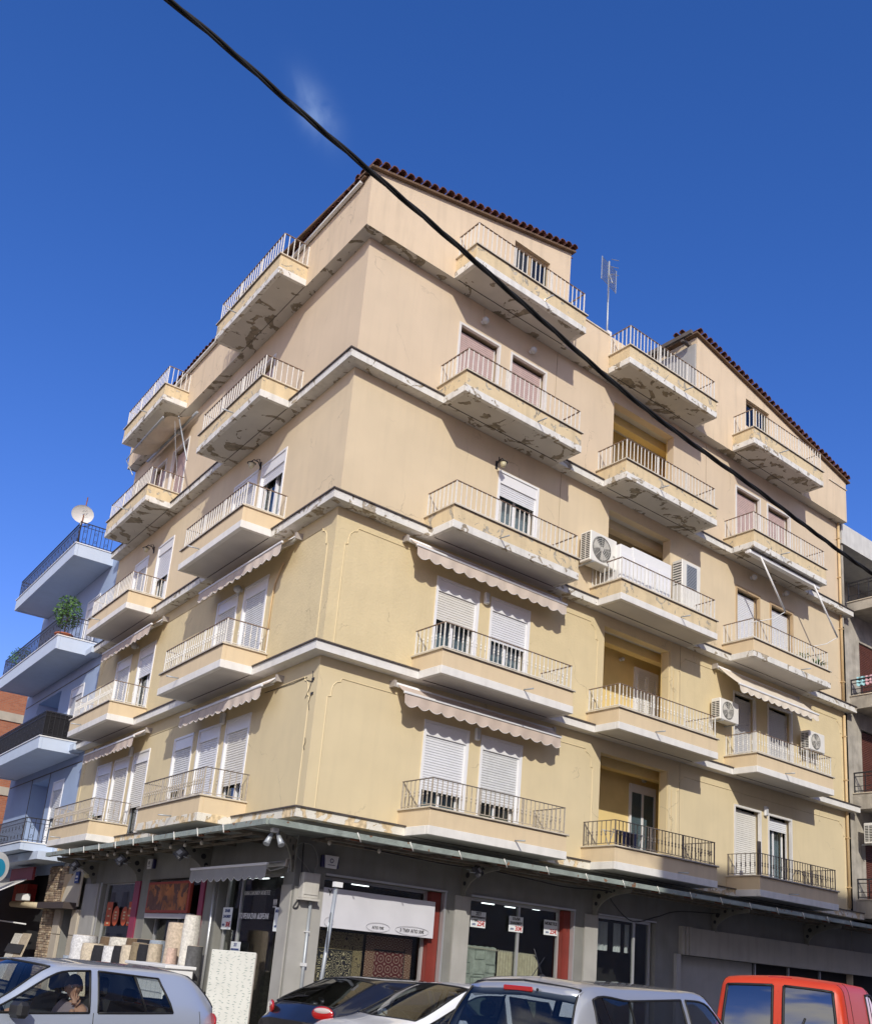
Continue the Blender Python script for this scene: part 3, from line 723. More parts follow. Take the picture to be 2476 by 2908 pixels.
# downpipes
mb = MB().m(M_PIPEC); mb.tube([(19.2, -.07, .3), (19.2, -.07, 6.3)], .045, 8); mb.tube([(19.2, -.07, 6.65), (19.2, -.07, 12.98)], .045, 8)
for zz in (.9, 2.4, 4.2, 5.6, 7.4, 9.2, 11, 12.4): mb.box(19.145, 19.255, -.12, -.001, zz, zz+.03)
part(mb, 'downpipe', B, FR)
mb = MB().m(M_PIPEC); mb.tube([(-2.55, -.03, 3.7), (-2.55, -.03, 5.0), (-2.5, -.03, 5.4), (-2.2, -.05, 5.75), (-2.15, -.05, 5.8)], .022, 6); part(mb, 'downpipe', B, FL)
# thin cables clipped to the wall
mb = MB().m(mat('cable_beige', (.35, .28, .2), .7))
for (x, L) in ((5.9, 4), (6.25, 3), (11.05, 2), (11.1, 1), (12.1, 4)):
    z = ZL[L]; mb.tube([(x, -.008, z+3.2 if L != 4 else z+3.25), (x, -.008, z+2.2), (x+.02, -.008, z+.6)], .006, 4)
split(mb, 'wall_cable', B, FR)
mb = MB().m(M_IRON)
for pts in ([(.45, 2.86), (1.0, 2.84), (2.3, 2.87)], [(.23, 2.95), (.2, 2.8), (.27, 2.62), (.42, 2.42)], [(.17, 2.72), (.25, 2.74), (.45, 2.80)], [(.22, 1.6), (.19, 1.5), (.24, 1.42), (.2, 1.36)], [(.2, 2.45), (.26, 2.3), (.2, 2.15)]):
    mb.tube([(-x, -.01, z) for x, z in pts], .007, 4)
for x, z in ((.16, 2.45), (.18, 2.75)): mb.box(-x-.04, -x+.04, -.02, -.002, z, z+.05)
split(mb, 'old_wall_fixings', B, FL)

# ================================================================== ground floor
# walls with shop openings
R_HOLES = [(.66, 3.62, SW, -.95, .5), (4.29, 7.42, SW, -.95, .5), (8.2, 10.27, SW, -.95, .3), (11.2, XE, SW, -1.62, .3)]
mb = MB().m(M_CONC); wall(mb, 0, XE, SW, -.001, R_HOLES); part(mb, 'ground_floor_wall', B, FR)
L_HOLES = [(-3.27, -.42, SW, -.95, .35), (-7.42, -4.2, SW, -.95, .4), (-10.97, -8.38, SW, -.98, .25), (-14.1, -13.0, SW, -.95, .6)]
mb = MB().m(M_CONC); wall(mb, -TE, 0, SW, -.001, L_HOLES); part(mb, 'ground_floor_wall', B, FL)
mb = MB().m(M_CONCL)   # paler slabs facing the piers
for a, b in ((-.0, .64), (3.83, 4.26), (7.72, 8.17)): mb.box(a+.02, b, -.035, -.001, SW, -1.22 if a < 1 else -.97)
split(mb, 'pier_slab', B, FR)
mb = MB().m(M_CONCL); mb.box(-.40, -.02, -.03, -.001, SW, -1.2); mb.box(-12.35, -11.15, -.05, -.001, SW, -.97); split(mb, 'pier_slab', B, FL)
# shop interiors
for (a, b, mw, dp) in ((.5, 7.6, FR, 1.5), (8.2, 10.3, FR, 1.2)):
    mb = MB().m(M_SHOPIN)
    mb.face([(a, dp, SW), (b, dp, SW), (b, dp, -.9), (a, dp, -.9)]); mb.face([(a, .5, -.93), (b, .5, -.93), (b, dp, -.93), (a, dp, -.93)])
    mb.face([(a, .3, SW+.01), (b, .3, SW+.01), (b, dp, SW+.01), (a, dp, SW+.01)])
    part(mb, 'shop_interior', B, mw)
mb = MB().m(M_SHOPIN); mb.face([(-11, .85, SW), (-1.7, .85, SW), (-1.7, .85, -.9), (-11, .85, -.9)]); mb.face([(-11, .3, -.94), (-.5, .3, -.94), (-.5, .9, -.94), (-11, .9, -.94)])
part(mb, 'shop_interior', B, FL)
# lit tubes on shop ceilings
for i, (x, y, w) in enumerate(((4.6, .9, .3), (5.5, 1.0, .35), (6.3, 1.1, .3), (5.1, 1.35, .3), (1.9, .9, .4), (6.9, .8, .2))):
    thing('ceiling_lamp', ('lit ceiling tube inside the shop behind the %s' % ('left price poster', 'middle price poster', 'right price poster', 'gap between left and middle posters', 'white banner', 'red door post')[i]), 'lamp', T(x, y, -.97), 'shop ceiling lamps',
          MB().m(M_LIT).box(0, w, 0, .05, 0, .02))
for i, (t, y) in enumerate(((2.5, .45), (2.3, .6), (1.2, .5))):
    thing('ceiling_lamp', ('lit ceiling tube in the corner shop window, %s' % ('leftmost', 'just right of the leftmost one', 'rightmost near the corner')[i]), 'lamp', FL @ T(-t, y, -.97), 'shop ceiling lamps',
          MB().m(M_LIT).box(-.4, 0, 0, .04, 0, .02))
def shopfront(x0, x1, mw, y, mull=(), zt=-.95, fm=M_FRAME):
    mb = MB().m(fm); f = .06
    mb.box(x0, x0+f, y, y+.06, SW, zt); mb.box(x1-f, x1, y, y+.06, SW, zt); mb.box(x0+f, x1-f, y+.001, y+.06, zt-f, zt)
    mb.box(x0+f, x1-f, y+.001, y+.06, SW, SW+.12)
    for m in mull: mb.box(m-.03, m+.03, y+.002, y+.058, SW+.12, zt-f)
    s = part(mb, 'shop_window', B, mw); xs = [x0+f]+list(mull)+[x1-f]
    for i in range(len(xs)-1):
        part(MB().m(M_SGLASS).box(xs[i]+.03, xs[i+1]-.03, y+.03, y+.036, SW+.121, zt-f-.001), 'pane', s, mw)
    return s
shopfront(.68, 3.30, FR, .22, ()); shopfront(4.31, 7.16, FR, .22, (5.9,)); shopfront(8.22, 10.2, FR, .1, (9.6,))
shopfront(-3.2, -.5, FL, .16, (-2.5,)); shopfront(-7.35, -4.5, FL, .25, (-5.9,)); shopfront(-10.9, -8.45, FL, .1, ())
mb = MB().m(M_RED); mb.box(3.31, 3.56, .1, .28, SW, -.96); mb.box(7.17, 7.38, .1, .28, SW, -.96); split(mb, 'red_door_post', B, FR)
mb = MB().m(M_FRAME); mb.box(3.57, 3.615, -.02, .1, SW, -.955); mb.box(7.385, 7.415, -.02, .1, SW, -.955)
mb.box(.66, 3.62, -.03, -.001, -.95, -.91); mb.box(4.29, 7.42, -.03, -.001, -.95, -.91); mb.box(8.2, 10.27, -.03, -.001, -.95, -.92); split(mb, 'metal_trim', B, FR)
mb = MB().m(M_PURP); mb.box(-8.33, -7.95, -.04, -.001, SW, -.97); mb.box(-4.18, -3.95, -.04, -.001, SW, -.99); split(mb, 'magenta_post', B, FL)
mb = MB().m(M_FRAME); mb.tube([(-3.35, -.06, SW), (-3.35, -.06, -1.0)], .03, 8); mb.box(-11.02, -10.97, -.03, -.001, SW, -.95); split(mb, 'metal_trim', B, FL)
# curtains of shop 3
mb = MB().m(M_CURT)
for a, b in ((8.3, 8.55), (8.62, 9.05), (9.25, 9.5), (9.66, 9.8)): mb.grid([[(a+(b-a)*i/10, .45+.03*sin(i*1.9), z) for i in range(11)] for z in (-1.72, -1.05)])
split(mb, 'shop_curtain', B, FR)
# beige fascia and rolled shutter wall on the right
mb = MB().m(mat('beige_fascia', (.40, .375, .32), .7, noise=.1, nscale=1.2, streak=.25)); mb.box(11.54, 21.2, -.12, -.001, -1.62, -.95)
for i in range(3): mb.box(11.16+.13*i, 11.26+.13*i, -.13-.015*i, -.001, -1.62, -.94)
mb.m(M_CONCL); mb.box(10.98, 11.15, -.09, -.001, SW, -1.62); mb.box(11.2, 14.5, .16, .2, SW, -1.63); part(mb, 'shop_fascia', B, FR)
mb = MB().m(M_DARK); mb.box(14.55, XE, .2, .25, SW, -1.63); mb.m(M_FRAME)
for x in (14.6, 16.2, 17.8): mb.box(x, x+.05, .14, .199, SW, -1.63)
part(mb, 'shop_window', B, FR)
mb = MB().m(M_CONC); mb.box(XE, 26, .0, .2, -.94, -.001); part(mb, 'ground_floor_wall', B, FR)

# ================================================================== canopy
CN = thing('shop_canopy', 'long green-grey steel canopy with rusty brackets over the shop fronts', 'canopy', T(0, 0, -.33))
CD = 1.34; zc0, zc1 = -.37, -.27
cL = lx(0, CD)
corner = (-1.38, -1.32)
def cpt(t, d): return lx(t, d)
# front beam (C profile) right and left
mb = MB().m(M_GREEN)
mb.box(corner[0], 21.5, -CD-.0, -CD+.05, zc0, zc1); mb.box(corner[0]+.05, 21.5, -CD+.051, -CD+.12, zc0, zc0+.012); split(mb, 'front_beam', CN, FR)
mb = MB().m(M_GREEN); mb.box(-12.1, -( -1.30), -CD, -CD+.05, zc0, zc1); mb.box(-12.1, 1.2, -CD+.051, -CD+.12, zc0, zc0+.012); split(mb, 'front_beam', CN, FL)
mb = MB().m(M_CSHEET)
mb.box(-.02, 21.5, -CD+.05, -.002, zc1-.03, zc1-.012); part(mb, 'canopy_roof', CN, FR)
mb = MB().m(M_CSHEET); mb.box(-12.1, -.02, -CD+.05, -.002, zc1-.03, zc1-.012); part(mb, 'canopy_roof', CN, FL)
mb = MB().m(M_CSHEET); mb.prism([(-.021, -.001), (-.021, -CD+.05), (corner[0]+.06, -CD+.05), (cL[0]+.05, .05)], zc1-.03, zc1-.012, 'z'); part(mb, 'canopy_roof', CN, FR)
mb = MB().m(mat('old_canopy_steel', (.20, .17, .13), .8, noise=.3, nscale=8))
for x in [0.35+1.18*i for i in range(17)]: mb.box(x, x+.05, -CD+.13, -.003, zc0+.0, zc0+.065)
mb.box(.0, 21.4, -.5, -.45, zc0-.045, zc0-.002); mb.box(.0, 21.4, -.95, -.91, zc0-.045, zc0-.002); split(mb, 'rafter', CN, FR)
mb = MB().m(mat('old_canopy_steel'))
for x in [0.35+1.18*i for i in range(10)]: mb.box(-x-.05, -x, -CD+.13, -.003, zc0+.0, zc0+.065)
mb.box(-12.0, 0, -.5, -.45, zc0-.045, zc0-.002); mb.box(-12.0, 0, -.95, -.91, zc0-.045, zc0-.002); split(mb, 'rafter', CN, FL)
for (mw, sgn, n) in ((FR, 1, 16), (FL, -1, 9)):
    for i in range(n):
        x = sgn*(.4+1.18*i); mb = MB().m(M_RUST)
        mb.prism([(x-.11, zc0-.03), (x+.11, zc0-.03), (x+.04, zc0+.09), (x-.04, zc0+.09)], -CD+.06, -CD+.1, 'y')
        mb.m(M_RAILW); mb.tube([(x-.02, -CD-.01, zc0+.11), (x+.07, -CD-.012, zc0-.05)], .011, 5); part(mb, 'rust_bracket', CN, mw)
def bracket(mw, x):
    """perforated quarter-arc bracket, plane perpendicular to the wall"""
    out = [(0, -.98), (-.13, -.98)]
    for i in range(9):
        a = (pi/2)*i/8; out.append((-.13-1.0*(1-cos(a)), -.98+.50*sin(a)))
    out += [(-1.16, -.38), (0, -.38)]
    mb = MB().m(mat('bracket_grey', (.22, .215, .18), .7, noise=.2)); mb.prism(out, x-.012, x+.012, 'x')
    mb.m(M_IRON)
    for (y, z, r) in ((-.11, -.72, .045), (-.19, -.55, .06), (-.42, -.455, .04), (-.65, -.43, .03)):
        mb.lathe([(r, x-.015), (r, x+.015)], 12, (0, y, z), 'x', False)
    part(mb, 'support_bracket', CN, mw)
for x in (4.0, 8.0, 12.5, 16.8): bracket(FR, x)
for x in (-3.9, -8.0, -11.6): bracket(FL, x)
bracket(T(-.05, 0, 0) @ RZ(rad(-47)), 0)
# string of festoon bulbs along the left canopy
fs = thing('festoon_string', 'string of round bulbs hanging below the left canopy edge', 'string lights', FL @ T(0, -1.0, -.36))
pts = [8.92, 7.8, 7.29, 6.4, 5.48, 4.59, 3.75, 2.98, 2.13]; mb = MB().m(M_IRON); P = []
for i, t in enumerate(pts):
    P.append((-t, -1.0, -.38))
    if i < len(pts)-1: P.append((-(t+pts[i+1])/2, -1.0, -.42))
mb.tube(P, .006, 4); part(mb, 'cord', fs, FL)
bulb = MB().m(mat('bulb_glass', (.62, .58, .48), .15)); bulb.lathe([(.003, -.045), (.028, -.03), (.036, 0), (.028, .03), (.015, .045)], 10); bulb.m(M_BLK); bulb.lathe([(.016, .045), (.016, .09)], 8)
bm2 = bulb.mesh('bulb')
for t in pts: link('bulb', bm2, fs, FL @ T(-t, -1.0, -.465))
for i, (x, y) in enumerate(((.1, -.9), (1.2, -.9))):
    o = thing('hanging_bulb', ('bare bulb under the right canopy beside the corner', 'bare bulb under the right canopy above the alarm box')[i], 'bulb', T(x, y, -.46)); part(bm2.copy(), 'bulb_glass', o, T(x, y, -.46))
# ================================================================== ledge cut pieces etc: awnings
def awning(label, x0, x1, zr, mw, drop=.22, outd=.42, val=.26, cloth=M_AWN, group='window awnings', arms=True):
    a = thing('awning', label, 'awning', mw @ T((x0+x1)/2, 0, zr), group)
    mb = MB().m(M_ALU); mb.tube([(x0, -.10, zr), (x1, -.10, zr)], .05, 10)
    for x in (x0-.03, x1+.03): mb.m(mat('awning_bracket', (.40, .36, .32), .5)); mb.box(x-.03, x+.03, -.17, -.001, zr-.07, zr+.07)
    part(mb, 'roller', a, mw)
    if cloth is M_AWN and int(abs(x0)*10+zr*10) % 2: cloth = mat('awning_cloth_faded', (.60, .51, .43), .9, noise=.08, nscale=2, bump=.002, streak=.2)
    n = 8; zf = zr-drop; rows = []
    for i in range(n+1):
        s = i/n; rows.append([(x0+.04+(x1-x0-.08)*j/24, -.10-(outd-.10)*s, zr+.05-(drop+.03)*s-.03*sin(pi*s)+.009*sin(j*1.3+x0)*sin(pi*s)) for j in range(25)])
    mb = MB().m(cloth); mb.grid(rows); part(mb, 'awning_cloth', a, mw)
    mb = MB().m(M_ALU); mb.box(x0+.02, x1-.02, -outd-.035, -outd+.02, zf-.02, zf+.03, .008); part(mb, 'front_bar', a, mw)
    m = int((x1-x0-.08)/.30)*12; r0 = []; r1 = []; rm = []
    for j in range(m+1):
        x = x0+.04+(x1-x0-.08)*j/m; w = abs(sin(pi*j/12))
        yw = -outd-.02+.012*sin(j*.35)
        r0.append((x, -outd-.01, zf-.02)); rm.append((x, yw, zf-.02-(val-.06)*.5)); r1.append((x, yw-.01, zf-.02-(val-.07)-.07*w))
    mb = MB().m(cloth); mb.grid([r0, rm, r1]); mb.m(M_WHITE); mb.tube(r1, .005, 4); part(mb, 'valance', a, mw)
    if arms:
        mb = MB().m(M_ALU)
        for x in (x0+.25, x1-.25): mb.tube([(x, -.06, zr-.06), (x+.25*(1 if x < (x0+x1)/2 else -1), -.2, zr-.13), (x, -outd, zf)], .016, 6)
        split(mb, 'folding_arm', a, mw)
    return a
awning('taupe scalloped awning under the third floor balcony nearest the corner, right facade', 1.72, 6.28, 6.27, FR)
awning('taupe scalloped awning over the two half shut doors just above the shop banner', 1.75, 6.3, 3.05, FR)
awning('taupe awning on the left facade, upper of the two nearest the building corner', -5.98, -1.5, 6.2, FL)
awning('taupe awning over three shuttered windows nearest the corner on the left facade', -5.95, -1.55, 3.02, FL)
awning('taupe awning at the far left end of the cream building, upper of two', -13.45, -9.2, 6.2, FL)
awning('taupe awning at the far left end of the cream building, lower of two', -13.45, -9.1, 3.02, FL)
awning('beige sloping awning between two air conditioners on the right end of the building', 12.5, 16.45, 6.2, FR, drop=.62, outd=.82, val=.2, cloth=M_AWNB)
awning('grey scalloped shop awning with white roller over the corner shop window', -3.7, -.1, -.82, FL, drop=.06, outd=.5, val=.26, cloth=M_AWNG)
# retracted awning with hanging arms, level 4 C
a = thing('awning', 'folded white awning with two long white arms dangling at the right end', 'awning', T(14.6, -.8, 9.6), 'window awnings')
mb = MB().m(M_ALU); mb.box(12.95, 16.55, -.9, -.78, 9.55, 9.66, .01); mb.box(13.0, 16.5, -.77, -.70, 9.60, 9.67); part(mb, 'front_bar', a, FR)
mb = MB().m(M_ALU)
for xa, xb in ((13.44, 14.63), (16.2, 17.43)):
    mb.tube([(xa, -.9, 9.6), (xb, -.92, 8.25)], .028, 8); mb.tube([(xb, -.92, 8.25), (xb-.35, -.75, 7.98), (xb-1.05, -.5, 7.72)], .012, 6)
split(mb, 'folding_arm', a, FR)
# torn awning at the top left
a = thing('awning', 'torn beige awning with rods hanging under the topmost far left balcony', 'awning', FL @ T(-11.5, -.5, 12.5), 'window awnings')
mb = MB().m(M_AWNB); rows = []
for i in range(7):
    s = i/6; rows.append([(-12.6+3.0*j/20, -.12-.75*s, 12.75-.30*s-.12*sin(pi*s)*(1+.5*sin(j*.9))-(.10*random.random() if i == 6 else 0)) for j in range(21)])
mb.grid(rows); part(mb, 'torn_cloth', a, FL)
mb = MB().m(M_STEEL); mb.tube([(-12.5, -.9, 12.42), (-9.9, -.9, 12.50)], .025, 6); mb.tube([(-13.4, -.12, 12.72), (-9.3, -.12, 12.72)], .04, 8)
mb.tube([(-9.75, -.5, 12.62), (-8.35, -.5, 10.6)], .022, 6); mb.tube([(-12.33, -.9, 12.42), (-13.0, -.9, 12.31), (-12.0, -.9, 11.4)], .018, 6)
mb.tube([(-9.7, -.6, 12.4), (-9.6, -.5, 11.6), (-9.55, -.3, 10.6)], .006, 4)
split(mb, 'folding_arm', a, FL)
# ================================================================== air conditioners
def ac(label, mw, w=.85, h=.62, d=.32, logo=None, dark=False):
    a = thing('air_conditioner', label, 'air conditioner', mw, 'outdoor air conditioner units')
    mb = MB().m(M_ACW); mb.box(0, w, -d, 0, 0, h, .018); part(mb, 'casing', a, mw)
    r = h*.42; cx = w*.42; cz = h*.5; y = -d-.004
    mb = MB().m(mat('fan_recess', (.11, .11, .10), .8)); mb.lathe([(r, y), (r, y+.003)], 28, (cx, 0, cz), 'y', False); part(mb, 'fan_opening', a, mw)
    mb = MB().m(mat('fan_blade', (.50, .48, .42), .5))
    for k in range(3):
        a0 = k*2.094+.3; pts = [(cx+r*.15*cos(a0), cz+r*.15*sin(a0))]+[(cx+r*.88*cos(a0+q), cz+r*.88*sin(a0+q)) for q in (0, .3, .6, .95)]
        mb.prism(pts, y-.004, y-.001, 'y')
    mb.lathe([(r*.2, y-.01), (r*.2, y)], 12, (cx, 0, cz), 'y', False); split(mb, 'fan', a, mw)
    mb = MB().m(M_ACW)
    for rr in (.3, .48, .64, .8, .96): mb.tube([(cx+r*rr*cos(2*pi*j/24), y-.014, cz+r*rr*sin(2*pi*j/24)) for j in range(24)], .0035, 4, closed=True)
    for k in range(8): mb.tube([(cx+r*.2*cos(k*pi/4), y-.014, cz+r*.2*sin(k*pi/4)), (cx+r*cos(k*pi/4), y-.012, cz+r*sin(k*pi/4))], .0035, 4)
    part(mb, 'fan_grille', a, mw)
    mb = MB().m(M_BLK)
    for i in range(int(h/.05)-2):
        for j in range(2): mb.box(-.003, .002, -d*.9+j*d*.42, -d*.9+j*d*.42+d*.34, .07+i*.05, .10+i*.05)
    part(mb, 'side_vents', a, mw)
    mb = MB().m(M_STEEL)
    for x in (.1, w-.1): mb.box(x-.015, x+.015, -d-.02, .12, -.035, -.002)
    split(mb, 'wall_bracket', a, mw)
    if logo: lettering(logo, .07, M_TXTK, a, mw, w-.1, -d-.004, h*.42)
    return a
ac('large air conditioner marked with a round logo beside the white cabinet loggia', T(6.92, -.12, 7.44), .95, .80, .36, 'LG')
ac('small air conditioner fixed left of the beige awning on the right end', T(12.28, -.1, 4.62), .84, .6, .3)
ac('small air conditioner near the drainpipe, right of two tall shutters', T(16.62, -.1, 4.66), .84, .58, .3)
ac('cream air conditioner on the grey neighbouring building at the right edge', T(19.72, -.3, 2.3), .95, .64, .32)
o = thing('boiler_cabinet', 'upright grey cabinet with mesh panel at right end of the cluttered balcony', 'cabinet', T(10.6, -.38, 7.3))
mb = MB().m(M_ACW); mb.box(0, .8, 0, .34, 0, 1.42, .015); part(mb, 'casing', o, T(10.6, -.38, 7.3))
mb = MB().m(M_STEEL); mb.box(.18, .62, -.012, -.001, .68, 1.32); mb.m(M_BLK)
for i in range(14): mb.box(.2, .6, -.016, -.0125, .71+i*.043, .725+i*.043)
part(mb, 'mesh_panel', o, T(10.6, -.38, 7.3))
mb = MB().m(M_BLK)
for i in range(9): mb.box(-.004, -.001, .03, .3, .7+i*.075, .73+i*.075)
part(mb, 'side_vents', o, T(10.6, -.38, 7.3))
o = thing('cabinet', 'long white storage cabinet standing behind the railing of the cluttered balcony', 'cabinet', T(7.95, -.25, ZL[3]+.2))
mw = T(7.85, -.62, ZL[3]+.2)
mb = MB().m(M_WHITE); mb.box(0, .45, 0, .6, 0, 1.50, .01); mb.box(.46, 2.0, 0, .6, 0, 1.56, .01); part(mb, 'cabinet_body', o, mw)
for x in (.02, .52, 1.02, 1.52): part(MB().m(M_PVC).box(x, x+.42, -.02, -.002, .08, 1.27), 'cabinet_door', o, mw)
# ================================================================== wall lamps
def globe(label, x, z, mw, r=.09, cat='wall lamp'):
    m2 = mw @ T(x, 0, z); o = thing('wall_lamp', label, cat, m2, 'wall lamps')
    mb = MB().m(M_PVC); mb.lathe([(.05, -.001), (.05, -.03), (.03, -.04)], 12, (0, 0, .0), 'y'); part(mb, 'base', o, m2)
    mb = MB().m(mat('lamp_glass', (.55, .56, .56), .1, noise=.05)); mb.lathe([(.03, -.04), (r*.85, -.07), (r, -.04-r*.8), (r*.8, -.04-r*1.5), (r*.3, -.04-r*1.9)], 14, (0, 0, 0), 'y'); part(mb, 'globe', o, m2)
def lantern(label, x, z, mw):
    m2 = mw @ T(x, 0, z); o = thing('wall_lamp', label, 'wall lamp', m2, 'wall lamps')
    mb = MB().m(M_IRON); mb.tube([(0, -.01, -.02), (0, -.08, .10), (0, -.20, .12), (0, -.25, .06)], .014, 6); mb.tube([(0, -.02, .05), (.03, -.07, .17), (-.03, -.12, .17), (0, -.1, .1)], .012, 6)
    mb.box(-.03, .03, -.02, -.001, -.08, .12); mb.lathe([(.11, 0), (.03, .05)], 12, (0, -.25, .0)); part(mb, 'bracket', o, m2)
    mb = MB().m(mat('lantern_glass', (.55, .50, .32), .3)); mb.lathe([(.03, -.13), (.06, -.10), (.085, -.003)], 10, (0, -.25, 0)); part(mb, 'lamp_glass', o, m2)
globe('round wall lamp above the left pink shutter under the roof', 3.36, 12.55, FR); globe('round wall lamp above the right pink shutter under the roof', 4.96, 12.53, FR)
globe('round wall lamp above left white shutter by the dangling awning arms', 14.3, 9.44, FR); globe('round wall lamp above right white shutter by the dangling awning arms', 15.98, 9.45, FR)
globe('small round lamp near the torn awning at the top left', -10.6, 12.6, FL, .08); globe('round lamp on a loggia ceiling pier above the louvred white door', 9.9, 5.95, FR @ T(0, 1.09, 0), .06)
globe('square white lamp between two windows below the far left awning', -11.4, 5.9, FL, .1); globe('white lamp between windows under the corner awning on the left facade', -4.3, 5.75, FL, .1)
lantern('black lantern lamp above the single white shuttered door, right facade', 4.12, 9.02, FR)
lantern('black lantern lamp beside the open white door on the left facade', -4.28, 9.0, FL)
lantern('black lantern lamp between two windows far along the left facade', -11.5, 9.0, FL)
for i, (x, z, mw, lb) in enumerate(((4.08, 5.65, FR, 'white bulkhead lamp between two shutters below the upper right awning'), (4.1, 2.5, FR, 'white bulkhead lamp between two shutters below the lower right awning'),
        (-4.25, 2.6, FL, 'white bulkhead lamp under the awning over three windows'), (-10.3, 2.6, FL, 'white bulkhead lamp under the lower far left awning'), (14.9, 2.55, FR, 'white bulkhead lamp above two white doors at the lower right'),
        (10.95, 2.9, FR @ T(0, 1.09, 0), 'white bulkhead lamp above the sliding loggia door'))):
    m2 = mw @ T(x, 0, z); o = thing('wall_lamp', lb, 'wall lamp', m2, 'wall lamps'); mb = MB().m(M_ALU); mb.box(-.06, .06, -.09, -.001, -.14, .14, .02); part(mb, 'housing', o, m2)
    part(MB().m(mat('lamp_glass')).box(-.045, .045, -.11, -.092, -.12, .12, .004), 'lamp_glass', o, m2)
# ================================================================== roof antenna
o = thing('tv_antenna', 'grid tv antenna on a thin mast on the roof terrace', 'antenna', T(8.25, .5, 14.1))
mb = MB().m(M_STEEL); mb.tube([(8.25, .5, 14.0), (8.22, .5, 17.40)], .026, 8); part(mb, 'mast', o, FR)
mb = MB().m(M_STEEL)
for i in range(9): mb.tube([(7.86, .45, 17.32-.085*i), (8.64, .60, 17.32-.085*i)], .014, 4)
for x in (7.87, 8.25, 8.63): mb.box(x-.010, x+.010, .43+(x-7.83)*.19, .45+(x-7.83)*.19, 16.6, 17.36)
part(mb, 'reflector_grid', o, FR)
mb = MB().m(M_STEEL); mb.tube([(8.25, .5, 17.0), (7.95, .1, 16.3)], .014, 5)
for i in range(7): q = Vector((8.25, .5, 17.0)).lerp(Vector((7.95, .1, 16.3)), i/6); mb.tube([q+Vector((-.07, .05, 0)), q+Vector((.07, -.05, 0))], .006, 4)
for z in (16.85, 17.1, 17.35): mb.tube([(8.1, .3, z-.06), (8.25, .3, z), (8.4, .3, z+.06)], .012, 4)
split(mb, 'dipoles', o, FR)
mb = MB().m(M_ALU); mb.box(8.17, 8.33, .4, .5, 14.85, 15.05); mb.tube([(8.2, .45, 14.85), (8.1, .45, 14.5), (8.2, .45, 14.1)], .012, 5); split(mb, 'amplifier_box', o, FR)
# ================================================================== blue neighbouring building (left)
N = thing('apartment_building', 'pale blue apartment block with black iron balconies left of the cream one', 'building', FL @ T(-19.5, 0, SW))
wh = [(-17.95, -16.7, .2, 2.5), (-20.9, -18.6, .2, 2.75, 1.2), (-17.9, -16.4, 3.43, 5.75), (-22.4, -19.3, 3.43, 6.0, 1.2), (-17.9, -16.5, 6.64, 8.9)]
mb = MB().m(M_BLUEW); wall(mb, -24.4, -15.02, -.6, 9.95, wh); part(mb, 'wall', N, FL)
mb = MB().m(M_BLUEW); mb.face([(-24.4, 0, SW), (-24.4, 9, SW), (-24.4, 9, 9.95), (-24.4, 0, 9.95)]); mb.face([(-15.02, 0, SW), (-15.02, 0, 9.95), (-15.02, 9, 9.95), (-15.02, 9, SW)])
mb.face([(-24.4, 0, 9.95), (-15.02, 0, 9.95), (-15.02, 9, 9.95), (-24.4, 9, 9.95)]); part(mb, 'side_wall', N, FL)
mb = MB().m(M_DARK); mb.box(-24.2, -15.2, 1.22, 8.8, SW, 9.8); part(mb, 'interior', N, FL)
for a, b, z0, z1 in ((-20.9, -18.6, .2, 2.75), (-22.4, -19.3, 3.43, 6.0)):
    mb = MB().m(M_BLUEW); mb.face([(a, 1.2, z0), (b, 1.2, z0), (b, 1.2, z1), (a, 1.2, z1)]); part(mb, 'loggia_lining', N, FL)
    mb = MB().m(M_PVC); c = (a+b)/2+.3; mb.box(c-.4, c+.4, 1.1, 1.19, z0, z0+2.1); mb.m(M_DARK); mb.box(c-.3, c+.3, 1.09, 1.099, z0+.2, z0+1.7); part(mb, 'balcony_door', N, FL)
mb = MB().m(M_DARKE)
for z in (2.9, 6.1): mb.box(-24.3, -15.1, -.012, -.0005, z, z+.03)
mb.box(-20.95, -20.9, -.012, -.0005, -.5, 2.9); mb.box(-18.6, -18.56, -.012, -.0005, .2, 2.9); split(mb, 'wall_groove', N, FL)
window(-17.95, -16.7, 0, 'roll', .45, 'd', FL, B=N); window(-17.9, -16.45, 3.23, 'roll', .9, 'w', FL, B=N); window(-17.9, -16.5, 6.44, 'roll', 1, 'w', FL, B=N)
mb = MB().m(M_BLUEL)
for z in (0, 3.2, 6.42): mb.box(-15.72, -15.03, -.36, -.002, z+.02, z+.22); 
split(mb, 'ledge', N, FL)
def scroll(x, y, z, r, mw, n=14, turns=1.3):
    return [(x+r*(1-i/n*.8)*cos(2*pi*turns*i/n), y, z+r*(1-i/n*.8)*sin(2*pi*turns*i/n)) for i in range(n+1)]
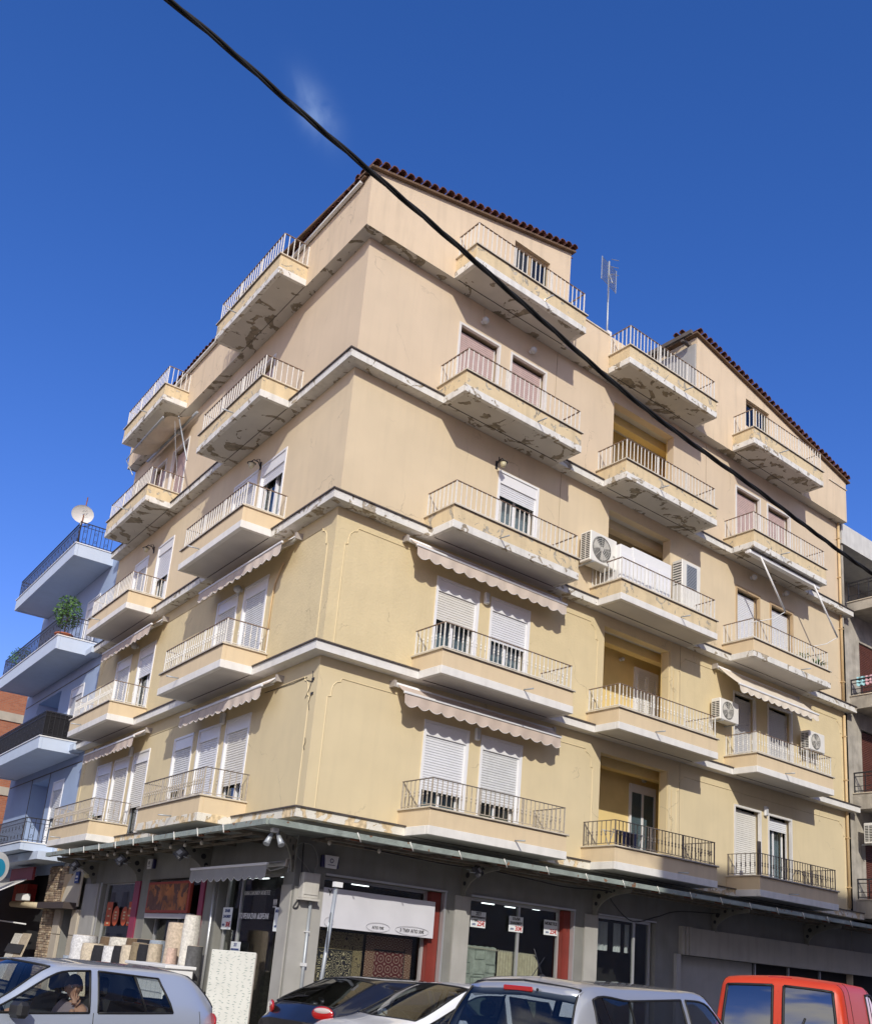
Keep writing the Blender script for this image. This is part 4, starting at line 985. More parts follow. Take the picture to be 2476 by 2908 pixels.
def iron_balcony(parent, mw, x0, x1, d, zb, zt, zr, step, slabm, mesh=False, col=M_IRON, yr=0, lintel=None):
    mb = MB().m(slabm); y0 = -d
    mb.box(x0, x1, y0, y0+.1, zb, zt-.05, .008); mb.box(x0, x0+.1, y0+.101, -.002, zb, zt-.05); mb.box(x1-.1, x1, y0+.101, -.002, zb, zt-.05)
    mb.box(x0+.1, x1-.1, y0+.1, -.002, zb+.03, zb+.15)
    b = part(mb, 'balcony', parent, mw)
    mb = MB().m(M_WHITE); o = .03; mb.box(x0-o, x1+o, y0-o, y0+.13, zt-.05, zt-.02); mb.box(x0-o, x0+.13, y0+.131, -.002, zt-.05, zt-.02); mb.box(x1-.13, x1+o, y0+.131, -.002, zt-.05, zt-.02)
    part(mb, 'parapet_cap', b, mw)
    zt -= .02; yi = y0+.06; a, c = x0+.06, x1-.06; mb = MB().m(col)
    for z in (zr, zr-.14, zt+.07):
        t = .014 if z == zr else .008
        mb.box(a-t, c+t, yi-t, yi+t, z-2*t, z); mb.box(a-t, a+t, yi+t+.001, -.004, z-2*t, z); mb.box(c-t, c+t, yi+t+.001, -.004, z-2*t, z)
    part(mb, 'top_rail', b, mw)
    n = int((c-a)/step); me = MB().m(col).box(-.008, .008, -.008, .008, 0, zr-zt-.03).mesh('baluster')
    for i in range(n+1): link('baluster', me, b, mw @ T(a+(c-a)*i/n, yi, zt))
    m = int(d/step)
    for X in (a, c):
        for i in range(1, m): link('baluster', me, b, mw @ T(X, yi+(-yi-.02)*i/m, zt))
    mb = MB().m(col); zc = (zt+zr)/2-.05
    for i in range(0, n, 3):
        x = a+(c-a)*(i+.5)/n
        mb.tube(scroll(x, yi, zc+.13, step*.5, mw), .006, 4); mb.tube(scroll(x, yi, zc-.13, -step*.5, mw), .006, 4)
    for i in range(1, m, 3):
        y = yi+(-yi-.02)*(i+.5)/m
        for X in (a, c):
            for q, r in ((.13, step*.5), (-.13, -step*.5)): mb.tube([(X, y+(px-X), pz) for px, _, pz in scroll(X, 0, zc+q, r, mw)], .006, 4)
    o = part(mb, 'scrollwork', b, mw); o['kind'] = 'stuff'
    if mesh:
        mb = MB().m(mat('black_netting', (.007, .007, .010), .9, noise=.5, nscale=30, bump=.01)); y = yi+.02
        mb.box(a+.02, c-.02, y, y+.006, zt+.02, zr-.03); mb.box(a+.02, a+.026, y+.007, -.01, zt+.02, zr-.03); mb.box(c-.026, c-.02, y+.007, -.01, zt+.02, zr-.03)
        part(mb, 'netting', b, mw)
    return b
iron_balcony(N, FL, -23.6, -15.72, 1.3, 9.74, 10.22, 10.98, .13, M_BLUEL)
iron_balcony(N, FL, -23.6, -15.74, 1.3, 6.48, 6.98, 7.68, .13, M_BLUEL)
iron_balcony(N, FL, -23.6, -15.50, 1.3, 3.14, 3.58, 4.38, .16, M_BLUEL, mesh=True)
iron_balcony(N, FL, -23.0, -15.30, 1.3, -.02, .26, .98, .14, M_BLUEL)
# ground floor of the blue building: rustic stone piers, dark shop, awnings
mb = MB().m(M_DARK); mb.face([(-24.4, .3, SW), (-15.4, .3, SW), (-15.4, .3, -.6), (-24.4, .3, -.6)]); part(mb, 'shop_interior', N, FL)
mb = MB().m(M_BLUEL); mb.box(-22.4, -14.75, -.9, -.002, -.27, -.03); part(mb, 'shop_soffit', N, FL)
STN = brickmat('rustic_stone', (.30, .22, .15), (.45, .35, .24), (.12, .09, .07))
me = {}
def stone_pier(parent, x0, x1, z0, z1, mw, y=-.06):
    mb = MB().m(mat('mortar_dark', (.14, .11, .09), .95, noise=.2)); mb.box(x0+.02, x1-.02, y+.02, .2, z0, z1); p = part(mb, 'stone_pier', parent, mw)
    z = z0; ms = [mat('stone_a', (.33, .24, .16), .9, noise=.25, nscale=9, bump=.006), mat('stone_b', (.45, .36, .25), .9, noise=.2, nscale=9, bump=.006), mat('stone_c', (.25, .18, .13), .9, noise=.2, nscale=9, bump=.006)]
    while z < z1-.04:
        h = random.choice((.06, .075, .09)); x = x0
        while x < x1-.03:
            w = min(random.uniform(.18, .34), x1-x); c = random.uniform(0, .025)
            part(MB().m(random.choice(ms)).box(x+.004, x+w-.006, y-c, y+.05, z+.004, min(z+h-.006, z1), .006), 'stone', p, mw); x += w
        z += h
stone_pier(N, -16.2, -15.02, SW, -.35, FL)
mb = MB().m(mat('dark_red_panel', (.17, .02, .03), .6)); mb.box(-19.3, -16.5, -.5, -.42, -.80, -.40); part(mb, 'shop_sign_board', N, FL)
mb = MB().m(mat('red_display', (.40, .03, .02), .6, noise=.4, nscale=5)); mb.box(-20.2, -18.4, -.1, .2, -1.55, -.85); part(mb, 'red_display', N, FL)
a = thing('awning', 'grey-white sloping shop awning at the far left street edge', 'awning', FL @ T(-20, -.5, -1.2), 'shop awnings')
mb = MB().m(mat('awning_grey_white', (.50, .48, .44), .9, streak=.2)); mb.grid([[(-24.5, -.25-1.5*s, -.75-.72*s) if 0 else (-24.5+7.4*j/12, -.2-1.5*s, -.62-.85*s-.02*sin(j)) for j in range(13)] for s in (0, .33, .66, 1)]); part(mb, 'awning_cloth', a, FL)
mb = MB().m(M_ALU); mb.tube([(-17.1, -.2, -.62), (-17.08, -1.7, -1.47)], .02, 6); mb.tube([(-24.5, -1.72, -1.48), (-17.1, -1.72, -1.48)], .03, 6); mb.tube([(-23.0, -.7, -2.0), (-17.4, -.2, -2.15)], .025, 6); split(mb, 'awning_rod', a, FL)
a = thing('awning', 'rolled cream awning tube over the stone pier at left', 'awning', FL @ T(-17, -.3, -1.55), 'shop awnings')
mb = MB().m(mat('cream_roll', (.60, .50, .32), .8, noise=.1)); mb.tube([(-19.4, -.25, -1.52), (-15.0, -.25, -1.60)], .10, 10); part(mb, 'awning_roll', a, FL)
mb = MB().m(M_WHITE); mb.box(-18.5, -17.6, -.4, -.15, -1.42, -1.2, .02); part(mb, 'motor_box', a, FL)
# round pharmacy-like disc sign
o = thing('round_sign', 'round white sign with a blue centre at the left edge', 'sign', FL @ T(-16.6, -1.5, -.5))
mm = FL @ T(-16.85, -1.5, -.52); mb = MB().m(M_WHITE); mb.lathe([(.46, -.05), (.46, .05)], 32, (0, 0, 0), 'x', False); part(mb, 'sign_disc', o, mm @ RZ(rad(35)))
mb = MB().m(mat('sign_blue', (.03, .38, .62), .5)); mb.lathe([(.30, -.057), (.30, .057)], 28, (0, 0, -.04), 'x', False); part(mb, 'sign_centre', o, mm @ RZ(rad(35)))
# beige entrance of the cream building and its arch
STP = mat('beige_stone', (.48, .42, .33), .8, noise=.08, nscale=2, bump=.002)
mb = MB().m(STP)
for z0, z1 in ((SW, -3.2), (-3.185, -2.4), (-2.385, -1.68)): mb.box(-13.0, -12.42, -.10, -.002, z0, z1, .01); mb.box(-14.75, -14.12, -.10, -.002, z0, z1, .01)
split(mb, 'entrance_stone', BLD, FL)
arch = [(-14.1, -1.6)]+[(-14.1+.0+1.75*(1-cos(i*pi/2/10)) if 0 else -12.45-1.65*cos(i*pi/2/10), -1.6+1.1*sin(i*pi/2/10)) for i in range(11)]+[(-12.45, -1.6)]
mb = MB().m(mat('arch_cream', (.55, .49, .38), .8, noise=.05)); mb.prism(arch, -.14, -.11, 'y'); part(mb, 'arch_panel', BLD, FL)
mb = MB().m(mat('dark_brown', (.06, .045, .04), .7)); mb.box(-15.3, -12.6, -.5, -.12, -1.68, -1.5); part(mb, 'entrance_hood', BLD, FL)
mb = MB().m(M_DARK); mb.box(-14.05, -13.05, .3, .35, SW, -1.0); part(mb, 'entrance_door', BLD, FL)
stone_pier(BLD, -14.95, -14.35, -1.5, -.4, FL, -.05)
mb = MB().m(M_WOODF); mb.box(-14.3, -13.6, -.12, -.06, -1.45, -.65, .01); part(mb, 'wooden_panel', BLD, FL)
o = thing('house_sign', 'small navy blue plate hanging beside the arched entrance', 'sign', FL @ T(-12.8, -.3, -.75))
mb = MB().m(M_TXTB); mb.box(-12.95, -12.6, -.2, -.17, -.95, -.62); part(mb, 'plate', o, FL); mb = MB().m(M_TXTW); mb.box(-12.9, -12.65, -.205, -.201, -.88, -.85); mb.box(-12.88, -12.67, -.205, -.201, -.80, -.74); split(mb, 'lettering', o, FL)
o = thing('wall_lamp', 'round cream lamp under the canopy beside the arch', 'wall lamp', FL @ T(-11.7, -.2, -.75), 'wall lamps')
part(MB().m(mat('lantern_glass')).lathe([(.02, .10), (.10, .03), (.12, -.03), (.08, -.10), (.02, -.12)], 12), 'globe', o, FL @ T(-11.7, -.25, -.72)); part(MB().m(M_IRON).box(-.03, .03, .1, .25, .0, .12), 'bracket', o, FL @ T(-11.7, -.25, -.72))
# brick house at the end of the street
o = thing('brick_house', 'orange brick house end with concrete floor band, far left behind the blue block', 'house', T(-2, 29, G))
mb = MB().m(brickmat('orange_brick', (.42, .155, .075), (.33, .11, .055), (.30, .19, .13), 1, .22, .075)); mb.box(-.6, 3.5, 28, 36, G, 7.75); part(mb, 'brick_wall', o)
mb = MB().m(mat('concrete_band', (.45, .40, .31), .9, noise=.12)); mb.box(-.65, 3.55, 27.94, 27.999, 6.25, 6.62); mb.box(-.65, 3.55, 27.94, 27.999, 3.1, 3.45); mb.box(-.7, 3.6, 27.9, 36.1, 7.751, 7.85); split(mb, 'concrete_band', o)
# ================================================================== right neighbour
Q = thing('apartment_building', 'weathered grey apartment block with brown shutters at the right edge', 'building', T(24, 1, SW))
mb = MB().m(M_STONE); wall(mb, 19.5, 31, -.2, 10.0, [(20.35, 21.9, .6, 2.9), (20.35, 22, 3.9, 6.1), (20.4, 22, 7.05, 9.1), (24, 26, .6, 2.9), (24, 26, 3.9, 6.1), (24, 26, 7.05, 9.1)]); part(mb, 'wall', Q)
mb = MB().m(M_STONE); mb.face([(19.5, 1.6, 9.9), (31, 1.6, 9.9), (31, 1.6, 12.5), (19.5, 1.6, 12.5)]); mb.box(19.5, 19.6, .01, 1.6, 10.0, 12.35); part(mb, 'wall', Q)
mb = MB().m(M_DARK); mb.box(19.7, 31, 1.8, 8, SW, 12.3); mb.box(19.7, 31, .3, 1.7, SW, 9.6); split(mb, 'interior', Q)
mb = MB().m(mat('roof_slab_white', (.62, .61, .57), .8, noise=.08, streak=.25)); mb.box(19.45, 31, -.05, 8, 12.36, 13.1); part(mb, 'roof_slab', Q)
for z0, z1 in ((.6, 2.9), (3.9, 6.1), (7.05, 9.1)):
    for a, b in ((20.35, 22), (24, 26)):
        mb = MB().m(M_BROWN); n = int((z1-z0)/.06)
        for i in range(n): zz = z0+i*.06; mb.prism([(.06, zz), (.045, zz+.03), (.06, zz+.056)], a, b, 'x')
        o = part(mb, 'shutter', Q); o['kind'] = 'stuff'
for zb, zt, zr in ((9.95, 10.28, 11.0), (6.62, 7.05, 7.62), (3.38, 3.87, 4.55), (.05, .59, 1.23)):
    mb = MB().m(M_STONE); x0 = 19.72; x1 = 30; d = 1.15
    mb.box(x0, x1, -d, -d+.1, zb, zt); mb.box(x0, x0+.1, -d+.101, -.002, zb, zt); mb.box(x0+.1, x1, -d+.101, -.002, zb+.02, zb+.14)
    b = part(mb, 'balcony', Q)
    mb = MB().m(M_CAP); mb.box(x0-.03, x1, -d-.03, -d+.13, zt+.001, zt+.03); mb.box(x0-.03, x0+.13, -d+.131, -.002, zt+.001, zt+.03); part(mb, 'parapet_cap', b)
    mb = MB().m(M_IRON)
    for z, t in ((zr, .02), (zr-.12, .012), (zt+.25, .01), (zt+.10, .012)):
        mb.box(x0+.05, x0+.05+2*t, -d+.05, -.01, z-t, z+t); mb.box(x0+.05, x1, -d+.05, -d+.05+2*t, z-t, z+t)
    for i in range(4): mb.box(x0+.055, x0+.08, -d+.06+i*.35, -d+.085+i*.35, zt+.03, zr-.021)
    for i in range(40): mb.box(x0+.1+i*.25, x0+.12+i*.25, -d+.055, -d+.075, zt+.03, zr-.021)
    part(mb, 'top_rail', b)
o = thing('water_tank', 'blue-grey cylindrical tank standing on the balcony at the right edge', 'tank', T(21.1, -.6, 3.9))
mb = MB().m(mat('tank_paint', (.16, .20, .26), .5, noise=.1)); mb.lathe([(.0, 0), (.24, .02), (.26, .1), (.26, 1.1), (.22, 1.22), (.02, 1.25)], 20, (0, 0, .1)); part(mb, 'tank_body', o, T(21.1, -.6, 3.9))
for i, (y, c, nm) in enumerate(((-.35, (.35, .62, .66), 'pale turquoise'), (-.65, (.62, .36, .40), 'pink'), (-1.0, (.08, .32, .42), 'teal'))):
    m2 = T(19.80 if i < 2 else 20.1, y if i < 2 else -1.12, 7.68); mb = MB().m(mat('cloth_'+nm.split()[-1], c, .9, noise=.1))
    rows = [[(.02*sin(j*2)+(.05 if r < 1 else -.05)*(1 if r != .5 else 0)*.5, -.14+.28*j/6, (.02 if r == .5 else -.28-.03*sin(j*1.7))) for j in range(7)] for r in (0, .5, 1)]
    mb.grid(rows); thing('laundry', nm+' cloth hung over the iron rail of the grey building', 'laundry', m2, 'laundry on the grey building', mb)
# ================================================================== opposite block (behind the viewer, its shade falls on the right end)
kx = 26/1.03
O2 = thing('apartment_building', 'low plain building across the street behind the viewer', 'building', T(-25, -34, G))
mb = MB().m(mat('opposite_plaster2', (.58, .50, .38), .85, noise=.06, streak=.15)); mb.box(-60, -9.5, -44, -30, G, 4.5); part(mb, 'block', O2)
mb = MB().m(mat('opposite_shutter2', (.20, .16, .13), .6))
for i in range(14):
    for j in range(2): mb.box(-58+i*3.4, -56.6+i*3.4, -29.99, -29.95, G+3.6+j*2.9, G+5.2+j*2.9)
o = part(mb, 'shutter', O2); o['kind'] = 'stuff'
O3 = thing('apartment_building', 'low cream row of houses across the side street, mirrored in shop glass', 'building', T(-18, 35, G))
mb = MB().m(mat('opposite_plaster2')); mb.box(-26, -14, 8, 80, G, 6.0); part(mb, 'block', O3); mb = MB().m(mat('opposite_shutter2', (.20, .16, .13), .6))
for i in range(20):
    for j in range(3): mb.box(-13.99, -13.95, 9+i*3.4, 10.4+i*3.4, G+.3+j*3.1, G+2.3+j*3.1)
o = part(mb, 'shutter', O3); o['kind'] = 'stuff'
O = thing('apartment_building', 'plain block across the street whose shade falls over the lower right', 'building', T(10, -30, G))
ox = 8.15-.61*kx; oz = 1.1+.69*kx
mb = MB().m(mat('opposite_plaster', (.62, .53, .40), .85, noise=.06, streak=.15)); hl = []
for L in range(6):
    for i in range(9): hl.append((ox+1.2+i*3.4, ox+2.8+i*3.4, G+3.6+L*3.1, G+5.2+L*3.1))
wall(mb, -(ox+34), -ox, G, oz, [(-b, -a, c, d) for a, b, c, d in hl], .2, 0)
part(mb, 'wall', O, T(0, -26, 0) @ RZ(pi))
mb = MB().m(mat('opposite_plaster')); mb.box(ox, ox+34, -36, -26.25, G, oz); mb.box(ox+34.01, ox+90, -36, -26.0, G, oz-3); part(mb, 'block', O)
mb = MB().m(mat('opposite_shutter', (.25, .19, .14), .6))
for a, b, c, d in hl: mb.box(a, b, -26.2, -26.16, c, d)
o = part(mb, 'shutter', O); o['kind'] = 'stuff'
tk = thing('water_tank', 'unseen tank shape added over the block across the street to cast a round shade', 'tank', T(7.1-.61*kx, -26, .75+.69*kx-.5))
mb = MB().m(M_ALU); mb.lathe([(.02, -.42), (.30, -.36), (.42, -.1), (.42, .2), (.3, .42), (.02, .47)], 20); mb.tube([(.2, 0, -.3), (1.2, 0, -.9)], .03, 6); part(mb, 'tank_body', tk, T(7.1-.61*kx, -26, .75+.69*kx))  # unseen tank shape, added to cast the round shadow on the right facade
# ================================================================== overhead cable
cp = [(-13, -11, 3.20), (-9.6, -11, 3.22), (-8.16, -11, 3.17), (-7.02, -11, 2.98), (-5.96, -11, 2.80), (-4.92, -11, 2.60), (-3.58, -11, 2.36), (-1.9, -11, 2.22), (-.95, -11, 2.13), (.25, -11, 2.04), (3, -11, 1.97), (12, -11, 2.3)]
def cr(P, n):
    out = []
    P = [Vector(p) for p in P]
    for i in range(len(P)-1):
        a, b, c, d = P[max(i-1, 0)], P[i], P[i+1], P[min(i+2, len(P)-1)]
        for k_ in range(n):
            t = k_/n; out.append(.5*((2*b)+(c-a)*t+(2*a-5*b+4*c-d)*t*t+(-a+3*b-3*c+d)*t**3))
    out.append(P[-1]); return out
base = cr(cp, 60); mb = MB().m(mat('cable_rubber', (.012, .012, .012), .6)); L_ = 0
acc = [0]
for i in range(1, len(base)): acc.append(acc[-1]+(base[i]-base[i-1]).length)
for s_ in range(3):
    pts = []
    for p, l in zip(base, acc):
        a = l*2*pi/1.15+s_*2.094+.6*sin(l*.9); pts.append(p+Vector((0, cos(a)*.0115, sin(a)*.0115)))
    mb.tube(pts, .0105, 6)
o = thing('overhead_cable', 'thick black twisted cable crossing the sky in front of the building', 'cable', mb=mb)
# poles carrying it, outside the frame
for x, z in ((-13, 3.2), (12, 2.3)):
    o = thing('utility_pole', 'utility pole carrying the twisted cable, %s of the view' % ('left' if x < 0 else 'right'), 'pole', T(x, -11, G), 'utility poles')
    mb = MB().m(mat('pole_wood', (.16, .11, .07), .9, noise=.2)); mb.tube([(x, -11, G), (x, -11, z+.6)], [.13, .10], 12); part(mb, 'pole_shaft', o)
    part(MB().m(M_STEEL).box(x-.06, x+.06, -11.14, -10.86, z-.05, z+.05), 'clamp', o)
# ================================================================== shop contents and signs
# persian rugs (pattern in the weave only)
def rugmat(name, field, c2, c3, scale, kind):
    m = bpy.data.materials.new(name); m.use_nodes = True; t = m.node_tree; n = t.nodes; p = n['Principled BSDF']; L = t.links.new
    g = n.new('ShaderNodeTexCoord'); v = n.new('ShaderNodeTexVoronoi'); v.inputs['Scale'].default_value = scale; v.feature = 'F1'
    if kind == 'grid': v.inputs['Randomness'].default_value = 0
    v.distance = 'EUCLIDEAN'
    mp = n.new('ShaderNodeMapping'); mp.inputs['Scale'].default_value = (1, .01, 1); L(g.outputs['Object'], mp.inputs[0]); L(mp.outputs[0], v.inputs['Vector'])
    w = n.new('ShaderNodeMath'); w.operation = 'SINE'; w2 = n.new('ShaderNodeMath'); w2.operation = 'MULTIPLY'; w2.inputs[1].default_value = 22; L(v.outputs['Distance'], w2.inputs[0]); L(w2.outputs[0], w.inputs[0])
    r = n.new('ShaderNodeValToRGB'); e = r.color_ramp.elements; e[0].position = 0; e[0].color = (*field, 1); e[1].position = .75; e[1].color = (*c2, 1)
    q = r.color_ramp.elements.new(.5); q.color = (*field, 1); q = r.color_ramp.elements.new(.62); q.color = (*c3, 1); r.color_ramp.interpolation = 'CONSTANT'
    L(w.outputs[0], r.inputs[0]); L(r.outputs[0], p.inputs['Base Color']); p.inputs['Roughness'].default_value = .95; return m
RB = rugmat('rug_black_floral', (.02, .02, .03), (.66, .56, .36), (.36, .32, .18), 9.5, 'v'); RBo = rugmat('rug_beige_border', (.33, .26, .14), (.06, .04, .03), (.5, .42, .26), 8, 'v')
RR = rugmat('rug_red_medallion', (.12, .015, .02), (.42, .33, .26), (.30, .10, .09), 5.2, 'grid'); RRo = rugmat('rug_red_border', (.22, .10, .07), (.5, .4, .28), (.08, .02, .02), 7, 'grid')
def rug(label, x0, x1, z0, z1, mats_, y=.5, bw=.28):
    mw = T((x0+x1)/2, y, z0); o = thing('hanging_rug', label, 'rug', mw, 'rugs in the shop windows'); hw = (x1-x0)/2; h = z1-z0
    mb = MB().m(mats_[1]); mb.box(-hw, hw, 0, .02, 0, h, .005); part(mb, 'border', o, mw)
    mb = MB().m(mats_[0]); mb.box(-hw+bw, hw-bw*.9, -.006, -.001, 0, h-bw*1.3); part(mb, 'field', o, mw)
    mb = MB().m(M_TXTK); mb.box(hw-bw*.9+.001, hw-bw*.9+.025, -.004, -.001, 0, h-bw*.9); mb.box(-hw+bw-.03, hw-bw*.9, -.004, -.001, h-bw*1.3+.001, h-bw*1.3+.03); split(mb, 'border_line', o, mw)
rug('black floral persian rug with beige border behind the banner window', .72, 2.02, -3.9, -1.93, (RB, RBo)); rug('dark red medallion persian rug beside the black floral one', 2.08, 3.22, -3.9, -1.93, (RR, RRo), .48, .22)
o = thing('hanging_rug', 'pale grey green stone pattern rug in the poster window', 'rug', T(4.9, .5, -3.9), 'rugs in the shop windows')
mb = MB().m(mat('rug_green', (.42, .47, .42), .95, noise=.25, nscale=6, bump=.02, bscale=7)); mb.grid([[(4.33+1.2*j/14, .5+.015*sin(j*1.1), z+(.02*sin(j*3.1) if z > -2 else 0)) for j in range(15)] for z in (-3.9, -3, -1.92)]); part(mb, 'rug_pile', o)
for i in range(9):
    random.seed(i+50); x = 4.38+random.random()*.9; z = -2.9+random.random()*.8; w = .15+random.random()*.25; h = .1+random.random()*.15
    part(MB().m(mat('rug_green_line', (.30, .35, .31), .95)).tube([(x, .478, z), (x+w, .478, z), (x+w, .478, z+h), (x, .478, z+h)], .008, 4, closed=True), 'relief_outline', o)
o = thing('hanging_rug', 'beige ribbed rug with folded corner in the poster window', 'rug', T(6.2, .5, -3.9), 'rugs in the shop windows')
mb = MB().m(mat('rug_beige', (.55, .50, .36), .95, noise=.15, nscale=12)); mb.grid([[(5.55+1.25*j/60, .46+.012*sin(j*1.6), z+(-.16*max(0, (j-50)/10) if z > -2.1 else 0)) for j in range(61)] for z in (-3.9, -2.9, -1.98)]); part(mb, 'rug_pile', o)
mb = MB().m(mat('fringe', (.62, .58, .48), .95)); 
for j in range(40): mb.tube([(4.35+j*.06, .47, -1.93-.0012*j), (4.37+j*.06, .455, -1.97-.0012*j)], .012, 4)
o = part(mb, 'fringe', o); o['kind'] = 'stuff'
# banner
o = thing('banner', 'wide white advertising banner across the shop window right of the corner pillar', 'banner', T(2, -.03, -1.9)); o2 = o
mb = MB().m(mat('banner_white', (.66, .66, .70), .6, noise=.03)); mb.grid([[(.64+2.68*j/20, -.03+.008*sin(j*.9), z-.02*sin(j*.5)*0) for j in range(21)] for z in (-1.89, -1.5, -1.17)]); part(mb, 'banner_sheet', o)
lettering('Υ', .15, M_TXTK, o, FR, .78, -.045, -1.26); lettering('3 ΤΜΧ ΑΠΟ 30€', .085, M_TXTK, o, FR, 2.78, -.045, -1.79); lettering('ΑΠΟ 70€', .07, M_TXTK, o, FR, 1.95, -.045, -1.80)
for cx, w in ((2.78, .42), (1.95, .28), (.82, .1)):
    part(MB().m(mat('thin_grey', (.4, .4, .42), .6)).tube([(cx+w*cos(q*pi/12), -.046, -1.79+.085*sin(q*pi/12)) for q in range(24)], .004, 4, closed=True), 'oval_outline', o)
# price posters
def poster(label, x, z, w, h, mw, y, lines):
    m2 = mw @ T(x, y, z); o = thing('price_poster', label, 'poster', m2, 'price posters in the shop windows')
    part(MB().m(mat('poster_paper', (.78, .82, .83), .6)).box(-w/2, w/2, 0, .004, -h/2, h/2), 'paper', o, m2)
    for (t_, s_, m_, px, pz, sx) in lines: lettering(t_, s_, m_, o, m2, px*w, -.004, pz*h, bold=.002, sx=sx)
poster('price poster reading ΣΕΤ with red 25€, left in the poster window', 4.69, -1.39, .42, .33, FR, .19, [('ΣΕΤ', .085, M_TXTK, 0, .34, 1), ('ΚΡΕΒΑΤΟΚΑΜΑΡΑΣ', .05, M_TXTK, 0, .12, .85), ('3 ΤΜΧ', .055, M_TXTK, -.22, -.08, 1), ('ΑΠΟ', .05, M_TXTB, -.28, -.33, 1), ('25€', .14, M_TXTR, .2, -.26, 1)])
poster('price poster reading ΧΑΛΙΑ ΣΑΛΟΝΙΟΥ with red 30€, middle of the poster window', 5.79, -1.39, .42, .33, FR, .19, [('ΧΑΛΙΑ', .08, M_TXTK, 0, .34, 1), ('ΣΑΛΟΝΙΟΥ', .075, M_TXTK, 0, .06, .95), ('ΑΠΟ', .05, M_TXTB, -.28, -.33, 1), ('30€', .14, M_TXTR, .2, -.28, 1)])
poster('price poster reading ΜΟΚΕΤΕΣ with red 25€, right in the poster window', 6.86, -1.37, .43, .33, FR, .19, [('ΜΟΚΕΤΕΣ', .085, M_TXTK, 0, .26, .98), ('ΑΠΟ', .045, M_TXTB, -.26, -.33, 1), ('25€', .14, M_TXTR, .2, -.26, 1)])
poster('price poster reading ΧΑΛΙΑ in the corner window, upper left', -2.92, -1.82, .46, .44, FL, .1, [('ΧΑΛΙΑ', .085, M_TXTB, 0, .34, 1), ('ΣΑΛΟΝΙΟΥ', .075, M_TXTB, 0, .08, .95), ('ΑΠΟ', .05, M_TXTB, -.28, -.3, 1), ('30€', .14, M_TXTR, .2, -.28, 1)])
poster('price poster reading ΜΟΚΕΤΕΣ in the corner window, upper right', -.66, -1.82, .3, .44, FL, .1, [('ΜΟΚΕΤ', .07, M_TXTB, 0, .34, .95), ('ΑΠΟ', .045, M_TXTB, -.2, -.3, .9), ('2', .15, M_TXTK, .3, -.28, 1)])
poster('price poster reading ΣΕΤ with red 25€ in the corner window, lower one', -2.34, -2.47, .44, .4, FL, .1, [('ΣΕΤ', .075, M_TXTB, 0, .34, 1), ('ΚΡΕΒΑΤΟΚΑΜΑΡΑΣ', .045, M_TXTB, 0, .12, .9), ('3 ΤΜΧ', .05, M_TXTB, -.2, -.06, 1), ('ΑΠΟ', .045, M_TXTB, -.28, -.33, 1), ('25€', .13, M_TXTR, .2, -.28, 1)])
o = thing('window_lettering', 'white Greek lettering stuck on the dark corner shop window', 'lettering', FL @ T(-1.8, .15, -1.7))
lettering('ΤΟ ΡΕΛΙΑΣΜΑ ΔΩΡΕΑΝ', .145, M_TXTW, o, FL, -1.78, .14, -1.77, bold=.002, sx=.84); lettering('ΧΑΛΙΑ ΣΑΛΟΝΙΟΥ ΜΟΚΕΤΕΣ', .11, M_TXTW, o, FL, -1.75, .14, -1.32, sx=.8); lettering('!!!', .22, M_TXTW, o, FL, -.92, .14, -1.53, bold=.004)
# sign over the left opening
o = thing('shop_sign', 'dark red framed picture sign over the carpet shop entrance', 'sign', FL @ T(-5.7, -.06, -1.4))
part(MB().m(mat('sign_red', (.33, .05, .03), .6, noise=.1)).box(-7.2, -4.62, -.09, -.01, -1.74, -1.03, .01), 'frame', o, FL); part(MB().m(mat('sign_picture', (.36, .13, .035), .6, noise=.5, nscale=2.5, stain=(.12, .05, .03), stain_amt=.5, sscale=2)).box(-7.1, -4.72, -.098, -.091, -1.68, -1.09), 'picture_panel', o, FL)
part(MB().m(M_FRAME).box(-7.3, -4.5, -.05, .05, -1.86, -1.75), 'lower_bar', o, FL)
for i, (t0, t1, z0, z1, nm) in enumerate(((10.53, 10.08, -2.08, -1.46, 'tall orange sticker on the left shop window'), (10.0, 9.5, -1.95, -1.69, 'round orange sticker, middle of the left shop window'), (9.33, 8.85, -1.95, -1.69, 'round orange sticker, right of the middle one'), (8.84, 8.6, -2.05, -1.46, 'tall orange sticker at the right edge of the left shop window'))):
    o = thing('window_sticker', nm, 'sticker', FL @ T(-(t0+t1)/2, .08, z0), 'orange window stickers'); m_ = mat('sticker_orange', (.48, .09, .03), .6, noise=.15)
    if 'round' in nm: part(MB().m(m_).lathe([((t0-t1)/2, .075), ((t0-t1)/2, .08)], 24, (-(t0+t1)/2, 0, (z0+z1)/2), 'y', False), 'sticker_sheet', o, FL)
    else: part(MB().m(m_).box(-t0, -t1, .075, .08, z0, z1), 'sticker_sheet', o, FL)
    mb = MB().m(mat('sticker_cream', (.6, .5, .3), .6))
    for j in range(3): mb.box(-(t0+t1)/2-.08, -(t0+t1)/2+.08, .070, .0745, z0+.05+j*(z1-z0)*.3, z0+.09+j*(z1-z0)*.3)
    split(mb, 'print_stroke', o, FL)
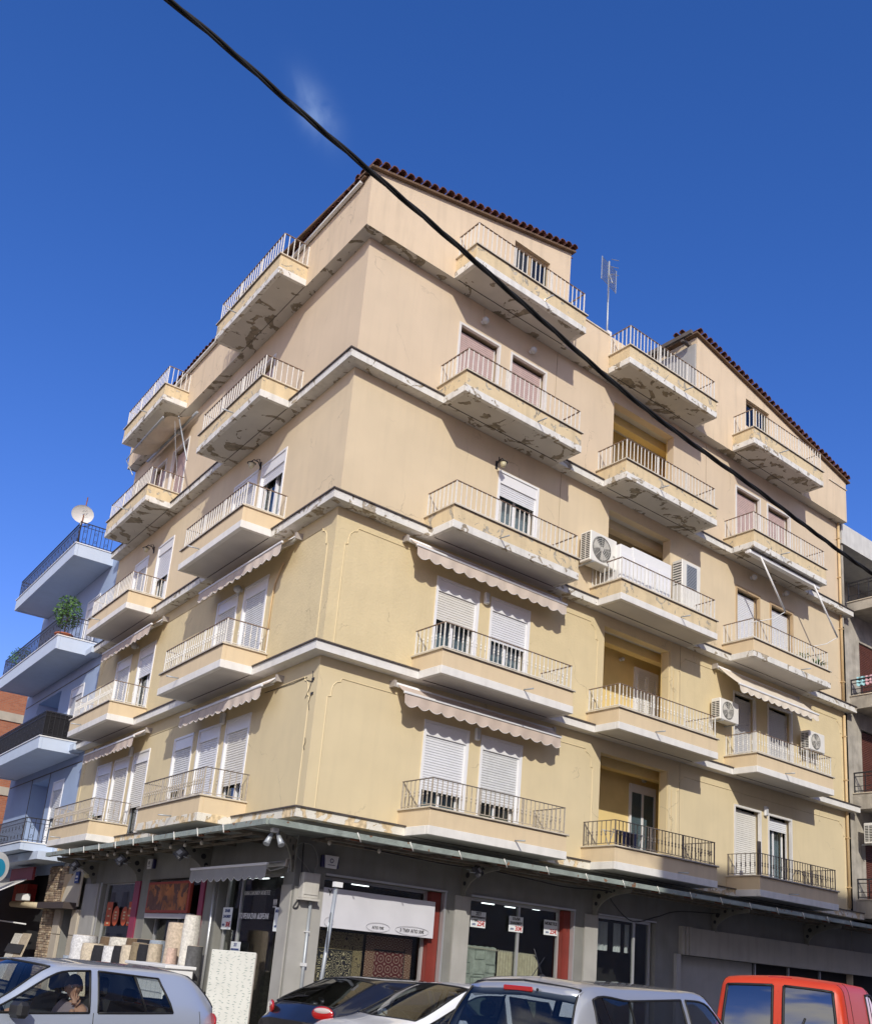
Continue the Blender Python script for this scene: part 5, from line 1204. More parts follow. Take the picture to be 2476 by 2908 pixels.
# alarm boxes
for mw, x, z, lb in ((FR, .7, -.7, 'white and navy alarm box with a ring emblem right of the corner'), (FL, -7.35, -.58, 'white and navy alarm box on the left shop wall')):
    m2 = mw @ T(x, 0, z); o = thing('alarm_box', lb, 'alarm box', m2, 'alarm boxes')
    mb = MB().m(mat('navy', (.02, .02, .09), .4)); mb.box(-.19, .19, -.08, -.001, -.11, .11, .012); part(mb, 'back_case', o, m2)
    mb = MB().m(M_PVC); mb.prism([(-.12, -.12), (.12, -.12), (.15, .115), (-.15, .115)], -.11, -.081, 'y'); part(mb, 'front_cover', o, m2)
    mb = MB().m(mat('navy')); mb.tube([(.035*cos(q*pi/8), -.112, .02+.035*sin(q*pi/8)) for q in range(16)], .008, 4, closed=True); mb.box(-.08, .08, -.113, -.1101, -.065, -.055); part(mb, 'emblem', o, m2)
# electricity box, conduit, cables on the corner pillar
o = thing('meter_box', 'white electricity box on the corner pillar with cables above', 'meter box', T(.26, -.04, -1.4)); m2 = FR
mb = MB().m(mat('box_white_old', (.56, .54, .49), .6, noise=.08, streak=.2)); mb.box(.09, .44, -.2, -.036, -1.42, -.96, .01); part(mb, 'box_casing', o); part(MB().m(mat('box_white_old')).box(.115, .415, -.215, -.201, -1.36, -.99, .004), 'box_door', o); part(MB().m(mat('box_white_old')).box(.07, .46, -.23, -.036, -1.46, -1.421), 'box_ledge', o)
mb = MB().m(M_STEEL); mb.tube([(.35, -.09, -1.46), (.36, -.09, SW)], .032, 8); mb.tube([(.35, -.09, -1.46), (.35, -.09, -1.66)], .024, 8); part(mb, 'conduit', o)
mb = MB().m(mat('band_pvc', (.7, .7, .7), .5)); mb.box(.315, .385, -.125, -.037, -2.02, -2.0); mb.box(.31, .395, -.13, -.037, -2.62, -2.56); split(mb, 'conduit_clip', o)
mb = MB().m(M_IRON); mb.tube(cr([(.12, -.06, -1.42), (.02, -.05, -1.60), (.10, -.08, -1.56), (.1, -.09, -1.2), (.08, -.07, -.6), (.08, -.05, -.42)], 6), .012, 5); part(mb, 'black_cable', o)
mb = MB().m(mat('cable_grey', (.28, .28, .26), .6)); mb.tube(cr([(-.18, -.05, -1.0), (-.14, -.06, -.75), (-.05, -.06, -.5), (.08, -.05, -.42), (.3, -.05, -.46), (.42, -.06, -.7), (.36, -.08, -.96)], 6), .014, 5); mb.tube(cr([(-.02, -.05, -.5), (-.02, -.06, -.68), (.2, -.06, -.85), (.28, -.08, -.96)], 6), .010, 5); part(mb, 'grey_cable', o)
# floodlights
def flood(label, mw):
    o = thing('floodlight', label, 'floodlight', mw, 'floodlights under the canopy')
    mb = MB().m(M_IRON); mb.box(-.17, .17, -.03, .05, -.12, .12, .01); part(mb, 'housing', o, mw)
    mb = MB().m(mat('flood_glass', (.14, .14, .14), .15)); mb.box(-.145, .145, -.037, -.031, -.095, .095); part(mb, 'front_glass', o, mw)
    mb = MB().m(mat('flood_reflector', (.45, .46, .46), .3)); mb.box(-.08, .08, -.041, -.0375, -.05, .045); part(mb, 'reflector', o, mw)
    mb = MB().m(M_STEEL); mb.tube([(-.18, .01, 0), (-.18, .10, .06), (0, .14, .10), (0, .2, .14)], .009, 5); mb.tube([(.18, .01, 0), (.18, .10, .06), (0, .14, .10)], .009, 5); part(mb, 'mount_arm', o, mw)
for t, lb in ((10.44, 'black floodlight nearest the arched entrance'), (6.85, 'black floodlight in the middle of the left canopy'), (3.2, 'black floodlight nearest the corner under the left canopy')):
    flood(lb, FL @ T(-t, -.98, -.62) @ RZ(rad(20)) @ Matrix.Rotation(rad(-38), 4, 'X') @ Matrix.Rotation(rad(28), 4, 'Y'))
flood('black floodlight under the right canopy above the grey pier', T(3.65, -.9, -.52) @ RZ(rad(25)) @ Matrix.Rotation(rad(-30), 4, 'X') @ Matrix.Rotation(rad(-20), 4, 'Y'))
o = thing('security_camera', 'pair of white spotlight heads under the canopy corner', 'security light', T(-1.1, -1.0, -.5)); mb = MB().m(M_PVC)
vr = Rv
for s_ in (-1, 1):
    a0 = Vector((-1.1, -1.05, -.48))+vr*(.05*s_); a1 = Vector((-1.15, -1.15, -.68))+vr*(.13*s_); part(MB().m(M_STEEL).tube([a0, a0.lerp(a1, .3), a1], [.03, .042, .058], 12), 'lamp_head', o)
part(MB().m(M_ALU).box(-1.16, -1.04, -1.08, -.98, -.46, -.38, .01), 'sensor_base', o)
mb = MB().m(M_IRON); mb.tube(cr([(1, -.7, -.42), (3, -.68, -.47), (4, -.7, -.44), (5.5, -.7, -.50), (6.4, -.7, -.53), (7.9, -.6, -.46), (8.3, -.3, -.62), (9.2, -.15, -1.0), (10.1, -.15, -.82), (11.0, -.15, -.6), (13, -.3, -.5)], 8), .014, 5)
thing('sagging_cable', 'black cable sagging below the right canopy', 'cable', mb=mb)
# street sign pole
o = thing('road_sign', 'round road sign seen from behind on a grey pole before the banner', 'road sign', T(-.85, -2.6, SW))
mb = MB().m(M_STEEL); mb.tube([(-.92, -2.6, SW), (-.75, -2.6, -1.3)], .032, 10); part(mb, 'pole', o); mb = MB().m(mat('sign_back', (.22, .25, .28), .4, metal=.5))
mz = T(-.80, -2.6, -2.05) @ RZ(rad(143)); mb.lathe([(.30, -.006), (.30, .006)], 28, (0, 0, 0), 'x', False); part(mb, 'sign_disc', o, mz)
part(MB().m(M_WHITE).box(-.83, -.68, -2.67, -2.6, -1.36, -1.28), 'pole_cap', o)
# leaning patterned board
mw = T(-1.57, -1.05, SW) @ RZ(rad(-28)) @ Matrix.Rotation(rad(-5), 4, 'X')
o = thing('display_board', 'tall pale floral patterned board leaning before the corner window', 'board', mw)
part(MB().m(mat('board_cream', (.62, .62, .56), .8, noise=.05, coord='obj')).box(-.36, .36, 0, .05, 0, 1.52, .01), 'board_sheet', o, mw)
mb = MB().m(mat('leaf_print', (.22, .29, .27), .8)); random.seed(4)
for i in range(7):
    for j in range(34):
        x = -.315+i*.105+random.uniform(-.022, .022); z = .03+j*.044+random.uniform(-.012, .012); a = random.uniform(-.7, .7); l = random.uniform(.016, .038); ca, sa = cos(a)*l, sin(a)*l; mb.prism([(x-ca, z-sa), (x+sa*.25, z+.008), (x+ca, z+sa), (x-sa*.2, z-.004)], -.003, -.0005, 'y')
q_ = part(mb, 'leaf_print', o, mw); q_['kind'] = 'stuff'
part(MB().m(M_RAILG).box(.36, .375, .0, .06, .02, 1.5), 'board_edge', o, mw)
# carpet rolls
CR = {'cream': (.58, .50, .38), 'white': (.66, .66, .66), 'black': (.02, .02, .025), 'brown': (.15, .10, .06), 'shaggy brown': (.24, .19, .12), 'beige': (.50, .42, .31), 'dark grey': (.10, .10, .10), 'grey blue': (.32, .37, .44), 'pink beige': (.55, .40, .32), 'ivory': (.66, .63, .56), 'fluffy beige': (.55, .45, .34)}
def roll(label, t, d, zt, r, colr, lean=0):
    mw = FL @ T(-t, -d, SW); o = thing('carpet_roll', label, 'carpet roll', mw, 'carpet rolls standing at the shop front')
    m_ = mat('carpet_'+colr.replace(' ', '_'), CR[colr], .98, noise=.22, nscale=22, bump=.02, bscale=45, coord='obj')
    h = zt-SW; mb = MB().m(m_); rows = []
    for k_ in range(9):
        z = h*k_/8; rr = r*(1+.03*sin(k_*2.1+t*5)) * (.93 if k_ == 8 else 1); rows.append([(lean*z+rr*cos(2*pi*j/20)+.004*sin(j*5+k_), rr*sin(2*pi*j/20), z) for j in range(21)])
    mb.grid(rows); mb.face([rows[-1][j] for j in range(20)]); part(mb, 'carpet_pile', o, mw)
    mb = MB().m(mat('carpet_backing', (.4, .33, .25), .95)); sp = [(lean*h+r*(.15+.75*i/40)*cos(i*.5), r*(.15+.75*i/40)*sin(i*.5), h+.004) for i in range(41)]; mb.tube(sp, .006, 4); part(mb, 'rolled_end', o, mw)
RL = [('tall white carpet roll at the left end of the row', 9.75, .6, -2.37, .42, 'white'), ('short grey blue roll at the far left of the carpets', 10.6, .6, -2.9, .3, 'grey blue'),
      ('beige roll first in the lower row', 8.5, .75, -2.55, .36, 'cream'), ('black roll second in the lower row', 7.7, .75, -2.58, .34, 'black'), ('white roll third in the lower row', 7.03, .75, -2.57, .30, 'white'), ('black roll fourth in the lower row', 6.45, .75, -2.55, .26, 'black'),
      ('cream roll fifth in the lower row', 5.88, .75, -2.52, .27, 'cream'), ('shaggy brown roll sixth in the lower row', 5.38, .75, -2.45, .23, 'shaggy brown'), ('black roll last in the lower row', 4.88, .75, -2.47, .25, 'black'),
      ('beige roll right of the last black one', 4.4, .75, -2.45, .2, 'beige'), ('brown roll standing behind between white ones', 9.0, .2, -2.37, .34, 'brown'), ('ivory roll standing behind the black second one', 8.1, .2, -2.36, .42, 'ivory'),
      ('brown roll behind the third and fourth rolls', 7.3, .15, -2.36, .30, 'brown'), ('black roll behind the fourth roll', 6.7, .1, -2.36, .32, 'black'), ('pale roll standing behind beside the magenta post', 6.0, .1, -2.36, .26, 'grey blue'),
      ('very tall ivory roll right of the entrance', 2.5, .8, -1.85, .22, 'ivory'), ('tall dark grey roll leaning at the corner window', 1.95, .9, -2.43, .2, 'dark grey'), ('pinkish short roll beside the fluffy hanging rug', 2.95, .95, -2.5, .14, 'pink beige'),
      ('fluffy beige bundle hanging in the entrance', 3.4, .7, -2.0, .30, 'fluffy beige')]
for l, t, d, zt, r, c in RL: roll(l, t, d, zt, r*.76, c, lean=.0)
o = thing('rug_stack', 'khaki patterned rugs hanging beside the dark grey roll', 'rug', FL @ T(-1.7, -.4, SW)); mb = MB().m(mat('khaki_rug', (.34, .31, .20), .95, noise=.5, nscale=14, bump=.02, bscale=30))
mb.grid([[(-2.3+.9*j/30, -.35+.03*sin(j*.9), z) for j in range(31)] for z in (SW, -3.4, -2.8)]); part(mb, 'rug_pile', o, FL)
o = thing('white_cart', 'white wire cart full of folded cloths before the entrance', 'cart', FL @ T(-2.6, -1.3, SW)); mb = MB().m(M_WHITE)
mb.box(-3.7, -1.5, -1.6, -1.0, -2.86, -2.80, .01); mb.box(-3.65, -1.55, -1.57, -1.03, -3.7, -2.861, .02)
for x in (-3.6, -1.6):
    for y in (-1.5, -1.1): mb.tube([(x, y, SW), (x, y, -3.7)], .03, 6)
part(mb, 'cart_frame', o, FL); mb = MB().m(M_FRAME)
for i in range(9): mb.box(-3.6+i*.24, -3.59+i*.24, -1.576, -1.571, -3.6, -2.9)
for i in range(4): mb.box(-3.62, -1.58, -1.58, -1.5765, -3.5+i*.2, -3.49+i*.2)
q_ = part(mb, 'wire_grid', o, FL); q_['kind'] = 'stuff'
# rugs on a rack at the far left
o = thing('rug_rack', 'slanted rack with two pale rugs and a dark striped cloth at far left', 'rack', FL @ T(-18, -.9, SW))
for (t, dz, c) in ((18.2, 0, 'ivory'), (17.2, .02, 'beige')):
    mb = MB().m(mat('carpet_'+c)) ; mb.prism([(-.55, SW+.1), (-.50, SW+.1), (-.12, -2.45+dz), (-.17, -2.45+dz)], -t-.42, -t+.48, 'x'); part(mb, 'pale_rug', o, FL)
mb = MB().m(M_TXTK); mb.prism([(-.39, -3.05), (-.38, -3.05), (-.29, -2.78), (-.30, -2.78)], -18.7, -16.7, 'x'); part(mb, 'dark_cloth', o, FL)
# ================================================================== plants and balcony clutter
def plant(label, mw, h, r, n, pot=None, pr=.16, ph=.22, blade=False, leaf=.06, seed=1, trunk=True, mats_=None):
    random.seed(seed); o = thing('potted_plant', label, 'plant', mw, 'potted plants')
    mb = MB().m(pot or M_TERR); mb.lathe([(pr*.7, 0), (pr*.95, ph*.85), (pr, ph*.86), (pr, ph), (pr*.9, ph), (pr*.85, ph*.9)], 14); part(mb, 'pot', o, mw)
    if trunk:
        mb = MB().m(mat('stem_brown', (.10, .07, .04), .9)); mb.tube([(0, 0, ph*.9), (.02, 0, ph+h*.3), (0, .02, ph+h*.6)], [.02, .016, .01], 6)
        for i in range(6): a = i*1.1; mb.tube([(.01, 0, ph+h*(.25+.06*i)), (r*.5*cos(a), r*.5*sin(a), ph+h*(.45+.07*i))], .007, 4)
        part(mb, 'trunk', o, mw)
    mb = MB().m(M_LEAF)
    for i in range(n):
        if blade:
            a = random.random()*6.28; e = random.uniform(.3, 1.3); L1 = h*random.uniform(.7, 1.1); d = Vector((cos(a)*cos(e), sin(a)*cos(e), sin(e))); s_ = d.cross(Vector((0, 0, 1))).normalized()*leaf*.3
            b0 = Vector((0, 0, ph)); b1 = b0+d*L1*.5; b2 = b0+d*L1+Vector((0, 0, -L1*.25*cos(e)))
            mb.face([b0-s_, b0+s_, b1+s_, b1-s_]); mb.face([b1-s_, b1+s_, b2])
        else:
            while True:
                p = Vector((random.uniform(-1, 1), random.uniform(-1, 1), random.uniform(-1, 1)))
                if p.length < 1 and mnoise.noise(p*2.2+Vector((seed, 0, 0))) > -.18: break
            c = Vector((p.x*r*(1-.35*max(0, p.z)), p.y*r, ph+h*.58+p.z*h*.45)); u = Vector((random.gauss(0, 1), random.gauss(0, 1), random.gauss(0, .6))).normalized(); v = u.cross(Vector((random.gauss(0, 1), random.gauss(0, 1), random.gauss(0, 1)))).normalized()
            mb.face([c-u*leaf, c+v*leaf*.4, c+u*leaf, c-v*leaf*.4])
    q = part(mb, 'foliage', o, mw); q['kind'] = 'stuff'; return o
plant('leafy lemon tree in a terracotta bowl on the blue balcony', FL @ T(-16.05, -1.05, 6.84), 1.32, .46, 760, pr=.3, ph=.24, leaf=.06, seed=3)
plant('dark bushy plant at the far end of the blue balcony', FL @ T(-21.6, -.95, 6.66), .95, .6, 520, pr=.2, leaf=.05, seed=8)
plant('small broad leaved plant above the netted blue balcony', FL @ T(-17.6, -.9, 3.9), .45, .32, 60, pr=.12, blade=True, leaf=.22, seed=5, trunk=False)
plant('spiky palm in a pot at the right corner of a white railed balcony', T(16.45, -.78, 7.02-.1), .42, .3, 46, pr=.1, ph=.12, blade=True, leaf=.09, seed=6, trunk=False, pot=M_WHITE)
plant('low green plant left of the spiky palm behind white railings', T(15.7, -.78, 6.95), .28, .22, 60, pr=.09, ph=.1, leaf=.045, seed=7, trunk=False, pot=M_WHITE)
plant('yellow pot with small plant on the lowest far left cream balcony', FL @ T(-10.3, -.85, .45), .2, .1, 14, pot=mat('pot_yellow', (.7, .6, .06), .6), pr=.12, ph=.16, leaf=.04, seed=9, trunk=False)
# laundry rack on B1, folded cage on C1, wood panel
o = thing('drying_rack', 'dark clothes drying on a rack behind the shaded balcony rail', 'drying rack', T(8.3, -.6, .2)); mb = MB().m(M_STEEL)
mb.tube([(7.8, -.7, .95), (8.9, -.7, .95)], .01, 5); mb.tube([(7.8, -.4, .95), (8.9, -.4, .95)], .01, 5)
for x in (7.85, 8.85): mb.tube([(x, -.7, .95), (x, -.4, .2)], .01, 5); mb.tube([(x, -.4, .95), (x, -.7, .2)], .01, 5)
part(mb, 'rack_frame', o)
for i in range(6):
    c = random.choice(((.02, .02, .05), (.03, .03, .03), (.05, .06, .14))); x = 7.9+i*.13
    part(MB().m(mat('cloth_dark%d' % (i % 3), ((.02, .02, .05), (.03, .03, .03), (.05, .06, .14))[i % 3], .9)).grid([[(x+.10*j/4, -.7+.012*sin(j*2+i), z) for j in range(5)] for z in (.32+.05*(i % 2), .7, .96)]), 'garment', o)
o = thing('wooden_plank', 'dark narrow panel standing behind the rail of the lower right balcony', 'panel', T(13.35, -.85, .5), mb=MB().m(M_DARKE).box(-.07, .07, -.02, .02, 0, .95, .005))
o = thing('wire_fence', 'round wire mesh roll leaning on the lower right balcony', 'wire mesh', T(15.9, -.6, .2)); mb = MB().m(M_RAILG)
for i in range(15): mb.tube([(15.2+.1*i, -.72, .25), (15.2+.1*i, -.72, .95)], .006, 4)
for z in (.3, .6, .93): mb.tube([(15.2, -.72, z), (16.6, -.72, z)], .006, 4)
mb.tube([(15.35+.32*cos(q*pi/10), -.76, .62+.32*sin(q*pi/10)) for q in range(20)], .01, 4, closed=True); part(mb, 'wire_grid', o)
# satellite dish on the blue roof balcony
c0 = Vector((*lx(15.95, 1.22), 11.32)); o = thing('satellite_dish', 'white satellite dish on the corner of the blue top balcony', 'satellite dish', T(*c0))
face = (CAM-c0).normalized(); face = (face+Vector((0, 0, .15))).normalized(); mw = T(*c0) @ face.to_track_quat('Z', 'Y').to_matrix().to_4x4() @ Matrix.Scale(.88, 4)
mb = MB().m(mat('dish_white', (.66, .65, .62), .5, noise=.04)); prof = [(.01, -.09)]+[(.40*i/6, -.09+.09*(i/6)**2) for i in range(1, 7)]+[(.41, .008)]; rows = []
for (r, h) in prof: rows.append([(r*cos(2*pi*j/28)*1.0, r*sin(2*pi*j/28)*.86, h) for j in range(29)])
mb.grid(rows); part(mb, 'reflector', o, mw)
mb = MB().m(M_RAILG)
for (dx, dy) in ((.02, .12), (.12, .14), (.04, -.02), (.14, .0)): mb.tube([(dx+.035*cos(q*.7), dy+.03*sin(q*1.1), .005) for q in range(8)], .006, 4)
part(mb, 'dish_marking', o, mw)
mb = MB().m(M_RUST); b0 = c0+Vector((0, 0, -.35)); mb.tube([Vector((*lx(15.95, 1.22), 10.2)), c0+Vector((.1, .12, .7))], .02, 6); part(mb, 'mast', o)
mb = MB().m(M_IRON); mb.tube([c0+Vector((0, 0, -.25)), Vector((*lx(15.85, 1.2), 10.25))], .018, 5); mb.tube([c0+Vector((.1, .05, -.4)), Vector((*lx(15.6, 1.0), 10.85))], .016, 5); part(mb, 'strut', o)
mb = MB().m(M_STEEL); mb.tube([(0, -.3, .0), (0, -.42, .22)], .012, 5); mb.box(-.03, .03, -.46, -.38, .2, .3); part(mb, 'receiver_arm', o, mw)
# ================================================================== cars
def carpaint(name, col, metal=.5):
    m = mat(name, col, .32, metal=metal, coat=1, coord='obj'); return m
CG = glassmat('car_glass', (.72, .76, .75), 1.5, .05); CGD = glassmat('car_glass_dark', (.10, .11, .12), 1.5, .08)
M_TYRE = mat('tyre_rubber', (.02, .02, .02), .9, coord='obj'); M_RIM = mat('wheel_rim', (.45, .46, .48), .35, metal=.8, coord='obj')
M_SEAL = mat('window_seal', (.012, .012, .012), .6, coord='obj'); M_INT = mat('car_interior', (.035, .035, .038), .85, coord='obj')
M_TAILR = mat('tail_lamp_red', (.42, .012, .01), .15, coat=1, coord='obj'); M_TAILW = mat('tail_lamp_clear', (.55, .45, .42), .12, coat=1, coord='obj')
def car(label, cat, x, y, rz, paint, glass, spec, z=G, extra=None):
    L, W_, H = spec['L'], spec['W'], spec['H']; hw = W_/2
    mw = T(x, y, z) @ RZ(rad(rz)); o = thing('car' if cat != 'van' else 'van', label, cat, mw, 'cars on the street')
    K = spec['K'](L, hw, H); ns = len(K); nr = len(K[0])
    n1, n2 = spec.get('n1', 6), 4
    def crv(P, n):
        out = []; P = [Vector(p) for p in P]
        for i in range(len(P)-1):
            a, b, c, d = P[max(i-1, 0)], P[i], P[i+1], P[min(i+2, len(P)-1)]
            m1 = (c-a)*.5; m2 = (d-b)*.5; ln = (c-b).length
            if m1.length > ln*.9: m1 *= ln*.9/m1.length
            if m2.length > ln*.9: m2 *= ln*.9/m2.length
            for k_ in range(n):
                t = k_/n; out.append((2*t**3-3*t*t+1)*b+(t**3-2*t*t+t)*m1+(-2*t**3+3*t*t)*c+(t**3-t*t)*m2)
        out.append(P[-1]); return out
    lines = [crv([K[s_][r] for s_ in range(ns)], n1) for r in range(nr)]    # along the car
    NSt = len(lines[0]); rings = [crv([lines[r][s_] for r in range(nr)], n2) for s_ in range(NSt)]
    gl = spec['glass'] # dict name -> (s0,s1,r0,r1)
    def cell(s_, r):
        S0, R0 = s_//n1, r//n2
        for nm, (a, b, c, d, m_) in gl.items():
            if a <= S0 < b and c <= R0 < d: return nm
        return None
    body = MB().m(paint); gm = {}
    NR = len(rings[0])
    for side in (1, -1):
        i0 = len(body.v)
        for R_ in rings: body.v += [(p.x, p.y*side, p.z) for p in R_]
        for s_ in range(NSt-1):
            for r in range(NR-1):
                a = i0+s_*NR+r; f = (a, a+1, a+NR+1, a+NR) if side < 0 else (a, a+NR, a+NR+1, a+1)
                nm = cell(s_, r)
                if nm is None: body.f.append(f); body.mi.append(body.cur); body.sm.append(True)
                else:
                    key = nm if gl[nm][4] else nm+('L' if side > 0 else 'R'); g_ = gm.setdefault(key, MB().m(glass))
                    pts = []
                    for (q, w_) in ((s_, r), (s_+1, r), (s_+1, r+1), (s_, r+1)):
                        p = rings[q][w_]; pts.append((p.x, p.y*side, p.z))
                    g_.face(pts if side > 0 else pts[::-1], True)
        for e_ in (0, NSt-1):
            cx = rings[e_][0]; body.face([(p.x, p.y*side, p.z) for p in rings[e_]], False)
    part(body, 'body', o, mw, recalc=True)
    for nm, g_ in gm.items():
        base_nm = nm.rstrip('LR') if nm[-1] in 'LR' else nm
        part(g_, base_nm, o, mw, recalc=True)
    # seals round each window
    mb = MB().m(M_SEAL)
    for nm, (a, b, c, d, mirror) in gl.items():
        s0, s1, r0, r1 = a*n1, b*n1, c*n2, min(d*n2, NR-1)
        for side in (1, -1):
            P = [rings[s0][r] for r in range(r0, r1+1)]+[rings[s_][r1] for s_ in range(s0+1, s1)]*(0 if mirror else 1)+([] if mirror else [])
            top = [rings[s_][r1] for s_ in range(s0, s1+1)]; bot = [rings[s_][r0] for s_ in range(s0, s1+1)]
            e0 = [rings[s0][r] for r in range(r0, r1+1)]; e1 = [rings[s1][r] for r in range(r0, r1+1)]
            for seg in ([bot, e0, e1] if mirror else [top, bot, e0, e1]):
                mb.tube([(p.x*1.0, p.y*side*1.001, p.z) for p in seg], spec.get('seal', .011), 5)
    split(mb, 'window_seal', o, mw)
    # door gaps: thin dark lines following the body rings
    mb = MB().m(M_SEAL)
    for s_ in spec['gaps']:
        i = int(s_*n1)
        for side in (1, -1): mb.tube([(p.x, p.y*side*1.0015, p.z) for p in rings[i][n2:spec.get('gapr', 3)*n2+1]], .004, 4)
    part(mb, 'door_gap', o, mw)
    # wheels
    for wx in (L/2-spec['wf'], -L/2+spec['wr']):
        for side in (1, -1):
            m2 = mw @ T(wx, side*(hw-.11), .30); w = MB().m(M_TYRE); w.lathe([(.20, -.09), (.28, -.1), (.30, -.07), (.30, .07), (.28, .1), (.20, .09)], 28, (0, 0, 0), 'y')
            wo = part(w, 'wheel', o, m2); r_ = MB().m(M_RIM); r_.lathe([(.20, -.07), (.19, .0)], 24, (0, 0, 0), 'y')
            for k_ in range(7): a = k_*.8976; r_.box(-.02, .02, side*.07-.01, side*.07+.01, .03, .19); 
            part(r_, 'rim', wo, m2)
            part(MB().m(M_SEAL).lathe([(.345, side*.112), (.345, side*.116)], 28, (0, 0, 0), 'y', False), 'wheel_arch', o, m2)
    # interior: seats, dash, steering wheel
    zb = spec['belt']; dx = spec['seat']
    for side in (1, -1):
        mb = MB().m(M_INT); mb.box(dx-.5, dx+.05, side*.36-.24, side*.36+.24, .30, .52, .04); mb.prism([(dx-.48, .45), (dx-.30, .45), (dx-.50, 1.06), (dx-.62, 1.06)], side*.36-.22, side*.36+.22, 'y'); part(mb, 'seat', o, mw)
        mb = MB().m(M_INT); mb.box(dx-.66, dx-.54, side*.36-.12, side*.36+.12, 1.08, 1.27, .03); mb.box(dx-.61, dx-.60, side*.36-.05, side*.36+.05, 1.0, 1.09); part(mb, 'headrest', o, mw)
    mb = MB().m(M_INT); rx = dx-1.35; mb.box(rx, rx+.5, -.58, .58, .30, .50, .04); mb.prism([(rx-.1, .45), (rx+.08, .45), (rx-.08, .98), (rx-.2, .98)], -.6, .6, 'y')
    for s_ in (-.36, .36): mb.box(rx-.22, rx-.12, s_-.11, s_+.11, .99, 1.13, .03)
    part(mb, 'rear_seat', o, mw)
    mb = MB().m(M_INT); dxx = K[3][nr-1][0]; mb.prism([(dxx-.75, .75), (dxx-.45, .9), (dxx+.0, .93), (dxx, .4), (dxx-.6, .4)], -hw+.12, hw-.12, 'y'); mb.box(-L/2+.3, L/2-.5, -hw+.1, hw-.1, .22, .29); part(mb, 'dashboard', o, mw)
    mb = MB().m(M_BLK); c = Vector((dx+.48, .36, .93)); ax = Vector((-.85, 0, .5)).normalized(); u = Vector((0, 1, 0)); v = ax.cross(u)
    mb.tube([c+u*.18*cos(q*pi/12)+v*.18*sin(q*pi/12) for q in range(24)], .014, 6, closed=True); mb.tube([c-u*.17, c+u*.17], .015, 5); mb.tube([c, c+Vector((.25, 0, -.15))], .02, 5); part(mb, 'steering_wheel', o, mw)
    # mirrors, handles
    for side in (1, -1):
        mx_, mz_ = spec['mirror']; mb = MB().m(spec.get('mirm', M_BLK)); mb.box(mx_-.05, mx_+.07, side*(hw-.02) if side > 0 else side*(hw+.17), side*(hw+.17) if side > 0 else side*(hw-.02), mz_, mz_+.14, .03); part(mb, 'door_mirror', o, mw)
        for hx in spec['handles']:
            mb = MB().m(spec.get('hanm', M_BLK)); mb.box(hx-.09, hx+.09, side*(hw+.018)-.012, side*(hw+.018)+.012, spec['hz'], spec['hz']+.045, .008); part(mb, 'door_handle', o, mw)
    for side in (1, -1):
        mb = MB().m(M_TAILW); mb.box(L/2-.22, L/2-.10, side*hw*.62-.14, side*hw*.62+.14, .58, .74, .03); part(mb, 'headlight', o, mw)
    mb = MB().m(M_WHITE); mb.box(-L/2-.03, -L/2-.015, -.26, .26, .42, .53); part(mb, 'number_plate', o, mw)
    if extra: extra(o, mw, rings, n1, n2)
    return o
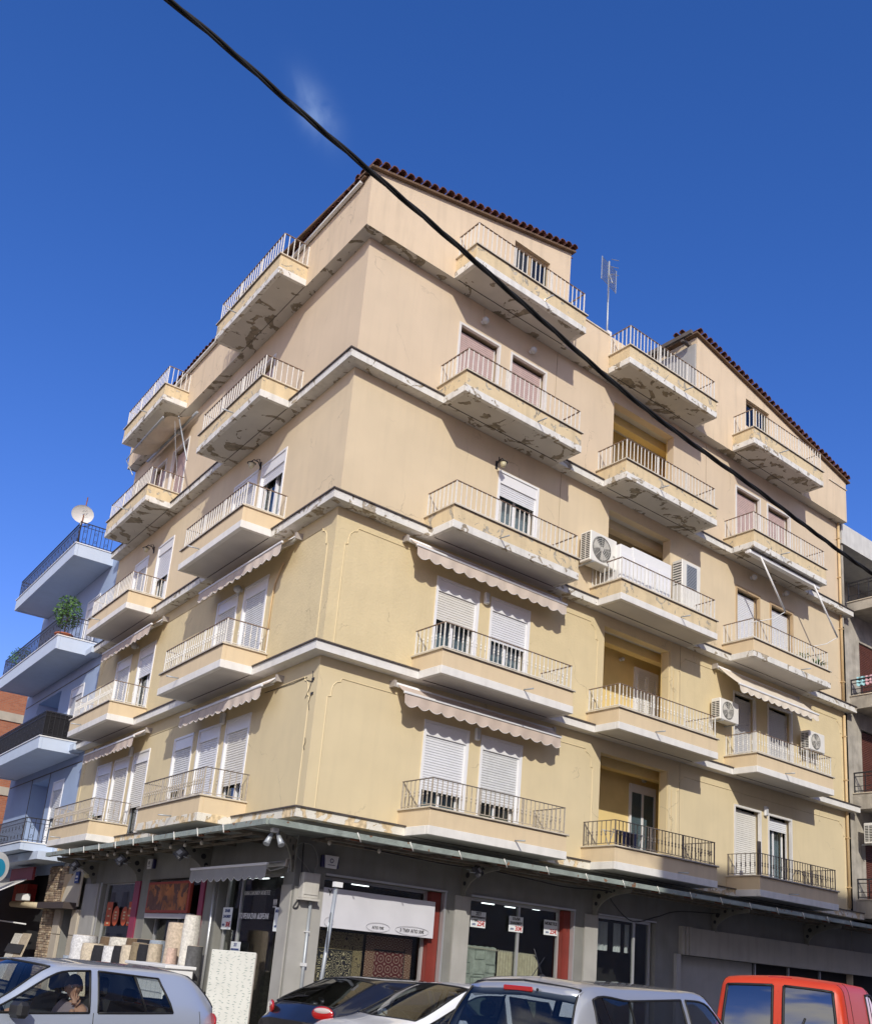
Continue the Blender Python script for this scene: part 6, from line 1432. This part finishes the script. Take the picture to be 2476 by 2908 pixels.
def hatchK(cowl=.98, cowlx=.95, wtx=.25, bx=-.12, cx=-.92, rtx=-1.35, rbx=-1.72, beltf=.90, beltr=.96, wtop=.15, tail=1.85, hoodf=.66, ctop=-.85, tumble=.80, rbz=1.02):
    def K(L, hw, H):
        f = L/2; b = -L/2; sc = L/3.8
        bel = lambda x: beltf+(beltr-beltf)*(cowlx-x)/(cowlx-rbx)
        def st(x, w, z1, z2, z3, p3, p4, p5, p6): return [(x, 0, .2), (x, hw*w*.93, .22), (x, hw*w, z2), p3, p4, p5, p6]
        S_ = []
        S_.append([(f-.06, 0, .25), (f-.1, hw*.70, .27), (f-.08, hw*.80, .42), (f-.10, hw*.78, .54), (f-.09, hw*.7, .57), (f-.07, hw*.4, .58), (f-.05, 0, .58)])
        S_.append([(f-.12, 0, .2), (f-.25, hw*.90, .22), (f-.24, hw*.95, .45), (f-.30, hw*.90, hoodf), (f-.24, hw*.8, hoodf+.03), (f-.14, hw*.45, hoodf+.04), (f-.10, 0, hoodf+.05)])
        hx = (f-.25+cowlx)/2+.1
        S_.append([(hx, 0, .2), (hx, hw*.95, .22), (hx, hw*.99, .5), (hx, hw*.95, (hoodf+bel(cowlx))/2+.03), (hx, hw*.85, (hoodf+cowl)/2+.05), (hx, hw*.5, (hoodf+cowl)/2+.075), (hx, 0, (hoodf+cowl)/2+.09)])
        S_.append([(cowlx, 0, .2), (cowlx, hw*.96, .22), (cowlx, hw, .55), (cowlx-.02, hw*.96, bel(cowlx)), (cowlx-.08, hw*.90, bel(cowlx)+.035), (cowlx-.06, hw*.80, cowl-.005), (cowlx+.12, 0, cowl+.005)])
        xm = (cowlx+wtx)/2-.1
        S_.append([(xm, 0, .2), (xm, hw*.97, .22), (xm, hw, .55), (xm-.05, hw*.965, bel(xm)), (wtx-.02, hw*(tumble+.005), H-wtop-.02), (wtx+.02, hw*(tumble-.085), H-.075), (wtx+.08, 0, H-.045)])
        S_.append([(bx+.06, 0, .2), (bx+.06, hw*.97, .22), (bx+.06, hw*1.0, .55), (bx+.05, hw*.97, bel(bx)), (bx+.02, hw*tumble, H-wtop+.02), (bx, hw*(tumble-.08), H-.045), (bx, 0, H-.003)])
        S_.append([(bx-.06, 0, .2), (bx-.06, hw*.97, .22), (bx-.06, hw*1.0, .55), (bx-.05, hw*.97, bel(bx)), (bx-.07, hw*tumble, H-wtop+.02), (bx-.08, hw*(tumble-.08), H-.045), (bx-.08, 0, H)])
        S_.append([(cx, 0, .2), (cx, hw*.97, .22), (cx, hw*1.0, .58), (cx, hw*.96, bel(cx)), (ctop, hw*(tumble-.01), H-wtop-.02), (ctop-.05, hw*(tumble-.09), H-.06), (ctop-.05, 0, H-.02)])
        S_.append([(rbx+.25, 0, .2), (rbx+.22, hw*.96, .22), (rbx+.2, hw*.99, .6), (rbx+.22, hw*.93, beltr+.01), (rtx+.02, hw*(tumble-.03), H-wtop-.03), (rtx-.02, hw*(tumble-.14), H-.10), (rtx-.06, 0, H-.055)])
        S_.append([(b+.06, 0, .22), (b+.12, hw*.90, .24), (b+.10, hw*.94, .6), (rbx+.04, hw*.88, beltr-.02), (rbx+.0, hw*.83, rbz-.03), (rbx-.06, hw*.76, rbz), (rbx-.11, 0, rbz+.01)])
        S_.append([(b+.0, 0, .25), (b+.06, hw*.84, .27), (b+.03, hw*.88, .5), (b+.05, hw*.84, .75), (b+.06, hw*.78, .80), (b+.02, hw*.5, .82), (b, 0, .82)])
        return S_
    return K
GL = {'windshield': (3, 4, 5, 6, True), 'front_side_window': (3, 5, 3, 4, False), 'rear_side_window': (6, 7, 3, 4, False), 'rear_window': (8, 9, 5, 6, True)}
def taillamps(y0, z0, z1, x, w=.16):
    def ex(o, mw, rings, n1, n2):
        for side in (1, -1):
            mb = MB().m(M_TAILR); mb.lathe([(.001, .02), (.08, .014), (.115, -.01), (.12, -.06)], 18, (0, 0, 0), 'x'); m2 = mw @ T(x, side*y0, (z0+z1)/2) @ RZ(pi-side*.42) @ Matrix.Diagonal((.55, 1.35, .8, 1)); part(mb, 'tail_lamp', o, m2)
            mb = MB().m(M_TAILW); mb.lathe([(.001, .026), (.06, .021), (.085, .008), (.09, -.02)], 16, (0, 0, 0), 'x'); part(mb, 'reversing_lamp', o, m2 @ T(.004, 0, .045) @ Matrix.Diagonal((1, 1.05, .55, 1)))
    return ex
silver = carpaint('paint_silver_blue', (.50, .56, .66), .35); silver2 = carpaint('paint_silver', (.40, .42, .46), .4); black = carpaint('paint_black', (.012, .012, .016), .2)
white = carpaint('paint_pale_silver', (.78, .79, .80), .1); red = mat('paint_red', (.56, .045, .012), .45, coord='obj', noise=.04)
corsa = dict(L=3.82, W=1.65, H=1.42, K=hatchK(cowl=1.0, cowlx=.86, wtx=.18, bx=-.22, cx=-1.16, rtx=-1.46, rbx=-1.74, beltf=.93, beltr=.975, ctop=-1.02, wtop=.11), glass=GL, gaps=[3.3, 5.5, 8], wf=.72, wr=.6, belt=.9, seat=.08, mirror=(.60, .90), handles=(-.42, -1.25), hz=.78)
def ex_corsa(o, mw, rings, n1, n2):
    taillamps(.70, .75, 1.0, -1.78)(o, mw, rings, n1, n2)
    mb = MB().m(M_SEAL); mb.tube([(-.84, .79, .96), (-.72, .665, 1.30)], .013, 5); mb.tube([(-.84, -.79, .96), (-.72, -.665, 1.30)], .013, 5); part(mb, 'window_divider', o, mw)
    mb = MB().m(M_SEAL); mb.tube([(-1.28, .828, .76), (-1.50, .82, .76), (-1.50, .825, .60), (-1.28, .83, .60)], .004, 4, closed=True); part(mb, 'fuel_flap', o, mw)
CORS = car('silver-blue hatchback with a driver at the wheel, front left', 'car', -6.1, -5.5, 193, silver, CG, corsa, extra=ex_corsa)
sw = dict(L=4.15, W=1.74, H=1.645, K=hatchK(cowl=1.08, cowlx=1.02, wtx=.30, bx=-.18, cx=-1.15, rtx=-1.72, rbx=-1.98, beltf=.95, beltr=1.04, ctop=-1.15, wtop=.14, rbz=1.08), glass={**GL, 'quarter_window': (7, 8, 3, 4, False)}, gaps=[3.3, 5.5, 8.2], wf=.8, wr=.75, belt=.95, seat=-.05, mirror=(.66, .96), handles=(-.45, -1.35), hz=.83, mirm=silver2, hanm=silver2)
def ex_sw(o, mw, rings, n1, n2):
    taillamps(.76, .8, 1.05, -2.02)(o, mw, rings, n1, n2)
    mb = MB().m(silver2); H_ = 1.645; ys_ = [-.60, -.45, 0, .45, .60]; rows = []
    for y in ys_:
        b_ = .06*(y/.6)**2; rows.append([(x+b_, y, z-.045*(y/.6)**2) for x, z in ((-1.50, H_-.028), (-1.80, H_-.062), (-1.855, H_-.085), (-1.865, H_-.16), (-1.80, H_-.185), (-1.6, H_-.10))])
    mb.grid(rows); mb.face(rows[0]); mb.face(rows[-1]); part(mb, 'rear_spoiler', o, mw, recalc=True)
    mb = MB().m(M_TAILR); mb.box(-1.872, -1.85, -.15, .17, H_-.150, H_-.105, .008); part(mb, 'high_brake_lamp', o, mw)
    mb = MB().m(M_BLK); mb.lathe([(.045, 0), (.03, .025), (.012, .04)], 10, (-1.5, .02, 1.615)); mb.tube([(-1.5, .02, 1.64), (-1.64, .02, 1.87)], [.008, .005], 5); part(mb, 'antenna', o, mw)
    mb = MB().m(M_BLK); mb.tube([(-2.06, -.10, 1.08), (-2.0, .12, 1.16), (-1.99, .38, 1.15)], .012, 5); mb.box(-2.09, -2.03, -.14, -.06, 1.05, 1.11, .01); part(mb, 'rear_wiper', o, mw)
    mb = MB().m(M_SEAL); mb.lathe([(.014, -.002), (.014, .004)], 10, (-1.87, -.21, 1.52), 'x'); part(mb, 'washer_nozzle', o, mw)
car('silver hatchback seen from behind in the foreground centre', 'car', -1.3, -9.1, 9, silver2, glassmat('car_glass_mid', (.55, .60, .63), 1.5, .09), sw, extra=ex_sw)
blk = dict(L=4.2, W=1.72, H=1.46, K=hatchK(cowl=.97, cowlx=.95, wtx=.25, bx=-.2, cx=-1.05, rtx=-1.10, rbx=-1.78, beltf=.88, beltr=.98, ctop=-.86, rbz=1.03), glass=GL, gaps=[3.3, 5.5], wf=.85, wr=.8, belt=.9, seat=-.05, mirror=(.6, .9), handles=(-.5,), hz=.8, mirm=black, hanm=black)
car('black coupe with red and white tail lamps parked by the sidewalk', 'car', -.2, -3.98, 4, black, CGD, blk, extra=taillamps(.60, .84, 1.06, -1.985))
wht = dict(L=4.0, W=1.72, H=1.49, K=hatchK(cowl=1.02, cowlx=1.05, wtx=.18, bx=-.3, cx=-1.1, rtx=-1.5, rbx=-1.8, beltf=.9, beltr=1.0, ctop=-1.0), glass=GL, gaps=[3.3, 5.5], wf=.8, wr=.7, belt=.9, seat=-.2, mirror=(.5, .93), handles=(-.55, -1.3), hz=.8, mirm=white, hanm=white)
def ex_w(o, mw, rings, n1, n2):
    mb = MB().m(M_BLK); mb.tube([(-1.1, 0, 1.45), (-1.45, .0, 1.9)], .006, 5); part(mb, 'antenna', o, mw)
    mb = MB().m(M_BLK); mb.tube([(1.12, .45, .985), (1.0, -.05, 1.06)], .010, 5); mb.tube([(1.12, -.1, .985), (1.0, -.55, 1.05)], .010, 5); part(mb, 'wiper', o, mw)
car('pale silver car facing left between the black car and the silver one', 'car', -.9, -5.85, 174, white, CG, wht, extra=ex_w)
def vanK(L, hw, H):
    f = L/2; b = -L/2; S_ = []
    S_.append([(f-.06, 0, .25), (f-.1, hw*.70, .27), (f-.08, hw*.80, .42), (f-.10, hw*.78, .6), (f-.09, hw*.7, .66), (f-.07, hw*.4, .68), (f-.07, hw*.1, .68), (f-.05, 0, .68)])
    S_.append([(f-.15, 0, .2), (f-.25, hw*.92, .22), (f-.24, hw*.97, .5), (f-.30, hw*.92, .78), (f-.26, hw*.8, .82), (f-.18, hw*.45, .84), (f-.16, hw*.1, .85), (f-.14, 0, .85)])
    x = f-.75; S_.append([(x, 0, .2), (x, hw*.96, .22), (x, hw, .55), (x, hw*.96, .92), (x, hw*.86, .99), (x, hw*.5, 1.02), (x, hw*.1, 1.03), (x, 0, 1.03)])
    x = f-1.1; S_.append([(x, 0, .2), (x, hw*.97, .22), (x, hw, .55), (x, hw*.97, 1.0), (x-.05, hw*.92, 1.04), (x-.04, hw*.82, 1.08), (x+.05, hw*.1, 1.1), (x+.05, 0, 1.1)])
    x = f-1.6; S_.append([(x, 0, .2), (x, hw*.97, .22), (x, hw, .55), (x, hw*.98, 1.02), (x-.05, hw*.86, H-.2), (x-.02, hw*.76, H-.12), (x+.05, hw*.1, H-.08), (x+.05, 0, H-.08)])
    x = f-2.3; S_.append([(x, 0, .2), (x, hw*.97, .22), (x, hw, .55), (x, hw*.98, 1.03), (x, hw*.87, H-.16), (x, hw*.78, H-.05), (x, hw*.1, H), (x, 0, H)])
    x = b+.6; S_.append([(x, 0, .2), (x, hw*.97, .22), (x, hw, .55), (x, hw*.98, 1.04), (x, hw*.87, H-.16), (x, hw*.78, H-.05), (x, hw*.1, H), (x, 0, H)])
    S_.append([(b+.25, 0, .2), (b+.2, hw*.96, .22), (b+.2, hw*.99, .55), (b+.22, hw*.96, 1.04), (b+.26, hw*.86, H-.17), (b+.24, hw*.77, H-.07), (b+.22, hw*.1, H-.03), (b+.22, 0, H-.03)])
    S_.append([(b+.12, 0, .22), (b+.08, hw*.94, .23), (b+.08, hw*.96, .55), (b+.08, hw*.93, 1.04), (b+.15, hw*.83, H-.22), (b+.13, hw*.74, H-.16), (b+.11, hw*.08, H-.13), (b+.11, 0, H-.13)])
    S_.append([(b+.10, 0, .24), (b+.05, hw*.90, .25), (b+.04, hw*.92, .55), (b+.04, hw*.90, .9), (b+.05, hw*.84, 1.06), (b+.04, hw*.78, 1.10), (b+.01, hw*.08, 1.11), (b+.01, 0, 1.11)])
    S_.append([(b+.08, 0, .26), (b+.04, hw*.86, .27), (b+.02, hw*.88, .45), (b+.01, hw*.86, .62), (b+.01, hw*.8, .7), (b, hw*.5, .72), (b, hw*.1, .72), (b, 0, .72)])
    return S_
van = dict(L=4.0, W=1.68, H=1.90, K=vanK, glass={'windshield': (3, 4, 5, 7, True), 'front_side_window': (3, 5, 3, 4, False), 'rear_door_window': (8, 9, 5, 6, False)}, gaps=[4.6, 6.2, 7], gapr=5, wf=.8, wr=.7, belt=1.0, seat=.25, mirror=(.9, 1.05), handles=(.1,), hz=.9, seal=.018)
def ex_v(o, mw, rings, n1, n2):
    for side in (1, -1):
        mb = MB().m(M_TAILR); mb.box(-1.99, -1.90, side*.74-.06, side*.74+.06, .80, 1.25, .02); part(mb, 'tail_lamp', o, mw)
        for z in (.6, 1.15): part(MB().m(red).box(-1.96, -1.88, side*.80-.02, side*.80+.03, z, z+.08, .008), 'door_hinge', o, mw)
    mb = MB().m(M_BLK); mb.tube([(-2.0, -.2, 1.12), (-1.96, -.32, 1.42)], .012, 5); mb.box(-2.03, -1.98, -.24, -.16, 1.08, 1.14, .01); part(mb, 'rear_wiper', o, mw)
    part(MB().m(M_BLK).box(-2.03, -1.99, .04, .22, .88, .94, .01), 'door_handle', o, mw); part(MB().m(M_BLK).box(-2.08, -1.9, -.80, .80, .28, .56, .04), 'rear_bumper', o, mw)
    part(MB().m(M_TAILR).box(-1.80, -1.76, -.14, .14, 1.845, 1.875, .006), 'high_brake_lamp', o, mw)
    mb = MB().m(M_SEAL); mb.tube([(-2.005, 0, .75), (-1.995, 0, 1.1), (-1.90, 0, 1.705), (-1.79, 0, 1.81)], .006, 4); part(mb, 'door_gap', o, mw)
    mb = MB().m(M_SEAL)
    for side in (1, -1): mb.tube([(-1.1, side*.80, 1.1), (-.2, side*.80, 1.1), (-.2, side*.745, 1.5), (-1.1, side*.745, 1.5)], .004, 4, closed=True)
    split(mb, 'side_panel_line', o, mw)
car('red panel van with two rear door windows at lower right', 'van', 3.5, -8.2, 20, red, glassmat('car_glass_tinted', (.10, .11, .13), 1.5, .38), van, extra=ex_v)
# ================================================================== driver
def skin_mesh(name, verts, edges, radii, material, sub=2, root=0):
    me = bpy.data.meshes.new(name); me.from_pydata(verts, edges, []); ob = bpy.data.objects.new(name, me); COL.objects.link(ob)
    md = ob.modifiers.new('s', 'SKIN'); md.use_smooth_shade = True
    sv = me.skin_vertices[0].data
    for i, r in enumerate(radii): sv[i].radius = (r, r) if not isinstance(r, tuple) else r
    sv[root].use_root = True
    md2 = ob.modifiers.new('d', 'SUBSURF'); md2.levels = sub; md2.render_levels = sub
    dg = bpy.context.evaluated_depsgraph_get(); m = bpy.data.meshes.new_from_object(ob.evaluated_get(dg)); bpy.data.objects.remove(ob)
    m.materials.clear(); m.materials.append(material); m.name = name
    for p in m.polygons: p.use_smooth = True
    return m
SK = mat('skin', (.52, .29, .20), .55, coord='obj', noise=.05); HR = mat('hair_dark', (.02, .015, .012), .8, coord='obj', noise=.3, bump=.01); TS = mat('tshirt_mauve', (.30, .24, .27), .9, coord='obj', noise=.08); JN = mat('jeans', (.05, .07, .13), .9, coord='obj')
pw = WM[CORS.name] @ T(-.18, .38, -.10)
P = thing('person', 'driver in a mauve t-shirt with one hand raised to the mouth', 'person', pw @ T(0, 0, .5))
# car space: x forward, z up; seat at z .52
V = [(-.05, 0, .60), (-.08, 0, .80), (-.10, 0, 1.0), (-.09, 0, 1.10), (-.08, .17, 1.04), (.0, .30, .86), (.10, .30, .88), (.03, .16, 1.06), (-.08, -.17, 1.06), (.04, -.22, .86), (.30, -.18, .92), (.44, -.14, 1.0), (-.07, 0, 1.15),
     (.05, .10, .58), (.42, .12, .60), (.50, .12, .30), (.05, -.10, .58), (.42, -.12, .60), (.50, -.12, .30), (.62, .12, .26), (.62, -.12, .26)]
Ed = [(0, 1), (1, 2), (2, 3), (3, 12), (2, 4), (4, 5), (5, 6), (6, 7), (2, 8), (8, 9), (9, 10), (10, 11), (0, 13), (13, 14), (14, 15), (15, 19), (0, 16), (16, 17), (17, 18), (18, 20)]
Ra = [(.14, .16), (.14, .17), (.13, .17), .065, .068, .05, .042, .03, .068, .05, .04, .028, .055, .09, .07, .045, .09, .07, .045, .035, .035]
body = skin_mesh('body', V, Ed, Ra, SK); part(body, 'body', P, pw)
V2 = [V[i] for i in (0, 1, 2, 3, 4, 8)]+[(-.06, .20, .95), (.0, -.21, .95)]
sh = skin_mesh('tshirt', V2, [(0, 1), (1, 2), (2, 3), (2, 4), (2, 5), (4, 6), (5, 7)], [(.165, .185), (.16, .19), (.15, .185), .072, .085, .085, .072, .072], TS); part(sh, 'tshirt', P, pw)
V3 = [V[i] for i in (0, 13, 14, 15, 16, 17, 18)]; tr = skin_mesh('trousers', V3, [(0, 1), (1, 2), (2, 3), (0, 4), (4, 5), (5, 6)], [(.155, .18), .10, .082, .06, .10, .082, .06], JN); part(tr, 'trousers', P, pw)
# head turned to the left (towards +y and a bit forward)
hw_ = pw @ T(-.05, .0, 1.255) @ RZ(rad(68)) @ Matrix.Rotation(rad(4), 4, 'X')
def head():
    mb = MB().m(SK); rows = []
    for i in range(25):
        v = i/24; ph = pi*v; row = []
        for j in range(33):
            a = 2*pi*j/32; r = sin(ph); x = r*cos(a); y = r*sin(a); z = cos(ph)
            X, Y, Z_ = x*.098, y*.076, z*.118
            if z < -.1: k_ = (-.1-z); Y *= 1-.42*k_; X = X*(1-.15*k_)+.012*k_
            fr = max(0, x)**3
            if fr > 0:
                nx = math.exp(-((y/.16)**2))*math.exp(-(((z+.12)/.24)**2))*(1-.5*(z+.12) if 1 else 1); X += .030*nx*fr
                for s_ in (-1, 1): X -= .014*math.exp(-(((y-s_*.38)/.17)**2)-(((z-.08)/.12)**2))*fr
                X += .008*math.exp(-((y/.5)**2)-(((z-.26)/.10)**2))*fr
                X += .009*math.exp(-((y/.26)**2)-(((z+.50)/.06)**2))*fr; X -= .007*math.exp(-((y/.3)**2)-(((z+.565)/.03)**2))*fr; X += .009*math.exp(-((y/.22)**2)-(((z+.64)/.06)**2))*fr; X += .010*math.exp(-((y/.3)**2)-(((z+.86)/.12)**2))
            row.append((X, Y, Z_))
        rows.append(row)
    mb.grid(rows[::-1]); return mb
part(head(), 'head', P, hw_, recalc=True)
mb = MB().m(HR); rows = []
for i in range(13):
    ph = pi*.52*i/12; row = []
    for j in range(33):
        a = 2*pi*j/32; bk = -cos(a); lim = ph*(1.0+.32*max(-.6, bk)) if i > 5 else ph; r = sin(lim); row.append((r*cos(a)*.108-.004, r*sin(a)*.087, cos(lim)*.127+.006*sin(j*2.3)*sin(i*1.7)))
    rows.append(row)
mb.grid(rows); part(mb, 'hair', P, hw_)
for s_ in (-1, 1):
    mb = MB().m(SK); mb.lathe([(.006, -.008), (.022, -.006), (.027, .004), (.02, .01), (.008, .004)], 12, (0, 0, 0), 'y'); part(mb, 'ear', P, hw_ @ T(-.005, s_*.076, -.01) @ RZ(rad(s_*20)) @ Matrix.Diagonal((.8, 1, 1.25, 1)))
    mb = MB().m(mat('eye_white', (.7, .7, .68), .3, coord='obj')); mb.lathe([(.002, .012), (.009, .009), (.012, 0), (.009, -.009), (.002, -.012)], 12, (.079, s_*.029, .010), 'x'); part(mb, 'eye', P, hw_)
    mb = MB().m(HR); mb.lathe([(.0055, .0125), (.002, .0145)], 10, (.079, s_*.029, .010), 'x'); part(mb, 'iris', P, hw_); mb = MB().m(HR); mb.tube([(.090, s_*.014, .030), (.089, s_*.03, .034), (.080, s_*.046, .030)], .0035, 5); part(mb, 'eyebrow', P, hw_)
mb = MB().m(mat('lips', (.40, .15, .12), .5, coord='obj')); mb.tube([(.088, -.022, -.064), (.098, 0, -.061), (.088, .022, -.064)], .005, 6); mb.tube([(.088, -.02, -.070), (.097, 0, -.072), (.088, .02, -.070)], .006, 6); part(mb, 'lips', P, hw_)
# left hand on the cheek/mouth, five separate fingers
V4 = [(0, 0, 0), (.0, 0, .045), (.0, -.03, .085), (.0, -.01, .09), (.0, .01, .088), (.0, .03, .08), (.0, .035, .03)]
E4 = [(0, 1), (1, 2), (1, 3), (1, 4), (1, 5), (0, 6)]; R4 = [.022, .026, .012, .012, .012, .011, .012]
fl_ = {2: .055, 3: .068, 4: .064, 5: .05}
for k_, ln in fl_.items():
    b = V4[k_]; i = len(V4); V4 += [(b[0]-.008, b[1]*1.12, b[2]+ln*.5), (b[0]-.03, b[1]*1.15, b[2]+ln*.9)]; E4 += [(k_, i), (i, i+1)]; R4 += [.0088, .0075]
i = len(V4); V4 += [(-.012, .052, .058), (-.022, .056, .085)]; E4 += [(6, i), (i, i+1)]; R4 += [.0098, .008]
hm = skin_mesh('hand', V4, E4, R4, SK, 2)
part(hm, 'hand', P, pw @ T(.02, .155, 1.085) @ RZ(rad(70)) @ Matrix.Rotation(rad(-22), 4, 'Y') @ Matrix.Rotation(rad(-8), 4, 'X'))
V5 = [(0, 0, 0), (.035, 0, .01)]; E5 = [(0, 1)]; R5 = [.024, .026]
for q, y in enumerate((-.03, -.01, .01, .03)): i = len(V5); V5 += [(.06, y, .012), (.085, y, .0), (.08, y, -.025)]; E5 += [(1, i), (i, i+1), (i+1, i+2)]; R5 += [.011, .009, .008]
i = len(V5); V5 += [(.02, .04, .0), (.045, .045, -.02)]; E5 += [(0, i), (i, i+1)]; R5 += [.011, .009]
part(skin_mesh('hand', V5, E5, R5, SK, 2), 'hand', P, pw @ T(.45, -.14, 1.01))
# hidden far ones: nothing else
